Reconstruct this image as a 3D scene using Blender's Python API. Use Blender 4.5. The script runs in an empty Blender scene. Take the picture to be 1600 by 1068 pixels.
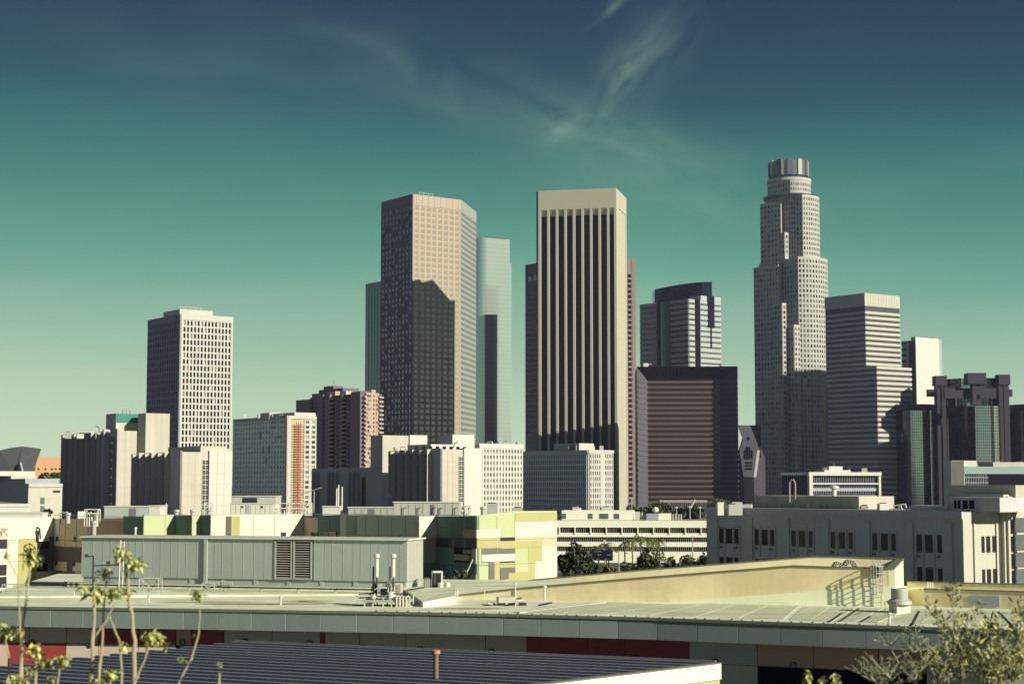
import bpy, math, random
from mathutils import Vector, Matrix
random.seed(11)
SC = bpy.context.scene
COL = SC.collection
F = 2625.0            # focal length in photo pixels (1600 wide)
HC = 18.0             # eye height above the street
PITCH = math.atan(222 / F)
CP, SP = math.cos(PITCH), math.sin(PITCH)
# ------------------------------------------------------------------ camera
cam = bpy.data.cameras.new('camera'); camo = bpy.data.objects.new('camera', cam); COL.objects.link(camo)
camo.location = (0, 0, HC); camo.rotation_euler = (math.pi / 2 + PITCH, 0, 0)
cam.sensor_width = 36; cam.lens = F / 1600 * 36; cam.clip_start = .1; cam.clip_end = 20000
cam.dof.use_dof = True; cam.dof.focus_distance = 400; cam.dof.aperture_fstop = 5.0
SC.camera = camo
# ------------------------------------------------------------------ light
AZ = math.radians(124); EL = math.radians(23)
S = Vector((math.sin(AZ) * math.cos(EL), math.cos(AZ) * math.cos(EL), math.sin(EL)))
sun = bpy.data.lights.new('sun', 'SUN'); sun.energy = 5.0; sun.angle = math.radians(.53); sun.color = (1.0, .97, .72)
suno = bpy.data.objects.new('sun', sun); COL.objects.link(suno)
suno.rotation_mode = 'QUATERNION'; suno.rotation_quaternion = (-S).to_track_quat('-Z', 'Y')
SC.view_settings.view_transform = 'Standard'; SC.view_settings.look = 'None'
SC.view_settings.exposure = 0.52; SC.view_settings.gamma = 1
SC.cycles.max_bounces = 5; SC.cycles.use_denoising = True


def lin(r, g, b):
    f = lambda c: (c / 12.92 if c <= .04045 else ((c + .055) / 1.055) ** 2.4)
    return (f(r / 255), f(g / 255), f(b / 255), 1)


w = bpy.data.worlds.new('World'); SC.world = w; w.use_nodes = True
nt = w.node_tree; nt.nodes.clear(); N = nt.nodes.new; LK = nt.links.new


def math_node(op, a, b=None, c=None, tree=None):
    n = (tree or nt).nodes.new('ShaderNodeMath'); n.operation = op
    for i, v in enumerate((a, b, c)):
        if v is None: continue
        if hasattr(v, 'links') or hasattr(v, 'is_linked'): (tree or nt).links.new(v, n.inputs[i])
        else: n.inputs[i].default_value = v
    return n.outputs[0]


out = N('ShaderNodeOutputWorld')
sky = N('ShaderNodeTexSky'); sky.sky_type = 'NISHITA'; sky.sun_disc = False
sky.sun_elevation = EL; sky.sun_rotation = AZ; sky.dust_density = 2.0
bg1 = N('ShaderNodeBackground'); bg1.inputs[1].default_value = .05; LK(sky.outputs[0], bg1.inputs[0])
tc = N('ShaderNodeTexCoord'); sep = N('ShaderNodeSeparateXYZ'); LK(tc.outputs['Generated'], sep.inputs[0])
X, Yc, Z = sep.outputs
# broad slow unevenness of the upper air
nz = N('ShaderNodeTexNoise'); nz.inputs['Scale'].default_value = 3.2; nz.inputs['Detail'].default_value = 4
mp = N('ShaderNodeMapping'); mp.inputs['Scale'].default_value = (1, 1, 3.5); LK(tc.outputs['Generated'], mp.inputs[0]); LK(mp.outputs[0], nz.inputs[0])
e = math_node('MULTIPLY_ADD', X, .022, Z)
e = math_node('MULTIPLY_ADD', math_node('SUBTRACT', nz.outputs[0], .5), -.028, e)
ramp = N('ShaderNodeValToRGB'); LK(e, ramp.inputs[0])
SKY = [(0, (202, 219, 188)), (.02, (196, 216, 183)), (.053, (177, 205, 173)), (.076, (156, 193, 163)), (.103, (133, 179, 153)), (.121, (106, 165, 142)), (.1395, (86, 151, 131)),
       (.155, (73, 139, 121)), (.175, (60, 126, 112)), (.194, (49, 112, 106)), (.2065, (41, 101, 100)), (.2225, (32, 84, 91)), (.242, (27, 71, 86)), (.275, (20, 56, 79)), (.31, (16, 46, 73)), (.45, (28, 47, 80)), (1.0, (32, 42, 78))]
el = ramp.color_ramp.elements
while len(el) < len(SKY): el.new(.5)
for k, (p, c) in enumerate(SKY): el[k].position = p; el[k].color = lin(*c)
# thin cirrus: elongated, warped noise, thick in two patches and a trail
az = math_node('ARCTAN2', X, Yc); elv = math_node('ARCSINE', Z)


def wisp(px, py, ang, lx, ly, scale, amt, seed):
    """soft streak of cirrus round one bearing and elevation"""
    a0 = math.atan((px - 800) / F); e0 = PITCH + math.atan((534 - py) / F)
    ca, sa = math.cos(ang), math.sin(ang)
    da = math_node('SUBTRACT', az, a0); de = math_node('SUBTRACT', elv, e0)
    u = math_node('MULTIPLY_ADD', da, ca, math_node('MULTIPLY', de, sa))
    v = math_node('MULTIPLY_ADD', da, -sa, math_node('MULTIPLY', de, ca))
    cb = N('ShaderNodeCombineXYZ'); LK(math_node('MULTIPLY', u, scale), cb.inputs[0]); LK(math_node('MULTIPLY', v, scale * 2.4), cb.inputs[1]); cb.inputs[2].default_value = seed
    n = N('ShaderNodeTexNoise'); n.inputs['Scale'].default_value = 1; n.inputs['Detail'].default_value = 6; n.inputs['Roughness'].default_value = .5
    n.inputs['Distortion'].default_value = .3
    LK(cb.outputs[0], n.inputs[0])
    r2 = math_node('ADD', math_node('POWER', math_node('DIVIDE', math_node('ABSOLUTE', u), lx), 2.), math_node('POWER', math_node('DIVIDE', math_node('ABSOLUTE', v), ly), 2.))
    m = math_node('POWER', 2.718, math_node('MULTIPLY', r2, -1.))
    d = math_node('MAXIMUM', math_node('MULTIPLY', math_node('SUBTRACT', n.outputs[0], .36), 3.), 0)
    return math_node('MULTIPLY', math_node('MULTIPLY', m, d), amt)


tot = None
for a in [(975, 125, .95, .018, .0055, 40, .30, 1), (1000, 105, .85, .040, .018, 24, .18, 9), (885, 198, .45, .012, .008, 40, .30, 2), (960, 215, -.35, .055, .016, 26, .17, 3),
          (960, 12, .62, .016, .0030, 40, .26, 4), (700, 130, -.32, .10, .018, 14, .12, 5), (1080, 290, -.25, .10, .025, 12, .15, 6),
          (330, 130, -.1, .12, .03, 9, .07, 7), (190, 580, .32, .020, .0022, 60, .22, 8), (450, 520, .3, .016, .002, 60, .18, 12), (300, 330, .05, .16, .012, 12, .06, 13),
          (1400, 300, .1, .14, .012, 12, .07, 15), (900, 430, .02, .3, .01, 9, .05, 16)]:
    x = wisp(*a); tot = x if tot is None else math_node('ADD', tot, x)
tot = math_node('MINIMUM', tot, .7)
mx = N('ShaderNodeMix'); mx.data_type = 'RGBA'; LK(tot, mx.inputs[0]); LK(ramp.outputs[0], mx.inputs[6]); mx.inputs[7].default_value = lin(176, 208, 178)
bg2 = N('ShaderNodeBackground'); LK(mx.outputs[2], bg2.inputs[0]); bg2.inputs[1].default_value = .75
ms = N('ShaderNodeMixShader'); ms.inputs[0].default_value = .97; LK(bg1.outputs[0], ms.inputs[1]); LK(bg2.outputs[0], ms.inputs[2]); LK(ms.outputs[0], out.inputs[0])

# ------------------------------------------------------------------ materials
MATS = {}
TONE = (.76, .74, .83)      # town colours dimmed and tinted violet to deepen and cool the shade


def mat(name, col, rough=.8, metal=0., var=.10, scale=.25, spec=.3, bump=0., streak=0., rnd=0., dirt=0., dcol=(.55, .42, .28)):
    if name in MATS: return MATS[name]
    m = bpy.data.materials.new(name); m.use_nodes = True; t = m.node_tree; L = t.links.new
    b = t.nodes['Principled BSDF']; b.inputs['Roughness'].default_value = rough; b.inputs['Metallic'].default_value = metal
    b.inputs['Specular IOR Level'].default_value = spec
    geo = t.nodes.new('ShaderNodeNewGeometry')
    n = t.nodes.new('ShaderNodeTexNoise'); n.inputs['Scale'].default_value = scale; n.inputs['Detail'].default_value = 6; n.inputs['Roughness'].default_value = .6
    L(geo.outputs['Position'], n.inputs['Vector'])
    v = math_node('MULTIPLY_ADD', n.outputs[0], 2 * var, 1 - var, t)
    if streak:
        mpn = t.nodes.new('ShaderNodeMapping'); mpn.inputs['Scale'].default_value = (scale * 7, scale * 7, scale * .35); L(geo.outputs['Position'], mpn.inputs[0])
        n2 = t.nodes.new('ShaderNodeTexNoise'); n2.inputs['Scale'].default_value = 1; n2.inputs['Detail'].default_value = 5; L(mpn.outputs[0], n2.inputs['Vector'])
        v = math_node('MULTIPLY', v, math_node('MULTIPLY_ADD', n2.outputs[0], 2 * streak, 1 - streak, t), None, t)
    if rnd:
        oi = t.nodes.new('ShaderNodeObjectInfo')
        v = math_node('MULTIPLY', v, math_node('MULTIPLY_ADD', oi.outputs['Random'], 2 * rnd, 1 - rnd, t), None, t)
    vm = t.nodes.new('ShaderNodeVectorMath'); vm.operation = 'SCALE'; vm.inputs[0].default_value = (min(.85, col[0] * TONE[0]), min(.85, col[1] * TONE[1]), min(.85, col[2] * TONE[2])); L(v, vm.inputs['Scale'])
    res = vm.outputs[0]
    if dirt:
        mpd = t.nodes.new('ShaderNodeMapping'); mpd.inputs['Scale'].default_value = (.35, 1.1, .5); mpd.inputs['Rotation'].default_value = (0, 0, .3); L(geo.outputs['Position'], mpd.inputs[0])
        n3 = t.nodes.new('ShaderNodeTexNoise'); n3.inputs['Scale'].default_value = .55; n3.inputs['Detail'].default_value = 9; n3.inputs['Roughness'].default_value = .65; L(mpd.outputs[0], n3.inputs['Vector'])
        mr = t.nodes.new('ShaderNodeMapRange'); mr.inputs[1].default_value = .43; mr.inputs[2].default_value = .58; mr.inputs[4].default_value = dirt; L(n3.outputs[0], mr.inputs[0])
        mxd = t.nodes.new('ShaderNodeMix'); mxd.data_type = 'RGBA'; mxd.blend_type = 'MULTIPLY'; L(mr.outputs[0], mxd.inputs[0]); L(res, mxd.inputs[6]); mxd.inputs[7].default_value = (*dcol, 1); res = mxd.outputs[2]
    L(res, b.inputs['Base Color'])
    if bump:
        bn = t.nodes.new('ShaderNodeBump'); bn.inputs['Strength'].default_value = bump; bn.inputs['Distance'].default_value = .05
        L(n.outputs[0], bn.inputs['Height']); L(bn.outputs[0], b.inputs['Normal'])
    MATS[name] = m; return m


W_ = mat('cream_concrete', (.58, .55, .44), .85, var=.10, scale=.12, streak=.20)
WHITE = mat('white_concrete', (.60, .595, .52), .85, var=.05, scale=.1, streak=.06)
WPAINT = mat('white_render', (.68, .675, .59), .85, var=.07, scale=.15, streak=.17)
GREYC = mat('weathered_concrete', (.68, .655, .64), .9, var=.14, scale=.5, streak=.16, bump=.3)
GREYL = mat('pale_weathered_concrete', (.60, .59, .48), .9, var=.10, scale=.5, streak=.10, bump=.3)
DARKC = mat('dark_concrete', (.18, .165, .21), .85, var=.12, scale=.12, streak=.08)
TEALC = mat('grey_green_concrete', (.42, .46, .50), .85, var=.08, scale=.12)
TANW = mat('tan_granite', (.46, .395, .30), .7, var=.06, scale=.06)
BROWNW = mat('brown_granite', (.17, .115, .115), .7, var=.08, scale=.08)
PURP = mat('plum_granite', (.13, .108, .145), .7, var=.08, scale=.08)
REDB = mat('red_granite_band', (.30, .155, .15), .6, var=.12, scale=.1, spec=.4)
PINKB = mat('pink_brick', (.55, .40, .30), .85, var=.08, scale=.2)
GL_D = mat('dark_glass', (.022, .013, .050), .2, var=.4, scale=.06, spec=.12)
GL_K = mat('black_glass', (.014, .011, .021), .3, var=.3, scale=.1, spec=.06)
GL_M = mat('mirror_glass_cream', (.50, .43, .33), .12, .35, var=.08, scale=.05)
GL_DIM = mat('shaded_mirror_glass', (.22, .20, .25), .2, .75, var=.35, scale=.08)  # mirror glass darkened in colour for faces turned from the sun
GL_T = mat('teal_mirror_glass', (.60, .70, .62), .12, .55, var=.05, scale=.03)
GL_T2 = mat('dark_teal_mirror_glass', (.12, .19, .21), .15, .8, var=.12, scale=.03)
GL_T3 = mat('blue_crown_glass', (.06, .09, .13), .15, .6, var=.35, scale=.05)
GL_G = mat('window_glass_grey', (.20, .23, .22), .2, .3, var=.4, scale=.3)
BLIND = mat('window_blind', (.42, .38, .30), .6, var=.2, scale=.3)
METL = mat('galvanised_metal', (.52, .53, .46), .5, .15, var=.08, scale=1.5, streak=.06, rnd=.05)
METG = mat('grey_green_metal_panel', (.46, .53, .47), .5, .1, var=.08, scale=.9, streak=.07, rnd=.05)
METW = mat('white_painted_metal', (.74, .74, .62), .5, var=.05, scale=2)
METD = mat('dark_metal', (.035, .033, .045), .5, .2, var=.2, scale=2)
RUST = mat('rusty_metal', (.28, .15, .07), .8, .1, var=.3, scale=8)

# ------------------------------------------------------------------ geometry helpers
def ray(px, py):
    dy = 534 - py
    return Vector((px - 800, F * CP - dy * SP, F * SP + dy * CP))


def P(px, py, Y):
    r = ray(px, py); return Vector((0, 0, HC)) + r * (Y / r.y)


def onz(px, py, z):
    r = ray(px, py); return Vector((0, 0, HC)) + r * ((z - HC) / r.z)


def XY(px, Y, py=756): return P(px, py, Y).xy


def ZZ(py, Y): return P(800, py, Y).z


def along(A, ang, px, py=756):
    r = ray(px, py); k = r.x / r.y; a = math.radians(ang); R = Vector((math.sin(a), math.cos(a)))
    return A + R * ((k * A.y - A.x) / (R.x - k * R.y))


class Wall:
    """a vertical plane from A to B (left to right), outward side towards the viewer"""
    def __init__(s, A, B):
        s.A, s.B = Vector(A[:2]), Vector(B[:2]); s.d = (s.B - s.A).normalized(); s.L = (s.B - s.A).length; s.n = Vector((s.d.y, -s.d.x))

    def hit(s, px, py):
        r = ray(px, py); t = s.A.dot(s.n) / r.xy.dot(s.n); p = r * t
        return (p.xy - s.A).dot(s.d), HC + p.z

    def pt(s, u, z, o=0):
        q = s.A + s.d * u + s.n * o; return Vector((q.x, q.y, z))

    def u(s, px, py=756): return s.hit(px, py)[0]

    def z(s, px, py): return s.hit(px, py)[1]

    def rect(s, x0, y0, x1, y1):
        ua, za = s.hit(x0, (y0 + y1) / 2)[0], s.hit((x0 + x1) / 2, y0)[1]
        ub, zb = s.hit(x1, (y0 + y1) / 2)[0], s.hit((x0 + x1) / 2, y1)[1]
        return min(ua, ub), max(ua, ub), min(za, zb), max(za, zb)

    def off(s, o): return Wall(s.A + s.n * o, s.B + s.n * o)


class M:
    def __init__(s): s.v, s.f, s.mi, s.ms = [], [], [], []

    def m(s, mt):
        if mt not in s.ms: s.ms.append(mt)
        return s.ms.index(mt)

    def poly(s, pts, mt):
        i = len(s.v); s.v += [tuple(p) for p in pts]; s.f.append(tuple(range(i, i + len(pts)))); s.mi.append(s.m(mt))

    def hexa(s, p, mt):
        i = len(s.v); s.v += [tuple(q) for q in p]; k = s.m(mt)
        for f in ((0, 3, 2, 1), (4, 5, 6, 7), (0, 1, 5, 4), (1, 2, 6, 5), (2, 3, 7, 6), (3, 0, 4, 7)):
            s.f.append(tuple(i + a for a in f)); s.mi.append(k)

    def wb(s, W, u0, u1, z0, z1, o0, o1, mt):
        s.hexa([W.pt(u0, z0, o1), W.pt(u1, z0, o1), W.pt(u1, z0, o0), W.pt(u0, z0, o0), W.pt(u0, z1, o1), W.pt(u1, z1, o1), W.pt(u1, z1, o0), W.pt(u0, z1, o0)], mt)

    def quad(s, W, u0, u1, z0, z1, o, mt): s.poly([W.pt(u0, z0, o), W.pt(u1, z0, o), W.pt(u1, z1, o), W.pt(u0, z1, o)], mt)

    def prism(s, pl, z0, z1, mt, top=None):
        n = len(pl); i = len(s.v); k = s.m(mt); kt = s.m(top or mt)
        z1s = z1 if isinstance(z1, (list, tuple)) else [z1] * n
        s.v += [(p[0], p[1], z0) for p in pl] + [(p[0], p[1], z) for p, z in zip(pl, z1s)]
        for a in range(n):
            b = (a + 1) % n; s.f.append((i + a, i + b, i + n + b, i + n + a)); s.mi.append(k)
        s.f.append(tuple(i + n + a for a in range(n))); s.mi.append(kt)
        s.f.append(tuple(i + a for a in reversed(range(n)))); s.mi.append(k)

    def box(s, c, sx, sy, sz, mt, rz=0):
        ca, sa = math.cos(rz), math.sin(rz); q = []
        for z in (0, sz):
            for x, y in ((-sx, -sy), (sx, -sy), (sx, sy), (-sx, sy)):
                x /= 2; y /= 2; q.append((c[0] + x * ca - y * sa, c[1] + x * sa + y * ca, c[2] + z))
        s.hexa(q, mt)

    def tube(s, pts, r, mt, n=6, caps=True):
        rs = r if isinstance(r, (list, tuple)) else [r] * len(pts)
        i = len(s.v); k = s.m(mt); pts = [Vector(p) for p in pts]
        for j, p in enumerate(pts):
            d = (pts[min(j + 1, len(pts) - 1)] - pts[max(j - 1, 0)]).normalized()
            a = d.cross(Vector((0, 0, 1)) if abs(d.z) < .9 else Vector((1, 0, 0))).normalized(); b = d.cross(a)
            for t in range(n):
                th = 2 * math.pi * t / n; s.v.append(tuple(p + (a * math.cos(th) + b * math.sin(th)) * rs[j]))
        for j in range(len(pts) - 1):
            for t in range(n):
                s.f.append((i + j * n + t, i + j * n + (t + 1) % n, i + (j + 1) * n + (t + 1) % n, i + (j + 1) * n + t)); s.mi.append(k)
        if caps:
            s.f.append(tuple(i + t for t in range(n))); s.mi.append(k)
            s.f.append(tuple(i + (len(pts) - 1) * n + t for t in reversed(range(n)))); s.mi.append(k)

    def lathe(s, c, prof, mt, n=16):
        i = len(s.v); k = s.m(mt)
        for r, z in prof:
            for t in range(n):
                th = 2 * math.pi * t / n; s.v.append((c[0] + r * math.cos(th), c[1] + r * math.sin(th), c[2] + z))
        for j in range(len(prof) - 1):
            for t in range(n):
                s.f.append((i + j * n + t, i + j * n + (t + 1) % n, i + (j + 1) * n + (t + 1) % n, i + (j + 1) * n + t)); s.mi.append(k)
        s.f.append(tuple(i + (len(prof) - 1) * n + t for t in range(n))); s.mi.append(k)


def mesh_obj(name, m, loc=Vector((0, 0, 0)), parent=None):
    me = bpy.data.meshes.new(name)
    me.from_pydata([(v[0] - loc[0], v[1] - loc[1], v[2] - loc[2]) for v in m.v], [], m.f)
    for x in m.ms: me.materials.append(x)
    me.polygons.foreach_set('material_index', m.mi); me.update()
    o = bpy.data.objects.new(name, me); COL.objects.link(o)
    if parent: o.parent = parent
    else: o.location = loc
    return o


CUBES = {}


def cube_mesh(mt):
    if mt not in CUBES:
        me = bpy.data.meshes.new('block_' + mt.name)
        h = .5; v = [(x, y, z) for z in (-h, h) for x, y in ((-h, -h), (h, -h), (h, h), (-h, h))]
        me.from_pydata(v, [], [(0, 3, 2, 1), (4, 5, 6, 7), (0, 1, 5, 4), (1, 2, 6, 5), (2, 3, 7, 6), (3, 0, 4, 7)])
        me.materials.append(mt); me.update(); CUBES[mt] = me
    return CUBES[mt]


def tag(o, label, cat, group=None, kind=None):
    o['label'] = label; o['category'] = cat
    if group: o['group'] = group
    if kind: o['kind'] = kind
    return o


class T:
    def __init__(s, name, loc, label, cat, group=None):
        s.loc = Vector(loc if len(loc) == 3 else (loc[0], loc[1], 0)); s.r = bpy.data.objects.new(name, None); COL.objects.link(s.r)
        s.r.location = s.loc; s.r.empty_display_size = .5; tag(s.r, label, cat, group)

    def add(s, name, m, stuff=False, parent=None, label=None):
        if not m.v: return None
        o = mesh_obj(name, m, s.loc, parent or s.r)
        if stuff: o['kind'] = 'stuff'
        if label: o['label'] = label
        return o

    def piece(s, name, W, u0, u1, z0, z1, o0, o1, mt, parent=None, label=None):
        o = bpy.data.objects.new(name, cube_mesh(mt)); COL.objects.link(o); o.parent = parent or s.r
        c = W.pt((u0 + u1) / 2, (z0 + z1) / 2, (o0 + o1) / 2) - s.loc
        R = Matrix(((W.d.x, -W.n.x, 0), (W.d.y, -W.n.y, 0), (0, 0, 1))).to_4x4()
        m = Matrix.Translation(c) @ R @ Matrix.Diagonal((abs(u1 - u0), abs(o1 - o0), abs(z1 - z0), 1))
        if parent: o.matrix_parent_inverse = parent.matrix_basis.inverted()
        o.matrix_basis = m
        if label: o['label'] = label
        return o


def struct(name, m):
    o = mesh_obj(name, m); o['kind'] = 'structure'; return o


def grid(mw, mg, W, u0, u1, z0, z1, nc, nr, fw, fh, wm, panes, pr=.4, wt=None, ends=True):
    """piers and spandrels standing proud of a recessed plane of panes"""
    cw, ch = (u1 - u0) / nc, (z1 - z0) / nr
    for i in range(nc + 1):
        a = u0 + i * cw; h = fw * cw / 2
        mw.wb(W, max(u0, a - h), min(u1, a + h), z0, z1, 0, pr, wm)
    for j in range(nr + 1):
        a = z0 + j * ch; h = fh * ch / 2
        mw.wb(W, u0 + .02, u1 - .02, max(z0, a - h), min(z1, a + h), 0, pr - .09, wm)
    for i in range(nc):
        for j in range(nr):
            p = random.choices(panes, wt)[0] if wt else random.choice(panes)
            mg.quad(W, u0 + i * cw + cw * fw * .4, u0 + (i + 1) * cw - cw * fw * .4, z0 + j * ch + ch * fh * .4, z0 + (j + 1) * ch - ch * fh * .4, .05, p)


def corner(px, Y, pl, pr, ang=55, py=756, angl=None):
    C = XY(px, Y, py); A = along(C, (angl if angl is not None else ang - 90), pl, py); B = along(C, ang, pr, py)
    return C, A, B, Wall(A, C), Wall(C, B), [A, C, B, A + B - C]

# ------------------------------------------------------------------ ground, hillside
GR = mat('city_ground', (.09, .085, .07), .95, var=.3, scale=.05)
m = M(); m.poly([(-4000, -300, 0), (4000, -300, 0), (4000, 9000, 0), (-4000, 9000, 0)], GR); struct('ground', m)
SOIL = mat('dry_soil', (.16, .13, .08), .95, var=.3, scale=1.5, bump=.5)
m = M()
ys = [(-12, HC - 1.7), (9, HC - 1.75), (18, HC - 7), (30, HC - 12), (44, .02)]
xs = [-60 + 6 * i for i in range(21)]
idx = {}
for j, (y, z) in enumerate(ys):
    for i, x in enumerate(xs):
        idx[i, j] = len(m.v); m.v.append((x, y, z - (random.random() * .4 if j else 0)))
for j in range(len(ys) - 1):
    for i in range(len(xs) - 1):
        m.f.append((idx[i, j], idx[i + 1, j], idx[i + 1, j + 1], idx[i, j + 1])); m.mi.append(m.m(SOIL))
struct('hillside', m)
# street in front of the far office row
ASPH = mat('asphalt', (.05, .05, .052), .9, var=.15, scale=.6)
PAVE = mat('pavement_concrete', (.32, .31, .27), .9, var=.1, scale=.6)
m = M(); m.poly([(-10, 300, .004), (260, 300, .004), (260, 345, .004), (-10, 345, .004)], ASPH); struct('road', m)
m = M(); m.box((125, 348, 0), 270, 5, .14, PAVE); struct('pavement', m)
PNT = mat('road_paint', (.7, .68, .55), .7)
m = M()
for i in range(40): m.box((-8 + i * 6.6, 322, .008), 3, .14, .004, PNT)
o = struct('lane_marking', m)

exec_order = []
# ------------------------------------------------------------------ towers
RF = mat('flat_roof', (.30, .30, .25), .9, var=.12, scale=.1)
# --- white gridded tower on the left
C, A, B, WL, WR, fp = corner(278.5, 900, 228.5, 359.5)
t = T('office_tower', C, 'pale office tower with close vertical ribs, tallest building at left', 'office tower')
zt = ZZ(491.5, C.y); zb = 0
m = M(); g = M(); m.prism(fp, zb, zt, WHITE, RF)
FL = 3.47; nr = int((zt - 4) / FL)
DKW = mat('shaded_white_concrete', (.30, .28, .36), .85, var=.1, scale=.1)  # the white again, with the left face's shade put into the colour
grid(m, g, WR, .8, WR.L - .8, zt - 2.6 - nr * FL, zt - 2.6, 14, nr, .44, .26, WHITE, [GL_K, GL_D, BLIND], .7, (6, 3, 1))
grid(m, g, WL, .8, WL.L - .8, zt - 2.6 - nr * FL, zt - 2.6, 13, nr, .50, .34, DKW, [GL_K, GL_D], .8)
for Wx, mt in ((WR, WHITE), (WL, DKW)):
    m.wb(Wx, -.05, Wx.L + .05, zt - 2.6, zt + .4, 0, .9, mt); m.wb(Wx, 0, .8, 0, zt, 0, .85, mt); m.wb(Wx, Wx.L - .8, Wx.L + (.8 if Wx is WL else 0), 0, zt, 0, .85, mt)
t.add('wall', m); t.add('window', g, True)
m = M(); c2 = WR.pt(WR.L * .05, zt, -4)
W2 = WR.off(-3); m.wb(W2, WR.L * .02, WR.L * .66, zt, zt + 3.4, -22, 0, WHITE); t.add('penthouse', m)
m = M(); 
for k in range(5): p = W2.pt(2 + k * 3.1, zt + 3.4, -3); m.tube([p, p + Vector((0, 0, 1.6))], .12, METW, 4)
m.tube([W2.pt(2, zt + 5, -3), W2.pt(14.4, zt + 5, -3)], .12, METW, 4); t.add('railing', m)

# --- gridded office with red hoist
C, A, B, WL, WR, fp = corner(448.5, 700, 365, 493)
t = T('office_block', C, 'pale office block with a red construction hoist up its sunny face', 'office building')
zt = ZZ(650, C.y); m = M(); g = M(); m.prism(fp, 0, zt, WHITE, RF)
nr = 24; FL = 2.09
TEALW = mat('shade_side_panel', (1.1, 1.15, 1.02), .8, var=.05, scale=.1)  # copy of the white wall for the shaded left face, colour lifted
DW = mat('office_pane', (.035, .05, .06), .25, .2, var=.3, scale=.3, spec=.5)
grid(m, g, WL, .6, WL.L - 1.2, zt - 1.2 - nr * FL, zt - 1.2, 18, nr, .60, .52, TEALW, [DW, DW, GL_G], .35)
m.wb(WL, -.3, WL.L + .3, zt - 1.2, zt + .3, 0, .5, WHITE); m.wb(WL, -.3, .6, 0, zt - 1.2, 0, .5, TEALW); m.wb(WL, WL.L - 1.2, WL.L + .4, 0, zt - 1.2, 0, .45, WHITE)
for k in range(9):   # long merged panes near the top corner
    a = random.randint(9, 16); j = random.randint(nr - 8, nr - 1); cw = (WL.L - 1.8) / 18
    if k % 2: g.wb(WL, .6 + a * cw + .5, .6 + (a + 2) * cw - .5, zt - 1.2 - (nr - j) * FL + .5, zt - 1.2 - (nr - j - 1) * FL - .5, .3, .42, DW)
    else: g.wb(WL, .6 + a * cw + .5, .6 + (a + 1) * cw - .5, zt - 1.2 - (nr - j + 1) * FL + .5, zt - 1.2 - (nr - j - 1) * FL - .5, .3, .42, DW)
u1, u2 = WR.u(453), WR.u(474)
m.wb(WR, 0, WR.L, zt - 1.0, zt + .3, 0, .5, WHITE); m.wb(WR, 0, u1, 0, zt - 1, 0, .5, WHITE)
ORN = mat('ochre_boarding', (.60, .47, .28), .8, var=.25, scale=.5)
g.quad(WR, u1, u2, 0, zt - 1, .06, ORN)
for j in range(nr): m.wb(WR, u1, u2, zt - 1.2 - (j + 1) * FL, zt - 1.02 - (j + 1) * FL, .1, .4, WPAINT)
grid(m, g, WR, u2, WR.L, zt - 1.2 - nr * FL, zt - 1.2, 2, nr, .42, .44, WHITE, [DW, GL_G, BLIND], .4)
t.add('wall', m); t.add('window', g, True)
m = M(); RED = mat('red_hoist_paint', (.38, .06, .07), .6, var=.15, scale=1)
uc = (u1 + u2) / 2
for du in (-1.1, -.1, 1.0):
    m.tube([WR.pt(uc + du, 0, 1.2), WR.pt(uc + du, zt - 2.5, 1.2)], .13, RED, 4)
z = 1.0
while z < zt - 4:
    m.tube([WR.pt(uc - 1.1, z, 1.2), WR.pt(uc + 1.0, z + 1.0, 1.2)], .10, RED, 4); m.tube([WR.pt(uc - 1.1, z + 1, 1.2), WR.pt(uc + 1.0, z, 1.2)], .08, RED, 4)
    m.tube([WR.pt(uc - 3, z, .4), WR.pt(uc + 3, z, .4)], .09, RUST, 4); z += 1.05
t.add('hoist', m)
m = M(); Wp = WL.off(-5)
m.wb(Wp, WL.L * .30, WL.L * .47, zt, zt + 2.6, -8, 0, WHITE); m.wb(Wp, WL.L * .50, WL.L * .93, zt, zt + 1.9, -10, 0, WHITE); t.add('penthouse', m)

# --- brown apartment tower with balconies
C, A, B, WL, WR, fp = corner(566, 900, 483, 596)
t = T('apartment_tower', C, 'brown apartment tower with stacked balconies and a pink sunny end', 'apartment tower')
zt = ZZ(614, C.y); m = M(); g = M(); bl = M(); m.prism(fp, 0, zt, PURP, RF)
BRN = mat('brown_brick', (.20, .155, .20), .85, var=.12, scale=.15)
FL = 2.36; nr = int(zt / FL)
segs = [(483, 492, 'd'), (492, 499, 'w'), (499, 507, 'p'), (507, 511, 'w'), (511, 518, 'p'), (518, 525.5, 'b'), (525.5, 536, 'w'), (536, 543.5, 'b'), (543.5, 551, 'w'), (551, 566, 'p')]
for x0, x1, k in segs:
    a, b = WL.u(x0), min(WL.u(x1), WL.L)
    if k in 'pw': m.wb(WL, a, b, 0, zt + (1 if k == 'p' else 0), 0, 1.6 if k == 'p' else 1.1, BRN)
    if k == 'w':
        for j in range(nr): g.wb(WL, a + (b - a) * .25, a + (b - a) * .72, zt - 2 - j * FL, zt - .7 - j * FL, 1.0, 1.18, GL_K)
    if k in 'bd':
        g.quad(WL, a, b, 0, zt - .5, .06, GL_K)
        for j in range(nr):
            z = zt - 2.2 - j * FL; bl.wb(WL, a + .2, b + .3, z, z + .55, .1, 2.3, PINKB if k == 'b' else BRN)
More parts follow.
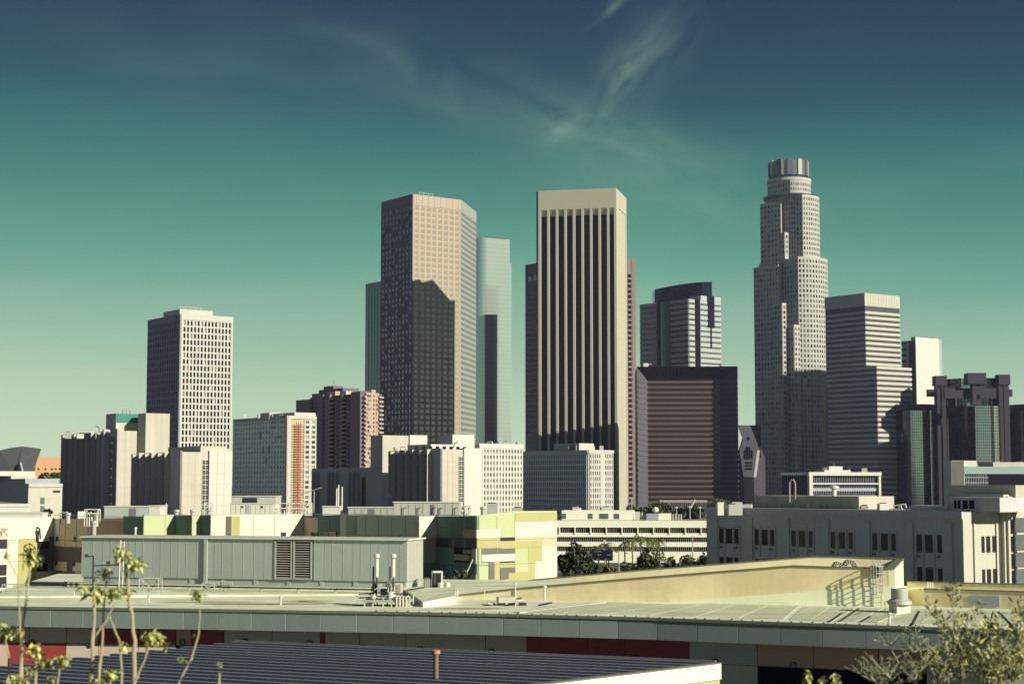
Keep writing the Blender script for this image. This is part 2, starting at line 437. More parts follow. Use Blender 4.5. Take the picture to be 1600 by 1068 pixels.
for x0, x1, k in ((566, 569.5, 'b'), (569.5, 578, 'g'), (578, 584.5, 'w'), (584.5, 589.5, 'g'), (589.5, 596, 'b')):
    a, b = WR.u(x0), WR.u(x1)
    if k != 'b': m.wb(WR, a, b, 0, zt + (2 if k == 'w' else .2), 0, 1.0, PINKB)
    for j in range(nr):
        z = zt - 2.2 - j * FL
        if k == 'b': bl.wb(WR, a, b, z - .3, z + .6, .1, 2.0, PINKB)
        elif k == 'g':
            for q in range(3): g.wb(WR, a + (b - a) * (.10 + .29 * q), a + (b - a) * (.30 + .29 * q), z + .1, z + 1.5, .9, 1.06, random.choice([GL_D, BLIND, GL_G]))
        else: g.wb(WR, a + (b - a) * .45, a + (b - a) * .7, z + .2, z + 1.4, .9, 1.06, GL_K)
Wq = WL.off(-8)
m.prism([Wq.pt(Wq.u(465, 640) - 2, 0).xy, Wq.pt(Wq.u(484) - 2, 0).xy, Wq.pt(Wq.u(484), 0, -14).xy, Wq.pt(Wq.u(465) - 2, 0, -14).xy], 0, ZZ(617, C.y + 22), BRN)
m.wb(Wq, Wq.u(486), Wq.u(548), zt, zt + 3.0, -14, 0, BRN); m.wb(Wq, Wq.u(492), Wq.u(530), zt + 3, zt + 5.0, -12, -2, BRN); m.wb(Wq, Wq.u(497), Wq.u(512), zt + 5, zt + 6.9, -9, -3, BRN)
m.wb(WL.off(-1), WL.u(508), WL.u(520), zt, zt + 2.6, -3, 0, PINKB); m.wb(WL.off(-1), WL.u(528), WL.u(537), zt, zt + 2.2, -4, 0, W_)
p = Wq.pt(Wq.u(508), zt + 6, -5); m.tube([p, p + Vector((0, 0, 4.5))], .1, METD, 4)
t.add('wall', m); t.add('window', g, True); t.add('balcony', bl, True)

# --- blue glass tower behind, left
C, A, B, WL, WR, fp = corner(612, 1500, 569.5, 640)
t = T('glass_tower', C, 'blue green glass tower half hidden behind the left of the brown tower', 'office tower')
zt = ZZ(435.5, C.y); m = M(); m.prism(fp, 0, zt, GL_T2, RF)
for j in range(48): m.wb(WL, 0, WL.L, zt - 3 - j * 4.3, zt - 2.2 - j * 4.3, 0, .25, GL_T3)
for j in range(9): m.wb(WL, WL.L * j / 9, WL.L * j / 9 + .3, 0, zt, 0, .3, GL_T3)
t.add('wall', m)

# --- tall tan tower
C = XY(643, 1200); A = along(C, -35, 593.5); B = along(C, 53, 719); D = along(B, 10, 743)
t = T('office_tower', C, 'tall tan angular tower, shadowed left side and shadow of a neighbour up its front', 'office tower')
WL, WC, WR = Wall(A, C), Wall(C, B), Wall(B, D); zt = ZZ(303, C.y)
m = M(); g = M(); m.prism([A, C, B, D, A + (D - C)], 0, zt, TANW, RF)
FL = 4.07; nr = 43
LFT = mat('shaded_tan_granite', (.185, .16, .205), .7, var=.06, scale=.06)  # tan granite with the shade of the left side in its colour
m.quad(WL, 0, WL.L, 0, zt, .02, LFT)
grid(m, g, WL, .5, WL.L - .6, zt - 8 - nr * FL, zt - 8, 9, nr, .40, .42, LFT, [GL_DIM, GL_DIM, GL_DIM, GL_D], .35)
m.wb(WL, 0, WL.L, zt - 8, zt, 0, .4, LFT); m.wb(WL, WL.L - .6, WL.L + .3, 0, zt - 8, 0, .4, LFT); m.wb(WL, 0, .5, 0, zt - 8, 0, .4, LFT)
grid(m, g, WC, .8, WC.L - .8, zt - 8 - nr * FL, zt - 8, 8, nr, .34, .42, TANW, [GL_M], .12)
m.wb(WC, 0, WC.L, zt - 8, zt, 0, .35, TANW); m.wb(WC, 0, .8, 0, zt - 8, 0, .35, TANW); m.wb(WC, WC.L - .8, WC.L, 0, zt - 8, 0, .35, TANW)
for i in range(1, 16): m.wb(WC, WC.L * i / 16 - .08, WC.L * i / 16 + .08, zt - 8, zt - .2, .35, .42, BROWNW) if i % 2 else None
GL_S = mat('sage_mirror_glass', (.22, .31, .29), .2, .7, var=.1, scale=.05)
PALE = mat('pale_spandrel', (.36, .39, .35), .7, var=.06, scale=.06)
grid(m, g, WR, .5, WR.L - .5, zt - 12 - (nr) * FL + 4, zt - 8, 14, nr, .22, .5, PALE, [GL_S], .3)
m.wb(WR, 0, WR.L, zt - 8, zt, 0, .35, PALE)
t.add('wall', m); t.add('window', g, True)
m = M(); W2 = WC.off(-4)
for k in range(4): m.tube([W2.pt(8 + k * 4, zt, 0), W2.pt(8 + k * 4, zt + 2.6, 0)], .15, METW, 4)
m.tube([W2.pt(8, zt + 2.6, 0), W2.pt(20, zt + 2.6, 0)], .15, METW, 4); m.wb(W2, 30, 35, zt, zt + 1.5, -3, 0, METD); t.add('railing', m)

# --- pale glass tower
C = XY(752, 1420); A = along(C, -50, 739); B = along(C, 62, 796.5)
t = T('glass_tower', C, 'pale mirrored glass tower with rounded left edge behind the tan tower', 'office tower')
zt = ZZ(370.5, C.y); WL, WR = Wall(A, C), Wall(C, B)
arc = []
for k in range(7):
    f = k / 6; p = A.lerp(C, f) * (1 - f) + C.lerp(C + (B - C) * .18, f) * f; arc.append(p)
back = (A + B - C)
m = M(); m.prism([A] + arc[1:] + [B, back], 0, zt, GL_T, RF)
W2 = Wall(arc[-1], B); SPG = mat('grey_spandrel_glass', (.46, .54, .48), .12, .55, var=.06, scale=.1)
nr = 56; FL = 3.65
for j in range(nr): m.wb(W2, .2, W2.L, zt - 1.5 - j * FL, zt - 1.2 - j * FL, 0, .07, SPG)
for a, b in zip(([A] + arc[1:])[:-1], ([A] + arc[1:])[1:]):
    w3 = Wall(a, b)
    for j in range(nr): m.wb(w3, 0, w3.L, zt - 1.5 - j * FL, zt - 1.2 - j * FL, 0, .07, SPG)
m.wb(W2, -.5, W2.L, zt, zt + .8, -1, .2, METD)
W4 = Wall(B, along(B, 62, 799.5)); m.wb(W4, 0, W4.L, 0, ZZ(412, B.y), -20, -.3, GL_T)
t.add('wall', m)

# --- big tower with vertical piers
C = XY(965, 1100); A = along(C, -77, 841.5); B = along(C, 13, 981)
t = T('office_tower', C, 'broad tower with nine dark vertical glass bays between cream piers', 'office tower')
zt = ZZ(293.5, C.y); WF, WS = Wall(A, C), Wall(C, B)
PIER = mat('cream_granite_pier', (.55, .53, .40), .6, var=.05, scale=.08)
back = A + B - C
Wi = WF.off(-2.6)
m = M(); core = [Wi.pt(.8, 0).xy, Wi.pt(Wi.L - .5, 0).xy, B - WF.d * .8 + WF.n * -.0, back + WF.d * .8]
g = M(); g.prism(core, 0, zt - 4, GL_D, RF)
for j in range(58): g.wb(Wi, .8, Wi.L - .5, 4 + j * 3.45, 4.5 + j * 3.45, 0, .12, GL_K)
u0b = WF.u(845.5, 560)
m.wb(WF, 0, WF.L, ZZ(324, C.y), zt, -4, .0, PIER)
for i in range(9):
    a = WF.u(845.2 + 13.42 * i, 540); b = WF.u(855.2 + 13.42 * i, 540); zs = ZZ(324, C.y)
    m.poly([WF.pt(a, zs, 0), WF.pt(b, zs, 0), WF.pt(b, zs - 4, -2.6), WF.pt(a, zs - 4, -2.6)], PIER)
t.add('curtain_wall', g)
t.add('crown', m)
for i in range(10):
    a = WF.u(855.2 + 13.42 * (i - 1), 540) if i else 0; b = WF.u(845.2 + 13.42 * i, 540) if i < 9 else WF.L
    t.piece('pier', WF, a, b, 0, ZZ(324, C.y) - .01, -3, 0, PIER)
m = M(); m.wb(WS, .02, WS.L, 0, zt - .02, -1.5, -.3, PIER)
m.wb(WS, .03, WS.L * .22, 0, zt, -.3, .1, PIER); m.wb(WS, WS.L * .22, WS.L, zt - 12, zt, -.3, .1, PIER); m.wb(WS, WS.L * .93, WS.L, 0, zt - 12, -.3, .1, PIER)
for j in range(50): m.wb(WS, WS.L * .22, WS.L * .93, 3 + j * 4.0, 3.25 + j * 4.0, -.3, -.22, W_)
t.add('side_wall', m)
m = M(); pl = Wall(A - WF.d * 1.6 - WF.n * 1.6, A); m.wb(pl, 0, pl.L, 0, zt - .3, -1.5, 0, LFT); m.wb(WF, 2, WF.L - 2, zt - 3, zt - .5, -30, -4, RF); t.add('corner_chamfer', m)

# --- brown tower behind it
C, A, B, WL, WR, fp = corner(915, 1290, 821, 994.5, 55)
t = T('office_tower', C, 'brown tower showing on both sides of the tower with cream piers', 'office tower')
zt = ZZ(397, C.y); m = M(); g = M()
B = along(C, 55, 994.5); m.prism(fp, 0, zt, BROWNW, RF); m.quad(WL, 0, WL.L, 0, zt, .02, PURP)  # left face coloured darker for its shade
a, b = WR.u(982.5), WR.u(989)
LBR = mat('sunlit_brown_granite', (.21, .155, .145), .7, var=.06, scale=.06)  # brown granite lightened in colour for the lit right face
m.quad(WR, 0, WR.L, 0, zt, .02, LBR)
for j in range(48):
    z = zt - 15 - j * 4.1
    g.wb(WR, a, b - .6, z, z + 2.4, 0, .08, GL_K); m.wb(WR, a, WR.L, z + 2.5, z + 4.0, 0, .25, LBR)
    g.wb(WL, WL.L * .35, WL.L * .42, z - 8, z - 6.4, 0, .1, GL_DIM); g.wb(WL, WL.L * .02, WL.L * .3, z - 8, z - 7.8, 0, .1, GL_DIM)
for k in range(4): g.wb(WL, WL.L * (.05 + .09 * k), WL.L * (.11 + .09 * k), zt - 14, zt - 10, 0, .1, GL_DIM)
m.wb(WR, WR.u(989), WR.L, 0, zt, 0, .3, LBR)
t.add('wall', m); t.add('window', g, True)

# --- tower with curved glass top
C, A, B, WL, WR, fp = corner(1076.5, 1350, 1001, 1126.5, 50, 560, -38)
t = T('office_tower', C, 'grey banded tower under a dark curved glass crown', 'office tower')
zt = ZZ(466.5, C.y); m = M(); g = M(); m.prism(fp, 0, zt, TEALC, RF)
SLV = mat('silver_band', (.44, .49, .52), .6, .1, var=.06, scale=.1); SLR = mat('cream_band', (.46, .50, .47), .7, var=.06, scale=.1)
LSL = [(1001, 1027, 'b'), (1027, 1034, 'k'), (1034, 1049, 'g'), (1049, 1076.5, 'b')]
FL = 4.35
for x0, x1, k in LSL:
    a, b = WL.u(x0, 560), min(WL.L, WL.u(x1, 560))
    if k == 'k': m.quad(WL, a, b, 0, zt, .06, GL_K)
    elif k == 'g':
        m.wb(WL, a, b, 0, zt, 0, .9, GL_T2)
        for j in range(1, 4): m.wb(WL, a + (b - a) * j / 4, a + (b - a) * j / 4 + .15, 0, zt, .9, 1., GL_T3)
    else:
        g.quad(WL, a, b, 0, zt, .06, GL_T3)
        for j in range(30): m.wb(WL, a, b, zt - 2.9 - j * FL, zt - .2 - j * FL, 0, .6, SLV)
        for j in range(5): m.wb(WL, a + (b - a) * j / 4.001, a + (b - a) * j / 4.001 + .2, 0, zt, .5, .68, TEALC)
for x0, x1, k in [(1076.5, 1087, 'n'), (1087, 1094, 'k'), (1094, 1126.5, 'c')]:
    a, b = WR.u(x0, 560), WR.u(x1, 560)
    if k == 'k': m.quad(WR, a, b, 0, zt, .06, GL_K); continue
    g.quad(WR, a, b, 0, zt, .06, GL_G if k == 'c' else GL_K)
    for j in range(30): m.wb(WR, a, b - (1.2 if k == 'n' and j % 1 == 0 else 0), zt - 2.9 - j * FL, zt - .2 - j * FL, 0, .6, SLR)
    for j in range(5 if k == 'n' else 14): m.wb(WR, a + (b - a) * j / (5 if k == 'n' else 14), a + (b - a) * j / (5 if k == 'n' else 14) + .25, 0, zt, .3, .66, SLR)
m.wb(WR, WR.u(1094, 480), WR.L, zt, zt + 3.5, -12, .6, SLR)
m.wb(WR, WR.u(1105, 480), WR.u(1115, 480), ZZ(511, C.y + 10), zt + 4.0, .3, 1.0, GL_D); m.wb(WR, WR.u(1109, 520), WR.u(1111, 520), ZZ(543, C.y + 10), ZZ(510, C.y + 10), .3, 1.0, GL_D)
t.add('wall', m); t.add('window', g, True)
m = M(); pts = []
p0 = XY(1023, 1395, 460); p1 = XY(1110, 1372, 460)
for k in range(13):
    f = k / 12; p = p0.lerp(p1, f) + Vector((0, -1)) * math.sin(f * math.pi * .55 + .1) * 11; pts.append(p)
ztop = [ZZ(452 - 12 * math.sin(k / 12 * 1.57), pts[k].y) for k in range(13)]
m.prism(pts + [p1 + Vector((0, 26)), p0 + Vector((0, 24))], zt - 2, ztop + [ztop[-1], ztop[0]], GL_T3)
for k in range(12):
    w3 = Wall(pts[k], pts[k + 1]); m.wb(w3, 0, .25, zt, min(ztop[k], ztop[k + 1]) - .2, 0, .2, GL_T2)
    for q in range(3): m.wb(w3, 0, w3.L, zt + 3 + q * 4, zt + 3.3 + q * 4, 0, .18, GL_T2)
t.add('crown', m)

# --- dark banded brick tower with splayed niche
C = XY(1154.5, 1000); A = XY(996.5, 1003)
t = T('office_building', C, 'squat dark red banded office tower with a deep splayed front', 'office tower')
WF = Wall(A, C); zt = ZZ(572, C.y); L = WF.L; DP = 9
NICH = mat('dark_red_granite', (.075, .05, .10), .5, var=.15, scale=.1, spec=.4); NICL = mat('sunlit_red_granite', (.11, .10, .125), .5, var=.12, scale=.1, spec=.4)  # niche sides coloured by light: paler on the lit left, darker on the shaded right
i0, i1 = WF.u(1013, 690), WF.u(1127, 690); zi = ZZ(591.5, C.y + 9); o = WF.pt
m = M()
m.poly([o(0, zt), o(L, zt), o(i1, zi, -DP), o(i0, zi, -DP)], PURP)
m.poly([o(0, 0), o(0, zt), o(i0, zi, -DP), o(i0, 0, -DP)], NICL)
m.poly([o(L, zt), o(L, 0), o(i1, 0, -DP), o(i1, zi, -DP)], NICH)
m.poly([o(i0, 0, -DP), o(i1, 0, -DP), o(i1, zi, -DP), o(i0, zi, -DP)], mat('brown_glass', (.05, .034, .038), .15, .2, var=.4, scale=.05, spec=.5))
m.poly([o(0, 0, -60), o(0, zt, -60), o(0, zt), o(0, 0)], NICH); m.poly([o(L, 0), o(L, zt), o(L, zt, -60), o(L, 0, -60)], NICH)
m.poly([o(0, zt), o(L, zt), o(L, zt, -60), o(0, zt, -60)], RF); m.poly([o(0, 0, -60), o(L, 0, -60), o(L, zt, -60), o(0, zt, -60)], NICH)
t.add('wall', m)
Wi = WF.off(-DP); FL = 3.13
REDD = mat('red_granite_band_dark', (.13, .082, .076), .5, var=.2, scale=.06, spec=.5)
for j in range(24):
    z = zi - 1.6 - j * FL
    if z < 0: break
    t.piece('spandrel', Wi, i0, i1, z - .9, z + .45, 0, .35, REDD)
    for wl, mt in ((Wall(WF.pt(0, 0).xy, WF.pt(i0, 0, -DP).xy), NICL), (Wall(WF.pt(i1, 0, -DP).xy, WF.pt(L, 0).xy), PURP)):
        t.piece('side_spandrel', wl, .05, wl.L - .05, z - .9, z + .45, 0, .3, mt)
m = M()
for k in range(34): m.wb(Wi, i0 + (i1 - i0) * k / 34, i0 + (i1 - i0) * k / 34 + .22, 0, zi, 0, .2, GL_K)
for k in range(26):
    f = k / 25; a = o(L * f, zt, 0); b_ = o(i0 + (i1 - i0) * f, zi, -DP); m.tube([a + Vector((0, -.15, -.2)), b_ + Vector((0, -.15, 0))], .16, GL_K, 4)
t.add('mullion', m, True)
m = M(); m.wb(WF, 4, 7, zt, zt + 2.5, -9, -6, METW); m.tube([WF.pt(2, zt + 1, -7), WF.pt(9, zt + 2, -7)], .2, METW, 4); t.add('roof_equipment', m)

# --- gothic style gable building in the gap
C, A, B, WL, WR, fp = corner(1172, 1230, 1150, 1196, 50)
t = T('gabled_building', C, 'dark steep roofed building with a pale pointed gable between two towers', 'building')
zt = ZZ(716, C.y); zr = ZZ(663, C.y); m = M(); SLT = mat('slate_roof', (.06, .05, .07), .8); GAB = mat('pale_gable_stone', (.36, .38, .40), .9, var=.1, scale=.3)
m.prism(fp, 0, zt, SLT); t.add('wall', m)
m = M(); Wg = Wall(XY(1156, 1222), XY(1184, 1216)); zg = ZZ(745, 1220); zg1 = ZZ(703, 1220); zg2 = ZZ(665, 1220); h = Wg.L / 2
for o0 in (0,):
    q = [(0, zg1), (h, zg2), (2 * h, zg1), (2 * h - 3, zg), (3, zg)]
    f = [Wg.pt(u, z, .0) for u, z in q]; bk = [Wg.pt(u, z, -6) for u, z in q]
    m.poly(f, GAB)
    for i in range(5): m.poly([f[i], bk[i], bk[(i + 1) % 5], f[(i + 1) % 5]], GAB if i > 1 else SLT)
m.wb(Wg, 3, 2 * h - 3, 0, zg, -6, -.5, SLT)
t.add('gable', m)
m = M()
for k in range(4): m.wb(Wg, h - 3.4 + 1.8 * k, h - 2.2 + 1.8 * k, zg1 - 6.5, zg1 + (2.5 if k in (1, 2) else 0), 0, .1, GL_K)
m.wb(Wg, h - .7, h + .9, zg1 + 7, zg1 + 9.5, 0, .1, GL_K)
for j in range(3): m.wb(Wg, 4, 2 * h - 4, zg1 - 14 + j * 2.2, zg1 - 12.8 + j * 2.2, 0, .1, GL_K)
t.add('window', m, True)
m = M(); m.poly([WL.pt(0, zt), WL.pt(WL.L, zt), WL.pt(WL.L, zr, -12), WL.pt(0, zr, -12)], SLT); m.poly([WR.pt(0, zt), WR.pt(WR.L, zt), WR.pt(WR.L, zr, -12), WR.pt(0, zr, -12)], SLT)
m.prism([WL.pt(0, 0, -12).xy, WL.pt(WL.L, 0, -12).xy, WR.pt(WR.L, 0, -12).xy, fp[3]], zt, zr, SLT); t.add('roof', m)

# --- tallest round tower
YB = 1450
K = 1450 / 2600
ctr = XY(1236, YB + 30, 500)
t = T('round_skyscraper', ctr, 'tallest cream tower, round and stepped, with a finned round crown', 'skyscraper')
CRM = mat('cream_stone', (.52, .52, .455), .75, var=.06, scale=.05)
m = M(); g = M(); PN = [GL_G, GL_G, GL_G, GL_D, DW]


def cyl_face(cx, R, a0, a1, z0, z1, nc, FL, mt, fw=.5, fh=.42, body=True, panes=PN, pr=.35):
    """part of a round facade: facets each with window cells"""
    ps = [Vector((cx[0] + R * math.sin(math.radians(a0 + (a1 - a0) * k / nc)), cx[1] - R * math.cos(math.radians(a0 + (a1 - a0) * k / nc)))) for k in range(nc + 1)]
    nr = int((z1 - z0) / FL)
    for a, b in zip(ps[:-1], ps[1:]):
        w3 = Wall(a, b); m.quad(w3, 0, w3.L, z0, z1, -.02, mt)
        grid(m, g, w3, 0, w3.L, z1 - nr * FL, z1, 1, nr, fw, fh, mt, panes, pr)
    return ps


z_ = lambda py, dy=0: ZZ(py, YB + dy)
FL = 4.35
R1, R2, R3 = 33.5 * K, 46.5 * K, 58 * K
def disc(cx, R, z0, z1, mt, n=48): m.prism([(cx[0] + R * math.sin(2 * math.pi * k / n), cx[1] - R * math.cos(2 * math.pi * k / n)) for k in range(n)], z0, z1, mt, RF)


def cut_round(R, xl, xc, z0, z1, nflat, narc, a_end=100, band=True):
    """round volume whose shaded left quarter is cut flat, edge towards the viewer at xc"""
    a_c = math.degrees(math.asin(xc / R)); pc = ctr + Vector((xc, -math.sqrt(R * R - xc * xc))); pl = ctr + Vector((xl, 4))
    arc = [ctr + Vector((R * math.sin(math.radians(a_c + (a_end - a_c) * k / narc)), -R * math.cos(math.radians(a_c + (a_end - a_c) * k / narc)))) for k in range(narc + 1)]
    bk = [ctr + Vector((R * math.sin(math.radians(q)), -R * math.cos(math.radians(q)))) for q in (130, 180, 230)]
    m.prism([pl] + arc + bk, z0, z1, CRM, RF)
    n = int((z1 - z0 - 1.6) / FL); zl = z1 - 1.6 - n * FL; wf = Wall(pl, pc)
    grid(m, g, wf, .2, wf.L - .2, zl, z1 - 1.6, nflat, n, .46, .40, CRM, PN, .35); m.wb(wf, 0, wf.L, z1 - 1.6, z1, 0, .4, CRM)
    for p, q in zip(arc[:-1], arc[1:]):
        w3 = Wall(p, q); grid(m, g, w3, 0, w3.L, zl, z1 - 1.6, 1, n, .46, .40, CRM, PN, .35); m.wb(w3, 0, w3.L, z1 - 1.6, z1, 0, .4, CRM)


def shoulder(x0, y0, x1, y1, z0, z1, nc):
    pl, pc = ctr + Vector((x0, y0)), ctr + Vector((x1, y1)); m.prism([pl, pc, ctr + Vector((0, 0)), ctr + Vector((0, R1)), ctr + Vector((x0 * .7, 20))], z0, z1, CRM, RF)
    n = int((z1 - z0 - 1.6) / FL); wf = Wall(pl, pc); grid(m, g, wf, .1, wf.L, z1 - 1.6 - n * FL, z1 - 1.6, nc, n, .46, .40, CRM, PN, .35); m.wb(wf, 0, wf.L, z1 - 1.6, z1, 0, .4, CRM)


cut_round(R1, -R1, -2, z_(420), z_(277), 9, 18)
disc(ctr, R1 + .8, z_(277), z_(272.5), CRM); disc(ctr, R1 - 1.5, z_(272.5), z_(268), GL_T2)
cut_round(R2, -18, 7.2, z_(500), z_(302), 11, 14); disc(ctr + Vector((1.2, 1)), R2 - 1.5, z_(302), z_(299.5), GL_T2, 64)
shoulder(-(R2 - .4), 3, -10, -15, z_(500), z_(309.5), 6)
cut_round(R3, -19, 1.2, 0, z_(401), 11, 17)
shoulder(-(R3 - .3), 3, -14, -21, 0, z_(411), 8)


def blk(px, pl, pr_, Y, ytop, ybot, nl, nr_, ang=55):
    C = XY(px, Y, ytop); A = along(C, -38, pl, ytop); B = along(C, ang, pr_, ytop); z1, z0 = ZZ(ytop, Y), (0 if ybot is None else ZZ(ybot, Y))
    m.prism([A, C, B, A + B - C], z0, z1, CRM, RF); n = int((z1 - z0 - 1.5) / FL)
    for wf, nn in ((Wall(A, C), nl), (Wall(C, B), nr_)):
        grid(m, g, wf, .1, wf.L - .1, z1 - 1.5 - n * FL, z1 - 1.5, nn, n, .46, .40, CRM, PN, .35); m.wb(wf, 0, wf.L, z1 - 1.5, z1, 0, .4, CRM)


blk(1226, 1217, 1231.5, ctr.y - 34, 363, 404, 2, 1)
blk(1240.5, 1226, 1250, ctr.y - 38, 507, None, 3, 2)
blk(1222, 1206, 1228, ctr.y - 36, 473, None, 4, 1)
t.add('wall', m); t.add('window', g, True)
m = M(); cz0, cz1 = z_(268), z_(243.5)
for k in range(24):
    th = math.radians(-172 + k * 15); Rr = R1 - (1.4 if k % 2 else 2.3)
    c = (ctr[0] + Rr * math.sin(th), ctr[1] - Rr * math.cos(th), cz0)
    m.box(c, 3.9 if k % 2 else 4.6, 2.0, cz1 - cz0 - (0 if k % 2 else .5), CRM if k % 3 == 1 else DARKC if k % 2 else GL_G, th)
m.prism([(ctr[0] + (R1 - 2.5) * math.sin(2 * math.pi * k / 32), ctr[1] - (R1 - 2.5) * math.cos(2 * math.pi * k / 32)) for k in range(32)], cz0, cz1 - 1, DARKC)
t.add('crown', m)
m = M(); m.tube([(ctr[0], ctr[1], cz1 - 1), (ctr[0], ctr[1], cz1 + 3.4)], .3, METW, 5); m.tube([(ctr[0] - 2, ctr[1], cz1 + 2.2), (ctr[0] + 1.5, ctr[1], cz1 + 1.4)], .25, METW, 5)
for k in range(14):
    th = 2 * math.pi * k / 14; m.tube([(ctr[0] + (R1 - 4) * math.cos(th), ctr[1] + (R1 - 4) * math.sin(th), cz1 - 1), (ctr[0] + (R1 - 4) * math.cos(th), ctr[1] + (R1 - 4) * math.sin(th), cz1 + 1.2)], .2, METD, 4)
t.add('mast', m, True)

# --- striped tower
C, A, B, WL, WR, fp = corner(1353, 1300, 1291, 1406.5, 55, 560, -37)
t = T('office_tower', C, 'stepped tower of thin cream and black horizontal stripes', 'office tower')
zt = ZZ(457.5, C.y); STR = mat('cream_stripe', (.56, .55, .44), .7, var=.05, scale=.05); STL = mat('shaded_stripe', (.42, .42, .48), .7, var=.05, scale=.05)  # second stripe: cream greyed in colour for shaded left faces, reused for mullions
g = M(); g.prism(fp, 0, zt - 2, GL_K, RF)
C2 = XY(1371, 1262, 640); A2 = along(C2, -37, 1294, 640); B2 = along(C2, 55, 1425, 640); zt2 = ZZ(571.5, C2.y)
g.prism([A2, C2, B2, A2 + B2 - C2], 0, zt2 - .5, GL_K, RF); W3, W4 = Wall(A2, C2), Wall(C2, B2)
t.add('curtain_wall', g)
m = M(); m.prism([WL.pt(-.3, 0, .4).xy, WL.pt(WL.L + .3, 0, .5).xy, WR.pt(WR.L + .3, 0, .4).xy, fp[3]], zt - 10, zt, STR)
m.quad(WL, -.3, WL.L + .2, zt - 10, zt - .1, .55, STL)
for k in range(1, 14): m.wb(WL, WL.L * k / 14 - .06, WL.L * k / 14 + .06, zt - 10, zt - .1, .5, .62, TEALC)
for k in range(1, 13): m.wb(WR, WR.L * k / 13 - .06, WR.L * k / 13 + .06, zt - 10, zt - .1, .4, .5, STL)
for k in range(1, 3): m.wb(WL, 0, WL.L, zt - 3.3 * k, zt - 3.3 * k + .12, .5, .62, TEALC)
t.add('parapet', m)
FL = 4.0
for j in range(15):
    z = zt - 15 - j * FL
    t.piece('spandrel', WL, -.2, WL.L + .2, z - 1.1, z + .9, 0, .4, STL); t.piece('spandrel', WR, .2, WR.L + .2, z - 1.1, z + .9, 0, .4, STR)
j = 0
while True:
    z = zt2 - .95 - j * 3.92; j += 1
    if z < 1: break
    t.piece('spandrel', W3, -.2, W3.L + .2, z - 1.05, z + .95, 0, .4, STL); t.piece('spandrel', W4, .2, W4.L + .2, z - 1.05, z + .95, 0, .4, STR)
m = M()
for Wx, n, z1 in ((WL, 40, zt - 10), (WR, 34, zt - 10), (W3, 50, zt2 - 1), (W4, 34, zt2 - 1)):
    for k in range(n): m.wb(Wx, Wx.L * k / n, Wx.L * k / n + .22, 1, z1, 0, .25, STL)
t.add('mullion', m, True)

# --- white slab tower and dark neighbour
C, A, B, WL, WR, fp = corner(1431, 1500, 1424, 1467.5, 50, 560, -50)
t = T('slab_tower', C, 'blank white slab tower standing behind the striped tower', 'tower')
zt = ZZ(526, C.y); m = M(); m.prism(fp, 0, zt, WPAINT, RF); m.quad(WL, 0, WL.L, 0, zt, .03, TEALC)  # thin left face greyed in colour for its shade
wx = Wall(B, along(B, 55, 1472.5, 560)); m.wb(wx, 0, wx.L, 0, zt - .5, -10, -.4, TEALC)
for k in range(9): m.box(WR.pt(3 + k * 3, zt, -2), .6, .6, .9, METD)
t.add('wall', m)
C, A, B, WL, WR, fp = corner(1421, 1430, 1410, 1432, 55, 600)
t = T('office_tower', C, 'narrow dark tower with vertical lines squeezed beside the white slab', 'tower')
zt = ZZ(532, C.y); m = M(); m.prism(fp, 0, zt, DARKC, RF)
for k in range(4): m.wb(WR, WR.L * k / 5, WR.L * k / 5 + 1.2, 0, zt, 0, .5, PURP)
m.quad(WL, 0, WL.L, 0, zt, .03, PALE)
for j in range(40): m.wb(WL, 0, WL.L * .6, zt - 3 - 5 * j, zt - 1.5 - 5 * j, 0, .3, GL_K)
t.add('wall', m)

# --- cylindrical glass hotel
CH = XY(1523, 1290, 640)
t = T('hotel', CH, 'cluster of dark mirrored glass cylinders with concrete lift shafts', 'hotel')
HG = mat('hotel_glass', (.11, .11, .13), .05, .85, var=.5, scale=.04); HG2 = mat('hotel_glass_glint', (.48, .56, .52), .12, .9, var=.2, scale=.06); HG3 = mat('hotel_glass_cream_glint', (.80, .78, .58), .2, .8, var=.12, scale=.06)  # second and third glass: sun glints and reflections painted as lighter facets
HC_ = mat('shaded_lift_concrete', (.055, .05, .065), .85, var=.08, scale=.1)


def glass_cyl(px, Y, Rpx, ytop, name, bright=(), cream=(), ring=None, zb=0):
    c = XY(px, Y, 640); R = Rpx * Y / 2630; z1 = ZZ(ytop, Y - R); mm = M(); n = 32
    fr = M()
    ps = [Vector((c[0] + R * math.sin(2 * math.pi * (k + .5) / n), c[1] - R * math.cos(2 * math.pi * (k + .5) / n))) for k in range(n)]
    for k in range(n):
        a, b = ps[k - 1], ps[k]; w3 = Wall(a, b); kk = k if k <= n // 2 else k - n
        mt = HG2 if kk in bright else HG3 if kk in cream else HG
        mm.quad(w3, 0, w3.L, zb, z1, 0, mt)
        for q in range(2): fr.wb(w3, w3.L * q / 2, w3.L * q / 2 + .22, zb, z1, 0, .16, GL_K)
        z = z1 - 1.8
        while z > zb: fr.wb(w3, 0, w3.L, z, z + .28, 0, .14, GL_K); z -= 2.05
    mm.poly([(p[0], p[1], z1) for p in ps], RF)
    o = t.add(name, mm); t.add('mullion', fr, True, parent=o)
    if ring:
        m2 = M(); m2.prism([(c[0] + (R + .8) * math.sin(2 * math.pi * k / 32), c[1] - (R + .8) * math.cos(2 * math.pi * k / 32)) for k in range(32)], ZZ(ring[1], Y - R), ZZ(ring[0], Y - R), HC_); t.add('roof_ring', m2)
    return c, R


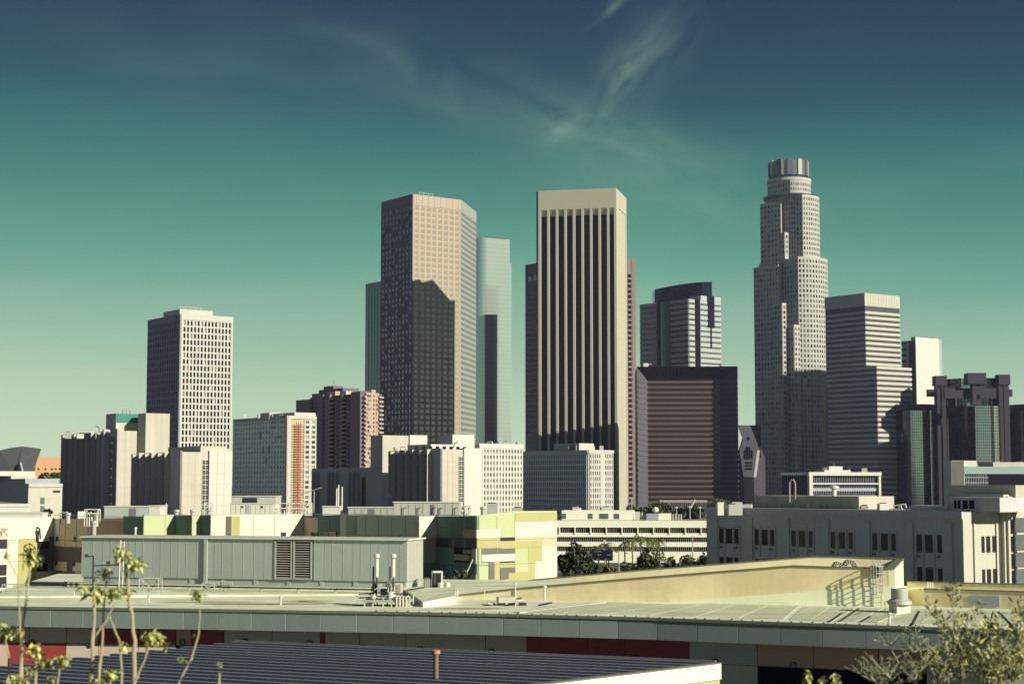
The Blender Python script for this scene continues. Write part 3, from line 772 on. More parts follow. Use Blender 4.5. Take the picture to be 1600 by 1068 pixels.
glass_cyl(1523, 1290, 50, 590, 'drum', bright=(-4, -3, -2), cream=(3, 5))
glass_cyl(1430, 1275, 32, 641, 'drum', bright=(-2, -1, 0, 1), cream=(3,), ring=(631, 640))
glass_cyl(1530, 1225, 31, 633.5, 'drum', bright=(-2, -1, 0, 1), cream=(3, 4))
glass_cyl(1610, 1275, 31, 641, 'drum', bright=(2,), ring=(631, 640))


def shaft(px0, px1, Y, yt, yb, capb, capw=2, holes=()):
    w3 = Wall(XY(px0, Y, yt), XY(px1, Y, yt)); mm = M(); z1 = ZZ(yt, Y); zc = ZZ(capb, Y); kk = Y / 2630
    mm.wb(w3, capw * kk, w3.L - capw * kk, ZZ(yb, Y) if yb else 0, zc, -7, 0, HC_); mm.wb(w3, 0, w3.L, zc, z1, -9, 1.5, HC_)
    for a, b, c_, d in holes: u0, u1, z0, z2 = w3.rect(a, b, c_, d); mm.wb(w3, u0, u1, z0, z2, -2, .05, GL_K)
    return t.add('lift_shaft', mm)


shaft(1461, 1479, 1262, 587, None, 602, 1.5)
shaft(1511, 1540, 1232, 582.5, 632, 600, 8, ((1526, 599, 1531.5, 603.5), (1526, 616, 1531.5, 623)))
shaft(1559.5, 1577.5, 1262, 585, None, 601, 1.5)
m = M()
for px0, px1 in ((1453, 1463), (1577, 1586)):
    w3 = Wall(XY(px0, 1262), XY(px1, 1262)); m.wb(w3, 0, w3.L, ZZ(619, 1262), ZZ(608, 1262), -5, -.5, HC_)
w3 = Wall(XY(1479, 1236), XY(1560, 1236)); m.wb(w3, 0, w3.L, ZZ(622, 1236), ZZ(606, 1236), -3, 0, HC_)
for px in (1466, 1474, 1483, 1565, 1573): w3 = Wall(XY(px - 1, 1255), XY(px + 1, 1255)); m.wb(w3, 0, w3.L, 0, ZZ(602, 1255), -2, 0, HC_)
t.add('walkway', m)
m = M(); m.prism([(CH[0] + 17 * math.sin(k * math.pi / 8) - 4, CH[1] - 17 * math.cos(k * math.pi / 8)) for k in range(16)], ZZ(591, 1250), ZZ(588, 1250), METD); t.add('roof_disc', m)

# unseen tower set past the right edge so its shade lies on the round skyscraper
C, A, B, WL, WR, fp = corner(1680, 1290, 1665, 1778, 55)
t = T('office_tower', C, 'unseen dark gridded tower set past the right edge, shading the round skyscraper', 'office tower')
m = M(); g = M(); zt = 217; m.prism(fp, 0, zt, BROWNW, RF); grid(m, g, WR, .5, WR.L, 5, zt - 3, 12, 42, .4, .4, BROWNW, [GL_D]); grid(m, g, WL, .5, WL.L, 5, zt - 3, 10, 42, .4, .4, BROWNW, [GL_D])
t.add('wall', m); t.add('window', g, True)
# ------------------------------------------------------------------ mid distance
# --- sawtooth-fronted concrete slabs (two wings), left
SHD = mat('shaded_concrete', (.52, .495, .53), .85, var=.08, scale=.2, streak=.08)  # concrete with a violet shade tone in its colour, for sides facing away from the sun


def sawtooth(t, W, bays, z0, z1, zc, depth=1.9, mt=SHD, lit=W_, cols=2, FLh=2.9, stepz=.3):
    """blank fins that swing out, with tall window strips between them"""
    cw = W.L / bays
    for i in range(bays):
        a = i * cw; fin = M(); zz = z1 + stepz * (i % 2)
        b0, b1 = a + cw * .42, a + cw
        p = [W.pt(b0, 0).xy, W.pt(b1, 0, depth).xy, W.pt(b1 + .02, 0, 0).xy]
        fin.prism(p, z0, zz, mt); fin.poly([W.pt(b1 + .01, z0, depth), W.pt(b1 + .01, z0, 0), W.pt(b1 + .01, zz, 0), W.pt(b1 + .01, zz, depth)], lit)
        t.add('fin', fin)
        g = M(); g.quad(W, a, b0 - .05, z0, z1 - .9, .06, GL_K); wst = t.add('window_strip', g)
        fr = M(); n = int((z1 - z0) / FLh)
        for k in range(cols + 1): u = a + (b0 - a) * k / cols; fr.wb(W, u - .08, u + .08, z0, z1 - .9, .06, .30, mt)
        for j in range(n): fr.wb(W, a, b0, z1 - 1 - (j + 1) * FLh, z1 - .75 - (j + 1) * FLh, .06, .26, mt)
        for j in range(n):
            for k in range(cols):
                if random.random() < .5: fr.quad(W, a + (b0 - a) * (k + .2) / cols, a + (b0 - a) * (k + .8) / cols, z1 - .9 - (j + 1) * FLh + .5, z1 - 1.1 - j * FLh - .2, .10, GL_DIM)
        t.add('window_frame', fr, True, parent=wst)
    top = M(); top.wb(W, 0, W.L, z1 - .9, z1, 0, .4, mt); t.add('lintel', top)


def stair_strip(t, W, x0, x1, y0, y1, cols=2):
    u0, u1, z0, z1 = W.rect(x0, y0, x1, y1)
    g = M(); g.quad(W, u0, u1, z0, z1, .03, mat('maroon_glass', (.05, .02, .035), .3, spec=.4)); o = t.add('stair_window', g)
    f = M(); n = 10
    for k in range(cols + 1): u = u0 + (u1 - u0) * k / cols; f.wb(W, u - .06, u + .06, z0, z1, .03, .15, WPAINT)
    for j in range(n + 1): z = z0 + (z1 - z0) * j / n; f.wb(W, u0, u1, z - .09, z + .09, .03, .13, WPAINT)
    for j in range(n): z = z0 + (z1 - z0) * (j + .5) / n; f.wb(W, u0, u1, z - .03, z + .03, .03, .1, WPAINT)
    t.add('window_frame', f, True, parent=o)


JNT = mat('wall_joint', (.50, .47, .38), .9)


def joints(t, W, u0, u1, z0, z1, step, name='wall_joint'):
    jm = M(); z = z1 - step
    while z > z0: jm.wb(W, u0, u1, z, z + .07, 0, .03, JNT); z -= step
    for k in (1, 2): jm.wb(W, u0 + (u1 - u0) * k / 3, u0 + (u1 - u0) * k / 3 + .06, z0, z1, 0, .034, JNT)
    t.add(name, jm, True)


C, A, B, WL, WR, fp = corner(185, 545, 96, 213, 55, 730)
t = T('concrete_building', C, 'left rear slab with dark sawtooth windows and a teal rooftop screen', 'building')
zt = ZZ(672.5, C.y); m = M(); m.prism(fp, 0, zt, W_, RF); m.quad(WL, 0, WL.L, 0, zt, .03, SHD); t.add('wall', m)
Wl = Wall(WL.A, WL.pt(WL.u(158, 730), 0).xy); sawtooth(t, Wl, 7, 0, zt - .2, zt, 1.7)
m = M(); 
for a, b in ((163, 172), (175, 185)): u0, u1 = WL.u(a, 730), min(WL.u(b, 730), WL.L); m.prism([WL.pt(u0, 0, .9).xy, WL.pt(u1, 0, 2.4 if b < 180 else .6).xy, WL.pt(u1, 0, 0).xy, WL.pt(u0, 0, 0).xy], 0, zt + .6, SHD)
t.add('fin', m)
g = M(); u0, u1 = WL.u(179, 730), WL.u(183.5, 730); g.quad(WL, u0, u1, 0, zt - 2, 1.9, GL_K)
for j in range(16): g.wb(WL, u0, u1, zt - 4 - j * 2.8, zt - 3.7 - j * 2.8, 1.9, 2.0, SHD)
t.add('window_strip', g)
joints(t, WR, .3, WR.L, 0, zt - .3, 3.0)
# core tower with teal screen
C1, A1, B1, WL1, WR1, fp1 = corner(180.5, 556, 165, 227, 55, 700)
z1 = ZZ(645.5, C1.y); m = M(); m.prism(fp1, 0, z1, GREYL, RF); m.quad(WL1, 0, WL1.L, 0, z1, .03, SHD)
C2, A2, B2, WL2, WR2, fp2 = corner(227, 552, 215, 264.5, 55, 700)
m.prism(fp2, 0, ZZ(645, C2.y), W_, RF); t.add('core', m)
TEALP = mat('teal_screen', (.02, .22, .17), .5, var=.08, scale=.5)
t.piece('screen', WR1, WR1.u(182.5, 652), WR1.u(226, 652), ZZ(660.5, C1.y + 8), ZZ(646.5, C1.y + 4), 0, .3, TEALP)
m = M(); m.wb(WR1, WR1.L * .45, WR1.L * .65, ZZ(667, C1.y + 6), ZZ(663, C1.y + 6), 0, .2, WPAINT); t.add('wall_sign', m)
m = M(); p = WR1.pt(3, z1, -2)
for k in range(3): m.tube([p + Vector((k * 1.2, 0, 0)), p + Vector((k * 1.2, 0, 1.4))], .08, METD, 4)
p = WL.pt(WL.u(150, 675), zt, -1); m.tube([p, p + Vector((0, 0, 1.6)), p + Vector((-1.2, 0, 2.2))], .12, METD, 5); t.add('roof_equipment', m)

C, A, B, WL, WR, fp = corner(281.5, 470, 206, 360.5, 55, 760)
t = T('concrete_building', C, 'left front slab with sawtooth shaded side and blank cream end wall', 'building')
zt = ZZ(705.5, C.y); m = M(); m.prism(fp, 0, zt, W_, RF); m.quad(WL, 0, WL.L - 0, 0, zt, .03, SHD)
WN = Wall(WR.pt(WR.u(325.5, 740), 0, 0).xy, WR.B)
m.wb(WN, 0, WN.L, 0, zt + .5, -3, .6, WPAINT); t.add('wall', m)
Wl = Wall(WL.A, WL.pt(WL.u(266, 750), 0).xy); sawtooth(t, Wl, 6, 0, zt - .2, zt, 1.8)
m = M(); u0 = WL.u(267, 750); m.prism([WL.pt(u0, 0, .3).xy, WL.pt(WL.L, 0, .04).xy, WL.pt(WL.L, 0, -.5).xy, WL.pt(u0, 0, -.5).xy], 0, zt + .3, SHD)
m.wb(WL, u0 - .35, u0, 0, zt - 1.5, 0, 1.2, W_); t.add('fin', m)
m = M(); Wk = WL.off(-6); m.wb(Wk, WL.L * .35, WL.L, zt, zt + 1.7, -8, 0, GREYL); m.wb(WR.off(-.0), WR.u(316), WR.u(325), zt, zt + 1.6, -8, -.1, GREYL); t.add('penthouse', m)
stair_strip(t, WR, 315.5, 325.5, 718, 796); joints(t, WR, .3, WR.u(315), 0, zt - .3, 3.0); joints(t, WN.off(.62), .2, WN.L - .2, 0, zt, 3.0)

# --- low blocks at far left
C, A, B, WL, WR, fp = corner(44, 380, -40, 97, 60, 780)
t = T('low_building', C, 'low beige block with two small windows at the far left', 'building')
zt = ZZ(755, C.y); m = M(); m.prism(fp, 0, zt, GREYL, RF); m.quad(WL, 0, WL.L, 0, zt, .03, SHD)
m.wb(WR, 0, WR.L, zt - .8, zt, 0, .3, GREYL); t.add('wall', m)
for y0, y1 in ((777, 787), (790, 799)):
    u0, u1, z0, z1_ = WR.rect(63, y0, 69.5, y1); o = t.piece('window', WR, u0, u1, z0, z1_, 0, .06, GL_G)
m = M(); u0, u1, z0, z1_ = WR.rect(83, 765.5, 94, 769); m.wb(WR, u0, u1, z0, z1_, 0, .1, DW)
m.wb(WR.off(-3), 0, WR.L, zt, zt + 1.1, -20, 0, TEALC); t.add('roof_unit', m)
C, A, B, WL, WR, fp = corner(17, 430, -60, 57, 62, 760)
t = T('low_building', C, 'stepped cream block beside a shaded violet wall at the far left edge', 'building')
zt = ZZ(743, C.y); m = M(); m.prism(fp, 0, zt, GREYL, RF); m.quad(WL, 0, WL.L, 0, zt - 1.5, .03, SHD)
m.wb(WR.off(-2), -12, WR.L, zt, zt + 1.2, -20, 0, WPAINT); t.add('wall', m)
C, A, B, WL, WR, fp = corner(-20, 300, -80, 47, 66, 800)
t = T('low_building', C, 'plain sunlit white parapet block at the far left edge', 'building')
zt = ZZ(786.5, C.y + 4); m = M(); m.prism(fp, 0, zt, WPAINT, RF); m.wb(WR, 0, WR.L, zt - .5, zt + .03, 0, .15, WPAINT); t.add('wall', m)

# --- curved metal concert hall and the terracotta block behind
t = T('concert_hall', XY(30, 830), 'curved dark metal hall with sail-like leaning walls', 'concert hall')
STL_ = mat('brushed_steel_cladding', (.15, .165, .165), .4, .5, var=.12, scale=.1)
m = M(); Yh = 830


def sail(pts_f, dback, lean, mt):
    f = [P(x, y, Yh + dy) for x, y, dy in pts_f]; b = [p + Vector((lean, dback, 0)) for p in f]
    n = len(f); m.poly(f, mt); m.poly(list(reversed(b)), mt)
    for i in range(n): m.poly([f[i], b[i], b[(i + 1) % n], f[(i + 1) % n]], mt)


sail([(-30, 712, 0), (0, 703, 3), (18, 699, 4), (35, 697, 5), (30, 720, 2), (24, 745, 0), (-30, 745, 0)], 6, 0, STL_)
sail([(35, 697, 5), (60, 700.5, 18), (56, 712, 15), (50.5, 728, 12), (49, 745, 11), (34, 745, 3), (30, 720, 2)], 5, 0, STL_)
sail([(31, 722, -.5), (34, 735, -4), (36, 745, -5), (25, 745, -2)], 3, 0, METG)
t.add('wall', m)
m = M()
for k in range(8): p = P(4 + 3 * k, 740 - 3.5 * math.sin(k / 7 * 3.14), 815); m.box(p - Vector((0, 0, 2)), 1.6, 3, 2.2, WPAINT)
t.add('skylight', m)
C, A, B, WL, WR, fp = corner(30, 862, -10, 110, 60, 730)
t = T('terracotta_building', C, 'peach coloured low block with a row of tiny square windows', 'building')
TERR = mat('peach_render', (.62, .36, .18), .85, var=.05); zt = ZZ(713, C.y); m = M(); m.prism(fp, 0, zt, TERR, RF); t.add('wall', m)
g = M()
for x in (54, 60, 71, 81, 87, 93): u0, u1, z0, z1_ = WR.rect(x - 1.4, 731, x + 1.4, 733.8); g.wb(WR, u0, u1, z0, z1_, 0, .1, GL_K)
t.add('window', g, True)
t = T('low_building', XY(78, 620), 'low teal-roofed shed below the peach block', 'building')
Wt = Wall(XY(58, 640), XY(120, 640)); m = M(); m.wb(Wt, 0, Wt.L, 0, ZZ(747, 640), -20, 0, TEALC); t.add('wall', m)

# --- middle group: shaded wing, lit wing, gridded block
C, A, B, WL, WR, fp = corner(579, 520, 487, 600, 58, 760, -33)
t = T('concrete_building', C, 'long grey shaded wing with vertical window slots in the middle distance', 'building')
zt = ZZ(730, C.y); m = M(); m.prism(fp, 0, zt, TEALC, RF); t.add('wall', m)
for x0, x1 in ((487, 500), (511, 530), (544, 563)):
    g = M(); u0, u1, z0, z1_ = WL.rect(x0, 742, x1, 800); z1_ = zt - 1.5
    n = 3 if x1 - x0 > 14 else 2
    for k in range(n):
        a = u0 + (u1 - u0) * k / n; b = a + (u1 - u0) / n * .62; g.quad(WL, a, b, 0, z1_, .04, GL_K); g.wb(WL, b, b + .35, 0, z1_ + .2, 0, 1.0, SHD)
        for j in range(14): g.wb(WL, a, b, z1_ - 2.4 * j - .2, z1_ - 2.4 * j, .04, .3, SHD)
    t.add('window_strip', g)
m = M(); u0, u1 = WL.u(564), WL.u(572); g = M(); g.quad(WL, u0 + .6, u1 - .2, 0, zt - 3, .04, GL_K); t.add('window_strip', g)

C, A, B, WL, WR, fp = corner(597.5, 500, 579, 666, 55, 740)
t = T('concrete_building', C, 'cream stair core block with a grey shaded side, below the tan tower', 'building')
zt = ZZ(679.5, C.y); m = M(); m.prism(fp, 0, zt, W_, RF); m.quad(WL, 0, WL.L, 0, zt, .03, TEALC); t.add('wall', m)  # shaded side overlaid with a greyer concrete colour
m = M(); Wm = WR.off(-.0); u = WR.u(639, 690); m.wb(WR, u, WR.L, 0, zt + .2, 0, .5, WPAINT); t.add('pilaster', m)
C, A, B, WL, WR, fp = corner(707, 478, 686, 741, 55, 740)
t = T('concrete_building', C, 'small white rooftop cube with one violet-shaded side, centre of the middle group', 'building')
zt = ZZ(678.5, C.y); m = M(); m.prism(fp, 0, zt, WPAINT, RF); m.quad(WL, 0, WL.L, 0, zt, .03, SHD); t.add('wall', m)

C, A, B, WL, WR, fp = corner(688.5, 450, 608, 752, 55, 760)
t = T('concrete_building', C, 'middle slab with sawtooth shaded side and a maroon stair window in its cream end', 'building')
zt = ZZ(701.5, C.y); m = M(); m.prism(fp, 0, zt, W_, RF); m.quad(WL, 0, WL.L, 0, zt, .03, SHD)
m.wb(WR, WR.u(724, 750), WR.L, 0, zt + .4, -2, .4, WPAINT); m.wb(WR.off(-5), 0, WR.L, zt, ZZ(693, C.y), -12, 0, WPAINT)
t.add('wall', m); g = M()
Wd = WR.off(-5)
for k in range(8): t.piece('vent', Wd, -5 + k * 2.2, -4 + k * 2.2, zt, zt + .9, 0, .1, GL_K)
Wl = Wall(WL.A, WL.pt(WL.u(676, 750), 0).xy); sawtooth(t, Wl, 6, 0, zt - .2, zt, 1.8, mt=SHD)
m = M(); u0 = WL.u(677, 750); m.prism([WL.pt(u0, 0, .3).xy, WL.pt(WL.L, 0, .04).xy, WL.pt(WL.L, 0, -.5).xy, WL.pt(u0, 0, -.5).xy], 0, zt + .3, TEALC); m.wb(WL, u0 - .35, u0, 0, zt - 1.5, 0, 1.2, W_); t.add('fin', m)
stair_strip(t, WR, 716.5, 723.5, 713, 784); joints(t, WR, .3, WR.u(716), 0, zt - .3, 3.0)
m = M(); u = WR.u(711, 700); p = WR.pt(u, zt + .3, -1); m.tube([p + Vector((-.6, 0, -.3)), p + Vector((0, 0, .2)), p + Vector((.5, 0, 1.4)), p + Vector((1.4, 0, 1.7))], .12, METD, 5); t.add('roof_pipe', m)

C, A, B, WL, WR, fp = corner(748, 470, 742, 817, 55, 760)
t = T('office_block', C, 'white block with a square grid of deep windows in the middle distance', 'office building')
zt = ZZ(693.5, C.y); m = M(); g = M(); m.prism(fp, 0, zt, WPAINT, RF)
GW = mat('office_pane_grey', (.10, .09, .09), .3, var=.4, scale=.4, spec=.5)
nr = 15; FL = 1.68 * 470 / 480
grid(m, g, WR, .3, WR.L - .3, zt - 1.1 - nr * FL, zt - 1.1, 14, nr, .52, .38, WPAINT, [GW, GL_D, GL_G, BLIND], .3, (5, 3, 4, 3))
m.wb(WR, 0, WR.L, zt - 1.1, zt + .2, 0, .35, WPAINT); m.wb(WR, 0, WR.L, 0, zt - 1.1 - nr * FL, 0, .3, WPAINT)
t.add('wall', m); t.add('window', g, True)

C, A, B, WL, WR, fp = corner(919, 520, 817.5, 958.5, 55, 750, -37)
t = T('office_block', C, 'white gridded office block with a grey shaded side in front of the piered tower', 'office building')
zt = ZZ(703, C.y); m = M(); g = M(); m.prism(fp, 0, zt, WHITE, RF)
GRW = mat('shaded_grid_concrete', (.66, .72, .74), .85, var=.06, scale=.1)  # the block's white, greyed in colour for the shaded left face
nr = 13; FL = 1.76
m.quad(WL, 0, WL.L, 0, zt, .02, GRW)
grid(m, g, WL, .3, WL.L - .5, zt - .9 - nr * FL, zt - .9, 34, nr, .44, .36, GRW, [DW, GL_D, GW], .3)
grid(m, g, WR, .4, WR.u(938, 740), zt - .9 - nr * FL, zt - .9, 5, nr, .5, .38, WHITE, [GW, GL_G, BLIND, GL_D], .3)
grid(m, g, WR, WR.u(944, 740), WR.L - .3, zt - .9 - nr * FL, zt - .9, 4, nr, .5, .38, WHITE, [GW, GL_G, BLIND, GL_D], .3)
m.wb(WR, WR.u(938, 740), WR.u(944, 740), 0, zt - .9, 0, .3, WHITE); m.wb(WR, 0, WR.L, zt - .9, zt + .1, 0, .4, WHITE); m.wb(WL, 0, WL.L, zt - .9, zt + .1, 0, .4, WHITE)
t.add('wall', m); t.add('window', g, True)
m = M(); Wp = WL.off(-4); a, b = WL.u(850, 700), WL.u(874, 700)
m.wb(Wp, a, b, zt, zt + 2.4, -6, 0, TEALC); m.wb(Wp, b, b + 5, zt + 2.1, zt + 2.4, -6, 0, WHITE); m.wb(Wp, b + 4.5, b + 5, zt, zt + 2.1, -6, 0, WHITE); m.wb(Wp, b, b + 4, zt, zt + 1.6, -6, -2, WPAINT); t.add('penthouse', m)

# --- low white framed building before the round tower
C, A, B, WL, WR, fp = corner(1264, 760, 1222, 1373, 72, 760, -60)
t = T('office_block', C, 'low dark banded office with a thick white roof frame', 'office building')
zt = ZZ(737, C.y); m = M(); g = M(); g.prism(fp, 0, zt - .3, GL_K, RF)
t.add('curtain_wall', g)
m.wb(WR, -1, WR.L + .5, zt - 1.6, zt, -8, 2.0, WPAINT); m.wb(WR, WR.L - .8, WR.L + .3, 0, zt - 1.6, -.5, 1.6, WPAINT); m.wb(WR, -.9, .9, 0, zt - 1.6, 0, 2.2, WPAINT)
m.wb(WR, 1, WR.L - 1, zt - 5.6, zt - 4.9, 0, 1.6, WPAINT); m.wb(WL, -.4, WL.L, zt - 1.4, zt - .2, -6, 1, WHITE); t.add('roof_frame', m)
m = M()
for k in range(5): t.piece('spandrel', WR, 1, WR.L - 1, zt - 8.6 - k * 3.3, zt - 7.2 - k * 3.3, 0, .5, TEALC)
for k in range(40): m.wb(WR, WR.L * k / 40, WR.L * k / 40 + .14, 0, zt - 1.6, 0, .3, TEALC)
for k in range(14): m.wb(WL, WL.L * k / 14, WL.L * k / 14 + .14, 0, zt - 1.6, 0, .3, TEALC)
for k in range(8): m.wb(WL, 0, WL.L, 2 * k + 3, 2 * k + 3.3, 0, .3, DARKC)
t.add('mullion', m, True)
m = M(); m.wb(WR, WR.u(1292), WR.u(1333), zt, zt + .9, -12, -2, WPAINT); m.wb(WR, WR.u(1301), WR.u(1322), zt + .9, ZZ(728, 765), -10, -3, WPAINT); p = WR.pt(WR.u(1312), zt + 2.6, -5); m.tube([p, p + Vector((0, 0, 1.2))], .1, METW, 4); t.add('penthouse', m)

# --- teal banded low building at right
C, A, B, WL, WR, fp = corner(1505.5, 560, 1487.5, 1680, 76, 740, -66)
t = T('office_block', C, 'low black glass building with a pale teal roof band at right', 'office building')
zt = ZZ(728.5, C.y); m = M(); g = M(); g.prism(fp, 0, zt - .2, GL_K, RF); t.add('curtain_wall', g)
TB = mat('teal_band', (.27, .40, .37), .6, var=.06)
t.piece('roof_band', WR, 0, WR.L, ZZ(740, C.y), zt, 0, .6, TB); t.piece('sill_band', WR, 0, WR.L, ZZ(775, C.y), ZZ(768.5, C.y), 0, .6, TB)
m = M(); a, b = WR.u(1507), WR.u(1544)
for k in range(14): m.wb(WR, a + (b - a) * k / 14, a + (b - a) * k / 14 + .12, ZZ(769, C.y), ZZ(741, C.y), 0, .25, TEALC)
for k in range(3): m.wb(WR, a, b, ZZ(762 - 8 * k, C.y), ZZ(761 - 8 * k, C.y), 0, .25, TEALC)
t.add('mullion', m, True)
m = M(); Wc = Wall(A, along(A, 76, 1526, 740)).off(.2); m.wb(Wc, 0, Wc.L, 0, ZZ(719, C.y), -6, 0, WPAINT); m.wb(WL, -.2, WL.L + .3, 0, ZZ(719, C.y) - .1, -4, .7, W_); t.add('stair_block', m)
m = M(); m.wb(WR.off(-6), WR.u(1567), WR.u(1680), zt, zt + 1.6, -10, 0, W_); m.tube([WR.pt(WR.u(1582), zt + 1.6, -7), WR.pt(WR.u(1584), zt + 3.4, -7)], .12, mat('red_mast_paint', (.5, .05, .08), .6), 4); t.add('roof_unit', m)

# --- long cream office with ribbon windows
C = XY(1130, 388); A = along(C, -84, 860, 810)
t = T('ribbon_window_office', C, 'low cream building with three long dark ribbon windows', 'office building')
W = Wall(A, C); zt = ZZ(813, C.y); CRO = mat('cream_office_paint', (1.1, 1.08, .84), .8, var=.05, scale=.3, streak=.05)
m = M(); m.prism([A, C, C - W.n * 18, A - W.n * 18], 0, zt, CRO, RF)
rows = [(824, 832.5), (839, 846.5), (854, 861.5)]
t.add('wall', m)
m = M(); g = M()
for y0, y1 in rows:
    z0, z1_ = ZZ(y1, C.y), ZZ(y0, C.y); g.quad(W, 0, W.L, z0, z1_, -.05 + .07, GL_K)
zs = [zt] + [v for y0, y1 in rows for v in (ZZ(y0, C.y), ZZ(y1, C.y))] + [0]
for k in range(0, 8, 2): t.piece('spandrel', W, 0, W.L, zs[k + 1], zs[k], 0, .45 if k == 0 else .4, CRO)
t.add('window', g)
for k in range(84): m.wb(W, W.L * k / 84, W.L * k / 84 + .08, zs[6] + .02, zs[1] - .02, .02, .10, METL)
t.add('mullion', m, True)
for k in range(11): t.piece('bracket', W, 2 + k * W.L / 11, 2.22 + k * W.L / 11, zs[2] - .25, zs[1], .02, .6, CRO)
m = M(); Wb = W.off(-5); u0, u1 = W.u(875), W.u(988)
m.wb(Wb, u0, u1, zt, ZZ(797.5, C.y + 5), -9, 0, CRO); m.wb(Wb, W.u(892), W.u(903), ZZ(797.5, C.y + 5), ZZ(794, C.y + 5), -5, -1, WPAINT); t.add('penthouse', m)
for a, b in ((874, 882), (917, 924), (935, 949), (958, 966)): t.piece('vent', Wb, W.u(a), W.u(b), zt + .3, zt + 1.5, 0, .1, GL_G)
m = M(); m.wb(Wb, W.u(990), W.u(998), zt, zt + 1.9, -3, 0, METW)
for k in range(9): m.wb(Wb, W.u(991 + 2.2 * k), W.u(992 + 2.2 * k), zt, zt + 1.0 + (k % 3) * .4, -2, -1.6, METW)
m.wb(Wb, W.u(1009), W.u(1028), zt, zt + 1.5, -3, 0, TEALC); m.wb(Wb, W.u(1028), W.u(1048), zt, zt + 1.55, -3, 0, CRO)
for x in (1050, 1054, 1059, 1063): m.wb(Wb, W.u(x), W.u(x + 2), zt, zt + 1.4, -1, 0, WPAINT)
p = W.pt(W.u(1023), zt + 1.6, -6); m.lathe(p, [(.1, 0), (.7, .4), (.8, .8), (.6, 1.3), (.1, 1.5)], METW, 10); t.add('roof_equipment', m)

# --- grey industrial building right
C, A, B, WL, WR, fp = corner(1505.5, 180, 1104.5, 1640, 55, 860, -34.5)
t = T('concrete_warehouse', C, 'long weathered grey concrete building with grouped tall windows at right', 'industrial building')
zt = ZZ(799.5, C.y); m = M(); m.prism(fp, 0, zt, GREYL, RF); m.quad(WL, 0, WL.L, 0, zt - .0, .02, GREYC)  # shaded long side gets its own lifted copy of the concrete colour
t.add('wall', m)
t.piece('parapet', WL, -.1, WL.L + .05, zt - .75, zt + .05, 0, .22, GREYC)
bx = [(1110, 1123, 0), (1166, 1177, 0), (1222.5, 1235, 0), (1284, 1297, 0), (1347.5, 1361, 0), (1414.5, 1428, 0), (1475, 1489, 0)]
for a, b, _ in bx:
    u0, u1 = WL.u(a, 850), WL.u(b, 850); t.piece('pilaster', WL, u0, u1, 0, zt - 1.15, 0, .22, GREYC)
WPN = mat('old_window_glass', (.035, .030, .034), .3, var=.5, scale=1.2, spec=.2)


WPN2 = mat('dusty_window_glass', (.10, .09, .085), .35, var=.5, scale=1.5, spec=.3)


def big_window(W, u0, u1, z0, z1, mtf, cols=2, rows=5, gl=None):
    o = t.piece('window', W, u0, u1, z0, z1, -.1, .05, gl or random.choice([WPN, WPN, WPN, WPN2]))
    f = M()
    for k in range(cols + 1): u = u0 + (u1 - u0) * k / cols; f.wb(W, u - .025, u + .025, z0, z1, .05, .1, mtf)
    for j in range(rows + 1): z = z0 + (z1 - z0) * j / rows; f.wb(W, u0, u1, z - .02, z + .02, .05, .09, mtf)
    if random.random() < .6:
        z = z0 + (z1 - z0) * random.choice([.2, .3]); f.hexa([W.pt(u0 + .05, z, .32), W.pt(u1 - .05, z, .32), W.pt(u1 - .05, z, .28), W.pt(u0 + .05, z, .28), W.pt(u0 + .05, z + .45, .10), W.pt(u1 - .05, z + .45, .10), W.pt(u1 - .05, z + .45, .06), W.pt(u0 + .05, z + .45, .06)], mat('dusty_pane', (.16, .16, .18), .4))
    me = mesh_obj('window_frame', f, t.loc); me.parent = o; me.matrix_parent_inverse = o.matrix_basis.inverted(); me['kind'] = 'stuff'


FR = mat('dark_window_frame', (.07, .065, .08), .7)
wins = [(1125, 1131.5, 1135, 1145.5, 1148, 1155), (1180, 1186.5, 1190.5, 1201, 1204, 1211), (1237.5, 1244.5, 1248.5, 1260, 1264, 1271), (1299, 1306.5, 1311, 1322, 1326.5, 1334), (1364, 1372, 1377, 1389, 1393, 1401), (1433, 1441.5, 1446, 1459, 1465, 1473)]
for r_, (zy0, zy1) in enumerate(((361, 447), (522, 606))):
    z1_ = WL.z(1453, 720 + zy0 / 3.137); z0 = WL.z(1453, 720 + zy1 / 3.137)
    for wn in wins:
        for a, b in ((wn[0], wn[1]), (wn[2], wn[3]), (wn[4], wn[5])):
            big_window(WL, WL.u(a, 850), WL.u(b, 850), z0, z1_, FR)
        if r_ == 0:
            for a in (wn[0] - 1, wn[1] + 1.3, wn[3] + .7, wn[5] + 1): u = WL.u(a, 850); t.piece('rib', WL, u - .09, u + .09, 0, zt - 2.2, 0, .12, GREYC)
            for a in (wn[0] + 3, wn[4] + 3): u = WL.u(a, 870); t.piece('scupper', WL, u - .16, u + .16, z0 - .55, z0 - .35, 0, .25, DARKC)
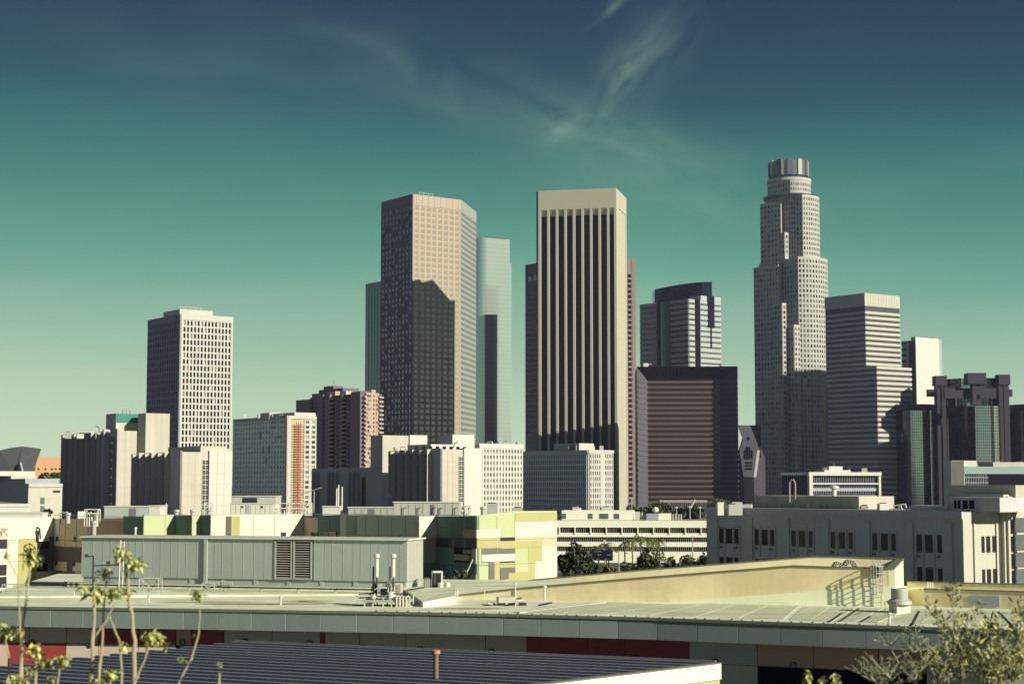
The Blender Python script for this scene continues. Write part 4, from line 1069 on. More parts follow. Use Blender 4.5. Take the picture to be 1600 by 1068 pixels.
# sunlit end
for r_, (zy0, zy1) in enumerate(((837, 862.5), (888.5, 911))):
    z1_ = WR.z(1544, zy0); z0 = WR.z(1544, zy1)
    for a, b in ((1533.5, 1538), (1541, 1547), (1550.5, 1555.5)): big_window(WR, WR.u(a, 850), WR.u(b, 850), z0, z1_, WHITE)
for a in (1521.5, 1556.5, 1562.5): u = WR.u(a, 850); t.piece('rib', WR, u - .1, u + .1, 0, zt - 1.2, 0, .18, GREYL)
C3 = WR.pt(WR.u(1562, 800), 0, .9); C4 = WR.pt(WR.u(1572, 800), 0, .9)
m = M(); m.wb(WR, WR.u(1561.5, 800), WR.u(1574, 800), 0, ZZ(772, C.y + 5), -6, .6, GREYL); m.wb(WR, WR.u(1564.5, 800), WR.u(1574, 800), 0, ZZ(772, C.y + 5) - .2, -6, .9, GREYL)
m.wb(WR, WR.u(1572, 780), WR.L, 0, ZZ(757.5, C.y + 7), -8, 1.3, W_); t.add('corner_tower', m)
u0, u1 = WR.off(1.35).u(1586, 830), WR.off(1.35).u(1600, 830)
for z0_, z1_ in ((808, 830), (834, 858), (861, 884), (887, 911)): big_window(WR.off(1.35), u0, u0 + (u1 - u0) * 1.6, WR.z(1590, z1_), WR.z(1590, z0_), WHITE, 5, 3, GL_G)
# penthouses on its roof
m = M(); Wq = WL.off(-6); 
m.wb(Wq, Wq.u(1178, 780), Wq.u(1342, 780), zt - .5, ZZ(775, 200), -6, 0, W_); t.add('penthouse', m)
for a, b in ((1189, 1199), (1204, 1222), (1226, 1240), (1250, 1258), (1260, 1268), (1275, 1283), (1285, 1293)): t.piece('vent', Wq, Wq.u(a, 790), Wq.u(b, 790), ZZ(796, 200), ZZ(789.5, 200), 0, .08, GL_G)
m = M(); p = Wq.pt(Wq.u(1285, 775), ZZ(776, 200), -2); m.lathe(p, [(.3, 0), (.3, 1.0), (.6, 1.0), (.6, 1.25), (.1, 1.4)], METW, 10)
p = Wq.pt(Wq.u(1244, 775), ZZ(786, 200), .6)
for k in (-.35, .35): m.tube([p + Vector((k, 0, 0)), p + Vector((k, 0, 2.4)), p + Vector((k * .2, 0, 2.9))], .1, TANW, 5)
t.add('roof_vent', m)
m = M(); Wr_ = WL.off(-2.5); m.wb(Wr_, Wr_.u(1484, 780), Wr_.u(1562, 780), zt, ZZ(776.5, 183), -5, 0, GREYC); m.wb(Wr_, Wr_.u(1421, 790), Wr_.u(1484, 790), zt, ZZ(789, 190), -3, 0, GREYC); m.wb(Wr_, Wr_.u(1474, 790), Wr_.u(1483, 790), zt + .2, ZZ(789, 186), 0, .3, WPAINT); t.add('penthouse', m)
for a, b in ((1491, 1494.5), (1497, 1500.5), (1504.5, 1512), (1515, 1522)): t.piece('window', Wr_, Wr_.u(a, 786), Wr_.u(b, 786), ZZ(794, 184), ZZ(781, 184), 0, .06, GL_K)

# ------------------------------------------------------------------ colour-blocked school building
t = T('colour_block_building', XY(540, 218), 'long zigzag building in green, tan, white and brown colour blocks', 'building')
CB = dict(dg=(.20, .30, .21), tan=(.80, .66, .42), brn=(.66, .45, .29), lg=(.56, .62, .34), yg=(.48, .47, .16), wh=(.84, .82, .62), bg=(.78, .76, .56), dk=(.15, .13, .12),
          ye=(.53, .51, .21), peach=(.72, .60, .36), sage=(.46, .52, .33), slate=(.20, .25, .25), or_=(.65, .48, .20))
CM = {k: mat('render_' + {'dg': 'dark_green', 'tan': 'tan', 'brn': 'brown', 'lg': 'light_green', 'yg': 'olive_yellow', 'wh': 'white', 'bg': 'beige', 'dk': 'charcoal', 'ye': 'yellow', 'peach': 'peach', 'sage': 'sage', 'slate': 'slate', 'or_': 'orange'}[k], v, .85, var=.035, scale=.6, streak=.03) for k, v in CB.items()}
V = [(-160, 214), (85, 235), (225, 218), (273, 221), (300, 217.7), (314, 218.5), (329, 216.7), (475, 225), (532, 218), (655, 203), (682, 204.7), (745, 197.5), (870, 206)]
PTS = [XY(x, y, 812) for x, y in V]
tops = [(808, 808), (810, 808.5), (805, 804.5), (805, 805), (805, 805), (805, 805), (804, 803), (805, 804), (804, 806), (806, 806), (806, 806), (805, 797.5)]
base = ['wh', 'tan', 'lg', 'dg', 'lg', 'dg', 'wh', 'dg', 'bg', 'wh', 'dg', 'lg']
FW = []
zr = min(ZZ(812, p.y) for p in PTS)
for i in range(12):
    W = Wall(PTS[i], PTS[i + 1]); FW.append(W); ya, yb = tops[i]
    za, zb = W.z(V[i][0], ya), W.z(V[i + 1][0], yb)
    m = M(); q = [PTS[i], PTS[i + 1], PTS[i + 1] - W.n * .35, PTS[i] - W.n * .35]
    if i == 11:
        k = W.u(803, 800) / W.L; P2_ = W.pt(k * W.L, 0).xy; zk = W.z(803, 797.8)
        q = [PTS[i], P2_, PTS[i + 1], PTS[i + 1] - W.n * .35, P2_ - W.n * .35, PTS[i] - W.n * .35]; m.prism(q, 0, [za, zk, zb, zb, zk, za], CM[base[i]])
    else: m.prism(q, 0, [za, zb, zb, za], CM[base[i]])
    t.add('wall', m); m = M(); m.wb(W, -.04, W.L + .04, max(za, zb), max(za, zb) + .07, -.4, .08, METL) if i < 11 else None; t.add('coping', m)
    jm = M(); z = min(za, zb) - 2.9
    while z > 5: jm.wb(W, .02, W.L - .02, z, z + .035, 0, .075, CM['dk']); z -= 2.9
    for q in range(1, int(W.L / 3.1) + 1): jm.wb(W, q * 3.1, q * 3.1 + .03, 5, min(za, zb) - .05, 0, .07, CM['bg']) if q * 3.1 < W.L - .3 else None
    t.add('panel_joint', jm, True)
m = M(); bk = [Vector((PTS[-1].x, 250)), Vector((PTS[0].x, 262))]; m.poly([(p[0], p[1], zr - .5) for p in PTS + bk], mat('white_roof_membrane', (.70, .68, .52), .85, var=.08, scale=.4)); t.add('roof', m)
m = M(); zb_ = FW[11].z(868, 797.5); We = Wall(PTS[-1], PTS[-1] + Vector((.4, 30))); m.wb(We, 0, We.L, 0, zb_ - .1, -.3, 0, CM['dk']); t.add('wall', m)


def pan(i, x0, y0, x1, y1, c, o=.06, name='panel'):
    W = FW[i]; u0, u1, z0, z1 = W.rect(x0, y0, x1, y1); return t.piece(name, W, max(u0, .01), min(u1, W.L - .01), z0, z1, -.02, o, CM.get(c) or c)


GLZ = mat('school_glass', (.05, .045, .055), .2, var=.4, scale=1, spec=.5); VOID = mat('balcony_void', (.012, .008, .02), .9)
GLB = mat('school_glass_blind', (.20, .19, .17), .4, var=.2, scale=2)
# far left white face
pan(0, 28, 841, 57, 916, 'yg'); pan(0, 20, 912, 57, 930, 'or_'); pan(0, 57, 845, 76.5, 858, VOID, .02, 'balcony_opening'); pan(0, 56, 880, 75, 892, VOID, .02, 'balcony_opening'); pan(0, 76, 837, 85, 920, 'dk', .04); pan(0, 57, 858, 85, 880, 'dk', .05)
pan(0, 56, 892, 85, 904, 'bg', .09); pan(0, 56, 904, 85, 925, 'dk', .05)
for x0, y0, x1, y1 in ((-20, 842, 11, 857), (-20, 882, 10, 899), (-20, 901, 10, 918)):
    o = pan(0, x0, y0, x1, y1, GLZ, .05, 'window')
# tan face
pan(1, 85, 812, 93, 853, 'bg'); pan(1, 141, 812, 193, 839, 'brn'); pan(1, 193, 806, 225, 841, 'dg'); pan(1, 85, 853.5, 129, 877, 'dk', .07); pan(1, 85, 838, 128, 853.3, 'peach', .05) if False else None
pan(1, 85, 877, 105, 891, 'tan', .08); pan(1, 105, 877, 118, 905, 'dk', .05); pan(1, 85, 891, 105, 904, 'dk', .05); pan(1, 118, 892, 128, 905, 'sage', .06); pan(1, 114, 877, 128, 892, 'bg', .06); pan(1, 100, 905, 128, 925, 'sage', .07); pan(1, 85, 905, 100, 925, 'dk', .05)
for x0, y0, x1, y1 in ((88.5, 837.5, 92, 845), (116, 838, 119.5, 845.5), (87, 875.5, 90.5, 883), (114.5, 877, 118, 884), (112, 916, 116, 920)): pan(1, x0, y0, x1, y1, GLZ, .12, 'window')
# beige, charcoal, olive stripes, white
pan(6, 329, 806, 352, 841, 'bg'); pan(6, 352, 806, 361, 841, 'dk'); pan(6, 361, 806, 374.5, 841, 'yg'); 
pan(7, 475, 808, 497, 842, 'tan'); pan(6, 438, 824, 475, 845, 'bg', .03) if False else None
for i, x0, y0, x1, y1 in ((6, 439, 831, 446.5, 839), (7, 487, 831, 497, 839), (7, 508, 830, 513.5, 839), (7, 515, 830, 526, 839)): pan(i, x0, y0, x1, y1, GLZ, .12, 'window')
pan(8, 532, 805, 541, 842, 'wh'); pan(8, 541, 806, 557, 842, 'sage'); pan(8, 648, 816, 654, 840, GLZ, .12, 'window')
for x0, x1 in ((557, 579), (612, 626)): pan(8, x0, 836.5, x1, 839, GLZ, .12, 'window')
# right part
pan(9, 662, 839, 682, 855, 'brn'); pan(9, 662, 855, 682, 878, 'sage'); pan(9, 662, 878, 682, 894, 'dg'); pan(9, 662, 894, 682, 925, 'slate')
pan(10, 724, 827, 745, 839.5, 'brn', .08); pan(10, 682, 839.5, 745, 855, 'dk', .05); pan(10, 682, 840, 700, 854, GLZ, .10, 'window'); pan(10, 702, 842, 710, 854, GLZ, .10, 'window'); pan(10, 710.5, 855, 738, 865.5, VOID, .09, 'balcony_opening')
pan(10, 725, 858, 738, 864, BLIND, .14, 'window'); pan(10, 710.5, 865.5, 734, 875, 'brn', .14); pan(10, 710.5, 875, 734, 878, VOID, .12, 'balcony_opening'); pan(10, 738, 857, 745, 880, 'tan', .1); pan(10, 737, 897, 745, 920, 'brn', .1)
pan(10, 677.5, 889.5, 695, 892, METW, .7, 'canopy'); pan(10, 682, 880, 695, 908, 'slate', .06)
pan(11, 804.5, 800.5, 870, 814, 'ye', .06); pan(11, 804.5, 814.2, 870, 838, 'wh', .07); pan(11, 745, 827, 781, 839.5, 'wh', .06); pan(11, 745, 839.7, 781, 855.5, 'ye', .06); pan(11, 781, 844.7, 846.5, 855.5, 'ye', .07); pan(11, 781, 839, 804, 844.5, GLZ, .03, 'window'); pan(11, 804.5, 838.2, 870, 852.5, 'peach', .05)
pan(11, 752, 855.7, 804, 865, GLB, .03, 'window'); pan(11, 804.5, 855.7, 825, 893, 'lg', .06); pan(11, 825.2, 855.7, 846.5, 876, 'ye', .07); pan(11, 825.2, 876, 835, 930, 'ye', .07); pan(11, 846.7, 852.7, 870, 930, 'wh', .06); pan(11, 835.2, 876.2, 846.5, 930, 'wh', .06)
pan(11, 752, 865.2, 804, 876.5, 'wh', .08); pan(11, 752, 876.6, 763, 878.5, GLZ, .03, 'window'); pan(11, 780, 876.6, 804, 878.5, GLZ, .03, 'window'); pan(11, 763.5, 877, 772, 904, GLB, .10, 'window'); pan(11, 772.2, 876.6, 780.5, 930, 'ye', .06); pan(11, 780.7, 878.7, 804, 886, 'ye', .05)
pan(11, 781, 886.3, 804, 904, GLB, .10, 'window'); pan(11, 794, 894, 825, 930, 'ye', .11); pan(11, 763.5, 905, 780, 930, 'ye', .07); pan(11, 788, 904.5, 793.8, 913, 'wh', .12); pan(11, 804.5, 886, 825, 893.5, 'peach', .08)
for i in (6, 9, 11): # parapet capping
    W = FW[i]
# rooftop plant on the colour building
def roofbox(px0, px1, Y, yt, yb, d, mt, label, name='plant_room', cat='plant room', rot=0, extra=None):
    A_ = XY(px0, Y, yt); B_ = XY(px1, Y + math.tan(math.radians(rot)) * 0, yt); W = Wall(A_, B_); tt = T(name, (A_[0], A_[1], ZZ(yb, Y)), label, cat); mm = M(); z0, z1 = ZZ(yb, Y), ZZ(yt, Y)
    mm.wb(W, 0, W.L, z0 - 1.5, z1, -d, 0, mt); mm.wb(W, -.1, W.L + .1, z1, z1 + .12, -d - .1, .12, METW); tt.add('body', mm)
    return tt, W, z0, z1


tt, W, z0, z1 = roofbox(163, 232, 238, 791.5, 805, 5, METG, 'grey green rooftop cabin with a dark doorway above the dark green wall')
tt.piece('door', W, W.u(202, 798), W.u(212, 798), z0 - .5, z1 - .2, 0, .06, DARKC); tt.piece('panel', W, W.u(212.5, 798), W.u(230, 798), z0, z1 - .1, 0, .05, METG)
tt2, W, z0, z1 = roofbox(232.5, 250, 238, 790.5, 804, 5, WPAINT, 'white end cabin joined beside the grey green rooftop cabin')
tt, W, z0, z1 = roofbox(360, 429, 240, 787, 803, 5, METW, 'long low panelled rooftop unit behind the white parapet')
for k in range(9): tt.piece('panel', W, W.L * k / 9 + .08, W.L * (k + 1) / 9 - .08, z0, z1 - .15, 0, .06, METL if k == 3 else METW)
for k in (1, 5): p = W.pt(W.L * k / 9 + 1.4, z0 + 1.1, .1); tt.piece('vent', W, W.L * k / 9 + .9, W.L * k / 9 + 1.15, z0 + .9, z0 + 1.2, .06, .12, METD)
tt, W, z0, z1 = roofbox(362, 431, 262, 775.5, 790, 6, GREYL, 'flat beige rooftop enclosure with dark louvres left of the rooftop pipework')
tt.piece('louvre', W, W.u(379, 775), W.u(402, 775), z1 - .9, z1 - .15, 0, .06, DW)
tt, W, z0, z1 = roofbox(544, 615, 224, 793, 804, 4, METL, 'low rooftop plant unit with pipes behind the beige wall')
for k in range(7): tt.piece('panel', W, W.L * k / 7 + .05, W.L * (k + 1) / 7 - .05, z0, z1 - .15, 0, .06, DARKC if k == 3 else METL)
tt, W, z0, z1 = roofbox(615, 718, 214, 785, 804, 4, METL, 'tall grey panelled rooftop plant unit with a dark door')
for k in range(9): tt.piece('panel', W, W.L * k / 9 + .05, W.L * (k + 1) / 9 - .05, z0, z1 - .15, 0, .06, METL)
tt.piece('door', W, W.u(673, 795), W.u(679, 795), z0 - .5, z1 - .2, .06, .1, DARKC)
for k in (1, 3, 5, 6, 8): 
    mm = M(); u = W.L * k / 9 + .3; mm.tube([W.pt(u, z0, .2), W.pt(u, z0 + .9, .2), W.pt(u + .4, z0 + .9, .2)], .05, METD, 4); tt.add('pipe', mm)
tt, W, z0, z1 = roofbox(504, 531, 224, 791.5, 804, 3, WPAINT, 'small white rooftop box left of the grey plant units')
tt, W, z0, z1 = roofbox(-10, 66, 246, 801.5, 812, 3, WPAINT, 'white raised parapet box on the far left roof')


def pipes_frame(px0, px1, Y, yt, yb, label, n=5):
    A_, B_ = XY(px0, Y), XY(px1, Y); W = Wall(A_, B_); z0, z1 = ZZ(yb, Y) - 1.2, ZZ(yt, Y); tt = T('pipe_rack', (A_[0], A_[1], z0), label, 'pipe rack')
    mm = M()
    for u in (0, W.L):
        for o_ in (0, -1.2): mm.tube([W.pt(u, z0, o_), W.pt(u, z1, o_)], .07, METW, 5)
    for z in (z1, z0 + (z1 - z0) * .75):
        for o_ in (0, -1.2): mm.tube([W.pt(0, z, o_), W.pt(W.L, z, o_)], .07, METW, 5)
    for u in (0, W.L): mm.tube([W.pt(u, z1, 0), W.pt(u, z1, -1.2)], .07, METW, 5)
    tt.add('frame', mm)
    for k in range(n):
        mm = M(); u = W.L * (k + .6) / (n + .4); zz = z0 + (z1 - z0) * random.uniform(.55, .95); mm.tube([W.pt(u, z0, -.5), W.pt(u, zz, -.5), W.pt(u + .3, zz, -.2)], random.uniform(.06, .13), METW, 6); tt.add('pipe', mm)


pipes_frame(133, 154, 224, 795.5, 808, 'white pipework frame on the roof above the tan wall')
pipes_frame(430, 486, 236, 786, 803, 'wide white pipework on the roof left of three tall flues', 10)
pipes_frame(320, 331, 228, 785.5, 800, 'small white pipework cluster beside the blank cream end wall', 4)
pipes_frame(720, 735, 206, 790, 804, 'white ducts at the right end of the tall plant unit', 4)
t3 = T('flue_group', XY(529, 226), 'three slim white flue pipes standing together on the roof', 'flues')
for x, y in ((526, 762), (529, 757), (534.5, 760)):
    mm = M(); p = P(x, y, 226); mm.tube([(p.x, p.y, 12), p], .11, METW, 6); t3.add('flue', mm)
t3 = T('jib_arm', XY(490, 232), 'thin metal jib reaching up to the right over the roof', 'crane arm'); mm = M(); p = P(490, 800, 232); mm.tube([p, P(491, 767, 232)], .07, METL, 5); mm.tube([P(452, 778, 232), P(503, 761, 232)], .06, METL, 4); t3.add('arm', mm)
t3 = T('stair_rail', XY(735, 196), 'thin pale pole leaning beside the small tree', 'pole'); mm = M(); mm.tube([P(727, 899, 190), P(739, 873, 190)], .07, METW, 5); t3.add('pole', mm)

# small plant scattered on the middle distance roofs
def clutter(px0, px1, Y, py, n, where, seed):
    rr = random.Random(seed)
    for k in range(n):
        f = (k + rr.uniform(.15, .85)) / n; x = px0 + (px1 - px0) * f; yy = Y + rr.uniform(1, 9); p = P(x, py, yy); kind = rr.choice(['box', 'box', 'pipe', 'duct', 'fan'])
        pos = ['leftmost', 'second', 'third', 'fourth', 'fifth', 'sixth', 'seventh', 'eighth', 'ninth', 'tenth'][k]
        s_ = min(1.25, Y / 260)
        tt = T({'box': 'roof_unit', 'pipe': 'vent_pipe', 'duct': 'roof_duct', 'fan': 'exhaust_fan'}[kind], p, pos + {'box': ' rooftop fitting, pale unit, ', 'pipe': ' rooftop fitting, thin pipe, ', 'duct': ' rooftop fitting, bent duct, ', 'fan': ' rooftop fitting, drum fan, '}[kind] + where, {'box': 'air handler', 'pipe': 'vent pipe', 'duct': 'duct', 'fan': 'exhaust fan'}[kind])
        a = M()
        if kind == 'box':
            w_, h_ = rr.uniform(.9, 2.2) * s_, rr.uniform(.6, 1.3) * s_; a.box(p - Vector((0, 0, .8)), w_, w_ * .7, h_ + .8, rr.choice([METL, METW, METG]), rr.uniform(-.4, .6)); tt.add('body', a); a = M(); a.box(p + Vector((0, 0, h_)), w_ * .6, w_ * .4, .15 * s_, METD, .2); tt.add('grille', a)
        elif kind == 'pipe': a.tube([p - Vector((0, 0, .8)), p + Vector((0, 0, rr.uniform(.8, 1.8) * s_))], .09 * s_, METW, 6); tt.add('pipe', a)
        elif kind == 'duct': h_ = rr.uniform(.5, .9) * s_; a.tube([p - Vector((0, 0, .8)), p + Vector((0, 0, h_)), p + Vector((1.0 * s_, 0, h_ + .1)), p + Vector((1.4 * s_, 0, -.5))], .17 * s_, METL, 8); tt.add('duct', a)
        else: a.lathe(p - Vector((0, 0, .8)), [(.35 * s_, 0), (.35 * s_, .8 + .3 * s_), (.5 * s_, .85 + .35 * s_), (.45 * s_, .8 + .7 * s_), (.01, .85 + .75 * s_)], METL, 12); tt.add('drum', a)


clutter(255, 325, 226, 803, 5, 'on the roof above the light green wall', 3)
clutter(90, 130, 228, 808, 3, 'on the roof above the tan wall at left', 4)
clutter(740, 815, 215, 798.5, 3, 'on the roof above the olive and white end wall', 5)
clutter(880, 985, 398, 799, 5, 'on the rooftop room of the ribbon window office', 6)
clutter(1120, 1175, 200, 794, 4, 'at the left end of the grey concrete building roof', 7)
clutter(1345, 1420, 192, 795.5, 4, 'on the grey concrete building roof right of the penthouse', 8)
clutter(375, 440, 704, 650.5, 4, 'on top of the office block with the red hoist', 9)
clutter(610, 680, 470, 704, 5, 'on the sawtooth slab in the middle', 10)
clutter(755, 812, 474, 695, 4, 'on the white block with the square window grid', 11)
clutter(880, 950, 526, 703.5, 4, 'on the white gridded block with a grey shaded side', 12)
clutter(100, 158, 550, 681, 3, 'on the left rear slab', 13)
clutter(40, 92, 384, 756, 3, 'on the low beige block at far left', 14)
clutter(1270, 1365, 766, 736, 4, 'on the low office with the white roof frame', 15)
clutter(1512, 1596, 568, 728.5, 4, 'on the teal banded building at right', 16)
#clutter(1300, 1345, 1306, 460, 3, 'on top of the striped tower', 17)
#clutter(855, 955, 1108, 296, 4, 'on top of the tower with cream piers', 18)
TONE = (1.0, .99, .99)
# ------------------------------------------------------------------ foreground roof
ZR = HC - 7.1
EDGE = [(-90, 947), (0, 948), (350, 952.8), (720, 958.7), (1000, 965.3), (1300, 975.8), (1600, 985.8), (1720, 990)]
E = [onz(x, y, ZR).xy for x, y in EDGE]
MEMB = mat('pale_roof_membrane', (.72, .75, .62), .9, var=.16, scale=.45, streak=.06, bump=.1, dirt=.8, dcol=(.74, .70, .60))
SHEET = mat('grey_green_roof_sheet', (.55, .57, .45), .9, var=.09, scale=1.2, streak=.05, rnd=.07, dirt=.45, dcol=(.7, .66, .55))
FASC = mat('fascia_metal', (.20, .245, .25), .5, .1, var=.09, scale=.8, streak=.09, rnd=.09, spec=.5)
SEAM = mat('fascia_seam', (.42, .46, .40), .5, .3)
fr = T('foreground_building', (E[3].x, E[3].y, ZR), 'low long building with grey green metal fascia and red and beige wall panels', 'building')
m = M(); bkl, bkr = Vector((E[0].x - 3, 135)), Vector((E[-1].x + 3, 118))
m.prism([p + Vector((0, .16)) for p in E] + [bkr, bkl], ZR - .45, ZR, MEMB); fr.add('roof', m)
wp = []   # wall line set back below the fascia
FH = 1.10
# curved fascia cut into panels of about 1.75 m
pos = []; acc = [0]
for a, b in zip(E[:-1], E[1:]): acc.append(acc[-1] + (b - a).length)


def at(s, o=0):
    for i in range(len(E) - 1):
        if s <= acc[i + 1] or i == len(E) - 2:
            d = (E[i + 1] - E[i]).normalized(); n = Vector((d.y, -d.x))
            # smooth the normal between facets
            return E[i] + d * (s - acc[i]) + n * o
s = 0; k = 0
FWs = Wall(E[0], E[1])
seams = [x / 4.306 for x in (124, 340, 560, 782, 1008, 1234, 1464)] + [320 + x / 4 for x in (292, 508, 728, 950, 1175, 1400)] + [640 + x / 4.444 for x in (648, 908, 1175, 1446)] + [960 + x / 4.706 for x in (314, 609, 910, 1215, 1525)] + [1250 + x / 4.571 for x in (467, 780)] + [1484, 1550, 1620]
seams = sorted([-60, -20] + seams)


def proj_s(px):
    best = None
    for i in range(len(E) - 1):
        W = Wall(E[i], E[i + 1]); u = W.u(px, 975)
        if -1e-6 <= u <= W.L + 1e-6 or (i == len(E) - 2 and u > 0): return acc[i] + u
    return 0
ss = [proj_s(x) for x in seams]
for a, b in zip(ss[:-1], ss[1:]):
    pa, pb = at(a), at(b); W = Wall(pa, pb + (pb - pa).normalized().yx * random.uniform(-.012, .012)); L = W.L
    fr.piece('fascia_panel', W, .035, L - .035, ZR - FH, ZR - .09, -.1, .0, FASC)
    fr.piece('fascia_seam', W, -.035, .035, ZR - FH + .01, ZR - .1, -.1, -.012, SEAM)
    fr.piece('fascia_cap', W, 0, L + .02, ZR - .09, ZR + .05, -.3, .07, mat('fascia_cap_metal', (.20, .22, .18), .5, .4, rnd=.05))
    fr.piece('soffit', W, 0, L, ZR - FH, ZR - FH + .06, -1.1, -.1, DARKC)
# recessed wall with painted panels
REDP = mat('red_wall_panel', (.34, .058, .058), .55, var=.1, scale=1, streak=.08, rnd=.05); BEI = mat('beige_wall_panel', (.62, .50, .43), .7, var=.07, scale=.8, streak=.05, rnd=.05)
GRP = mat('grey_wall_panel', (.48, .50, .50), .7, var=.06, scale=.8); BRP = mat('rust_brown_panel', (.60, .36, .29), .7, var=.08, scale=.8); TNP = mat('tan_wall_panel', (.58, .54, .43), .7, var=.06, scale=.8)
cols_ = [(-60, 0, REDP), (0, 33, BEI), (33, 91, BEI), (91, 142, BEI), (142, 205, REDP), (205, 264, REDP), (264, 288, BRP), (288, 340, REDP), (340, 415, BEI), (415, 491, BEI), (491, 498.5, REDP), (498.5, 553, BEI), (553, 626, BEI), (626, 749, BEI), (749, 814, BEI),
         (814, 910, REDP), (910, 969, REDP), (969, 1066, REDP), (1066, 1173, GRP), (1173, 1262, BRP), (1262, 1365, BRP), (1365, 1440, BRP), (1440, 1600, GRP), (1600, 1680, BRP)]
for x0, x1, mt in cols_:
    a, b = proj_s(x0), proj_s(x1); pa, pb = at(a, -1.1), at(b, -1.1); W = Wall(pa, pb)
    low = ZR - FH - (1.0 if x0 < 1066 else 1.22)
    fr.piece('wall_panel', W, .02, W.L - .02, low, ZR - FH + .05, -.2, 0, mt)
    lm = {REDP: BEI, BEI: (REDP if x0 < 91 else BEI), GRP: TNP, BRP: GL_K}[mt]
    if x0 >= 1173 and x0 < 1365: fr.piece('window', W, .02, W.L - .02, low - 3.0, low - .03, -.3, -.12, GL_K)
    else: fr.piece('wall_panel', W, .02, W.L - .02, low - 3.0, low - .03, -.2, 0, lm)
m = M(); ws = [at(proj_s(x), -1.32) for x in (-60, 0, 350, 720, 1000, 1300, 1600, 1680)]
m.prism(ws + [Vector((E[-1].x, 117)), Vector((E[0].x, 133))], 0, ZR - .5, DARKC); fr.add('inner_wall', m)
# membrane sheets laid on the roof, right side
def sheet(c4, mt=SHEET, name='roof_sheet', h=.03):
    mm = M(); q = [onz(x, y, ZR) for x, y in c4]; b = [Vector((p.x, p.y, ZR + .004)) for p in q]; tp = [Vector((p.x, p.y, ZR + h)) for p in q]
    mm.hexa(b + tp, mt); o = fr.add(name, mm); return o


def quadgrid(tl, tr, br, bl, nx, ny, gap=.05):
    import itertools
    g_ = lambda u, v: ((tl[0] * (1 - u) + tr[0] * u) * (1 - v) + (bl[0] * (1 - u) + br[0] * u) * v, (tl[1] * (1 - u) + tr[1] * u) * (1 - v) + (bl[1] * (1 - u) + br[1] * u) * v)
    for i in range(nx):
        for j in range(ny):
            a0, a1, b0, b1 = (i + gap * .5) / nx, (i + 1 - gap * .5) / nx, (j + gap) / ny, (j + 1 - gap) / ny
            sheet([g_(a0, b1), g_(a1, b1), g_(a1, b0), g_(a0, b0)])


quadgrid((945, 942), (1250, 946), (1225, 967), (812, 955.5), 6, 3, .025)
quadgrid((1256, 947), (1425, 950), (1370, 973), (1232, 968), 4, 2, .05)
quadgrid((1432, 951), (1590, 955), (1600, 978), (1385, 973), 4, 2, .05)
quadgrid((1600, 955.2), (1690, 957), (1730, 981), (1612, 978.2), 2, 2, .05)
m = M()
for (x0, y0, x1, y1) in ((1535, 956, 1551, 980), (1560, 955, 1586, 981), (1316, 957, 1295, 971), (1342, 950, 1312, 970), (1360, 962, 1345, 971), (1436, 954, 1425, 976)):
    a = onz(x0, y0, ZR + .035); b = onz(x1, y1, ZR + .035); W = Wall(a.xy, b.xy) if a.x < b.x else Wall(b.xy, a.xy); m.wb(W, 0, W.L, ZR + .03, ZR + .05, -.06, .06, METD)
fr.add('roof_joint', m)
# low curbs crossing the roof
for pts, h, mt, nm in (([(-60, 934.5), (560, 930.5)], .14, MEMB, 'roof_curb'), ([(-60, 926), (540, 922)], .10, METG, 'roof_curb'), ([(812, 957), (948, 941)], .05, WPAINT, 'roof_curb'), ([(948, 941), (1440, 948)], .05, MEMB, 'roof_curb')):
    a, b = onz(*pts[0], ZR).xy, onz(*pts[1], ZR).xy; W = Wall(a, b); fr.piece(nm, W, 0, W.L, ZR + .004, ZR + h, -.35, 0, mt)
# rows of bolt heads along the front edge
m = M()
for k in range(60):
    s_ = acc[-1] * (.40 + .6 * (k + random.uniform(-.25, .25)) / 60); p = at(s_, random.uniform(-1.1, -.7)); m.box((p.x, p.y, ZR), .09, .09, .05, METD)
fr.add('edge_clip', m, True)
# dirt stains: a few shallow puddle marks
STN = mat('roof_stain', (.33, .28, .19), .95, var=.4, scale=2)
for px, py, rx, ry in ((400, 943, 4.0, .8), (490, 938, 1.6, .5), (330, 940, 3.2, .5), (735, 950, 2.2, .6)):
    c = onz(px, py, ZR); mm = M(); mm.poly([(c.x + rx * math.cos(a_ * .35) * random.uniform(.7, 1.1), c.y + ry * math.sin(a_ * .35) * random.uniform(.7, 1.1), ZR + .006) for a_ in range(18)], STN); fr.add('stain', mm)

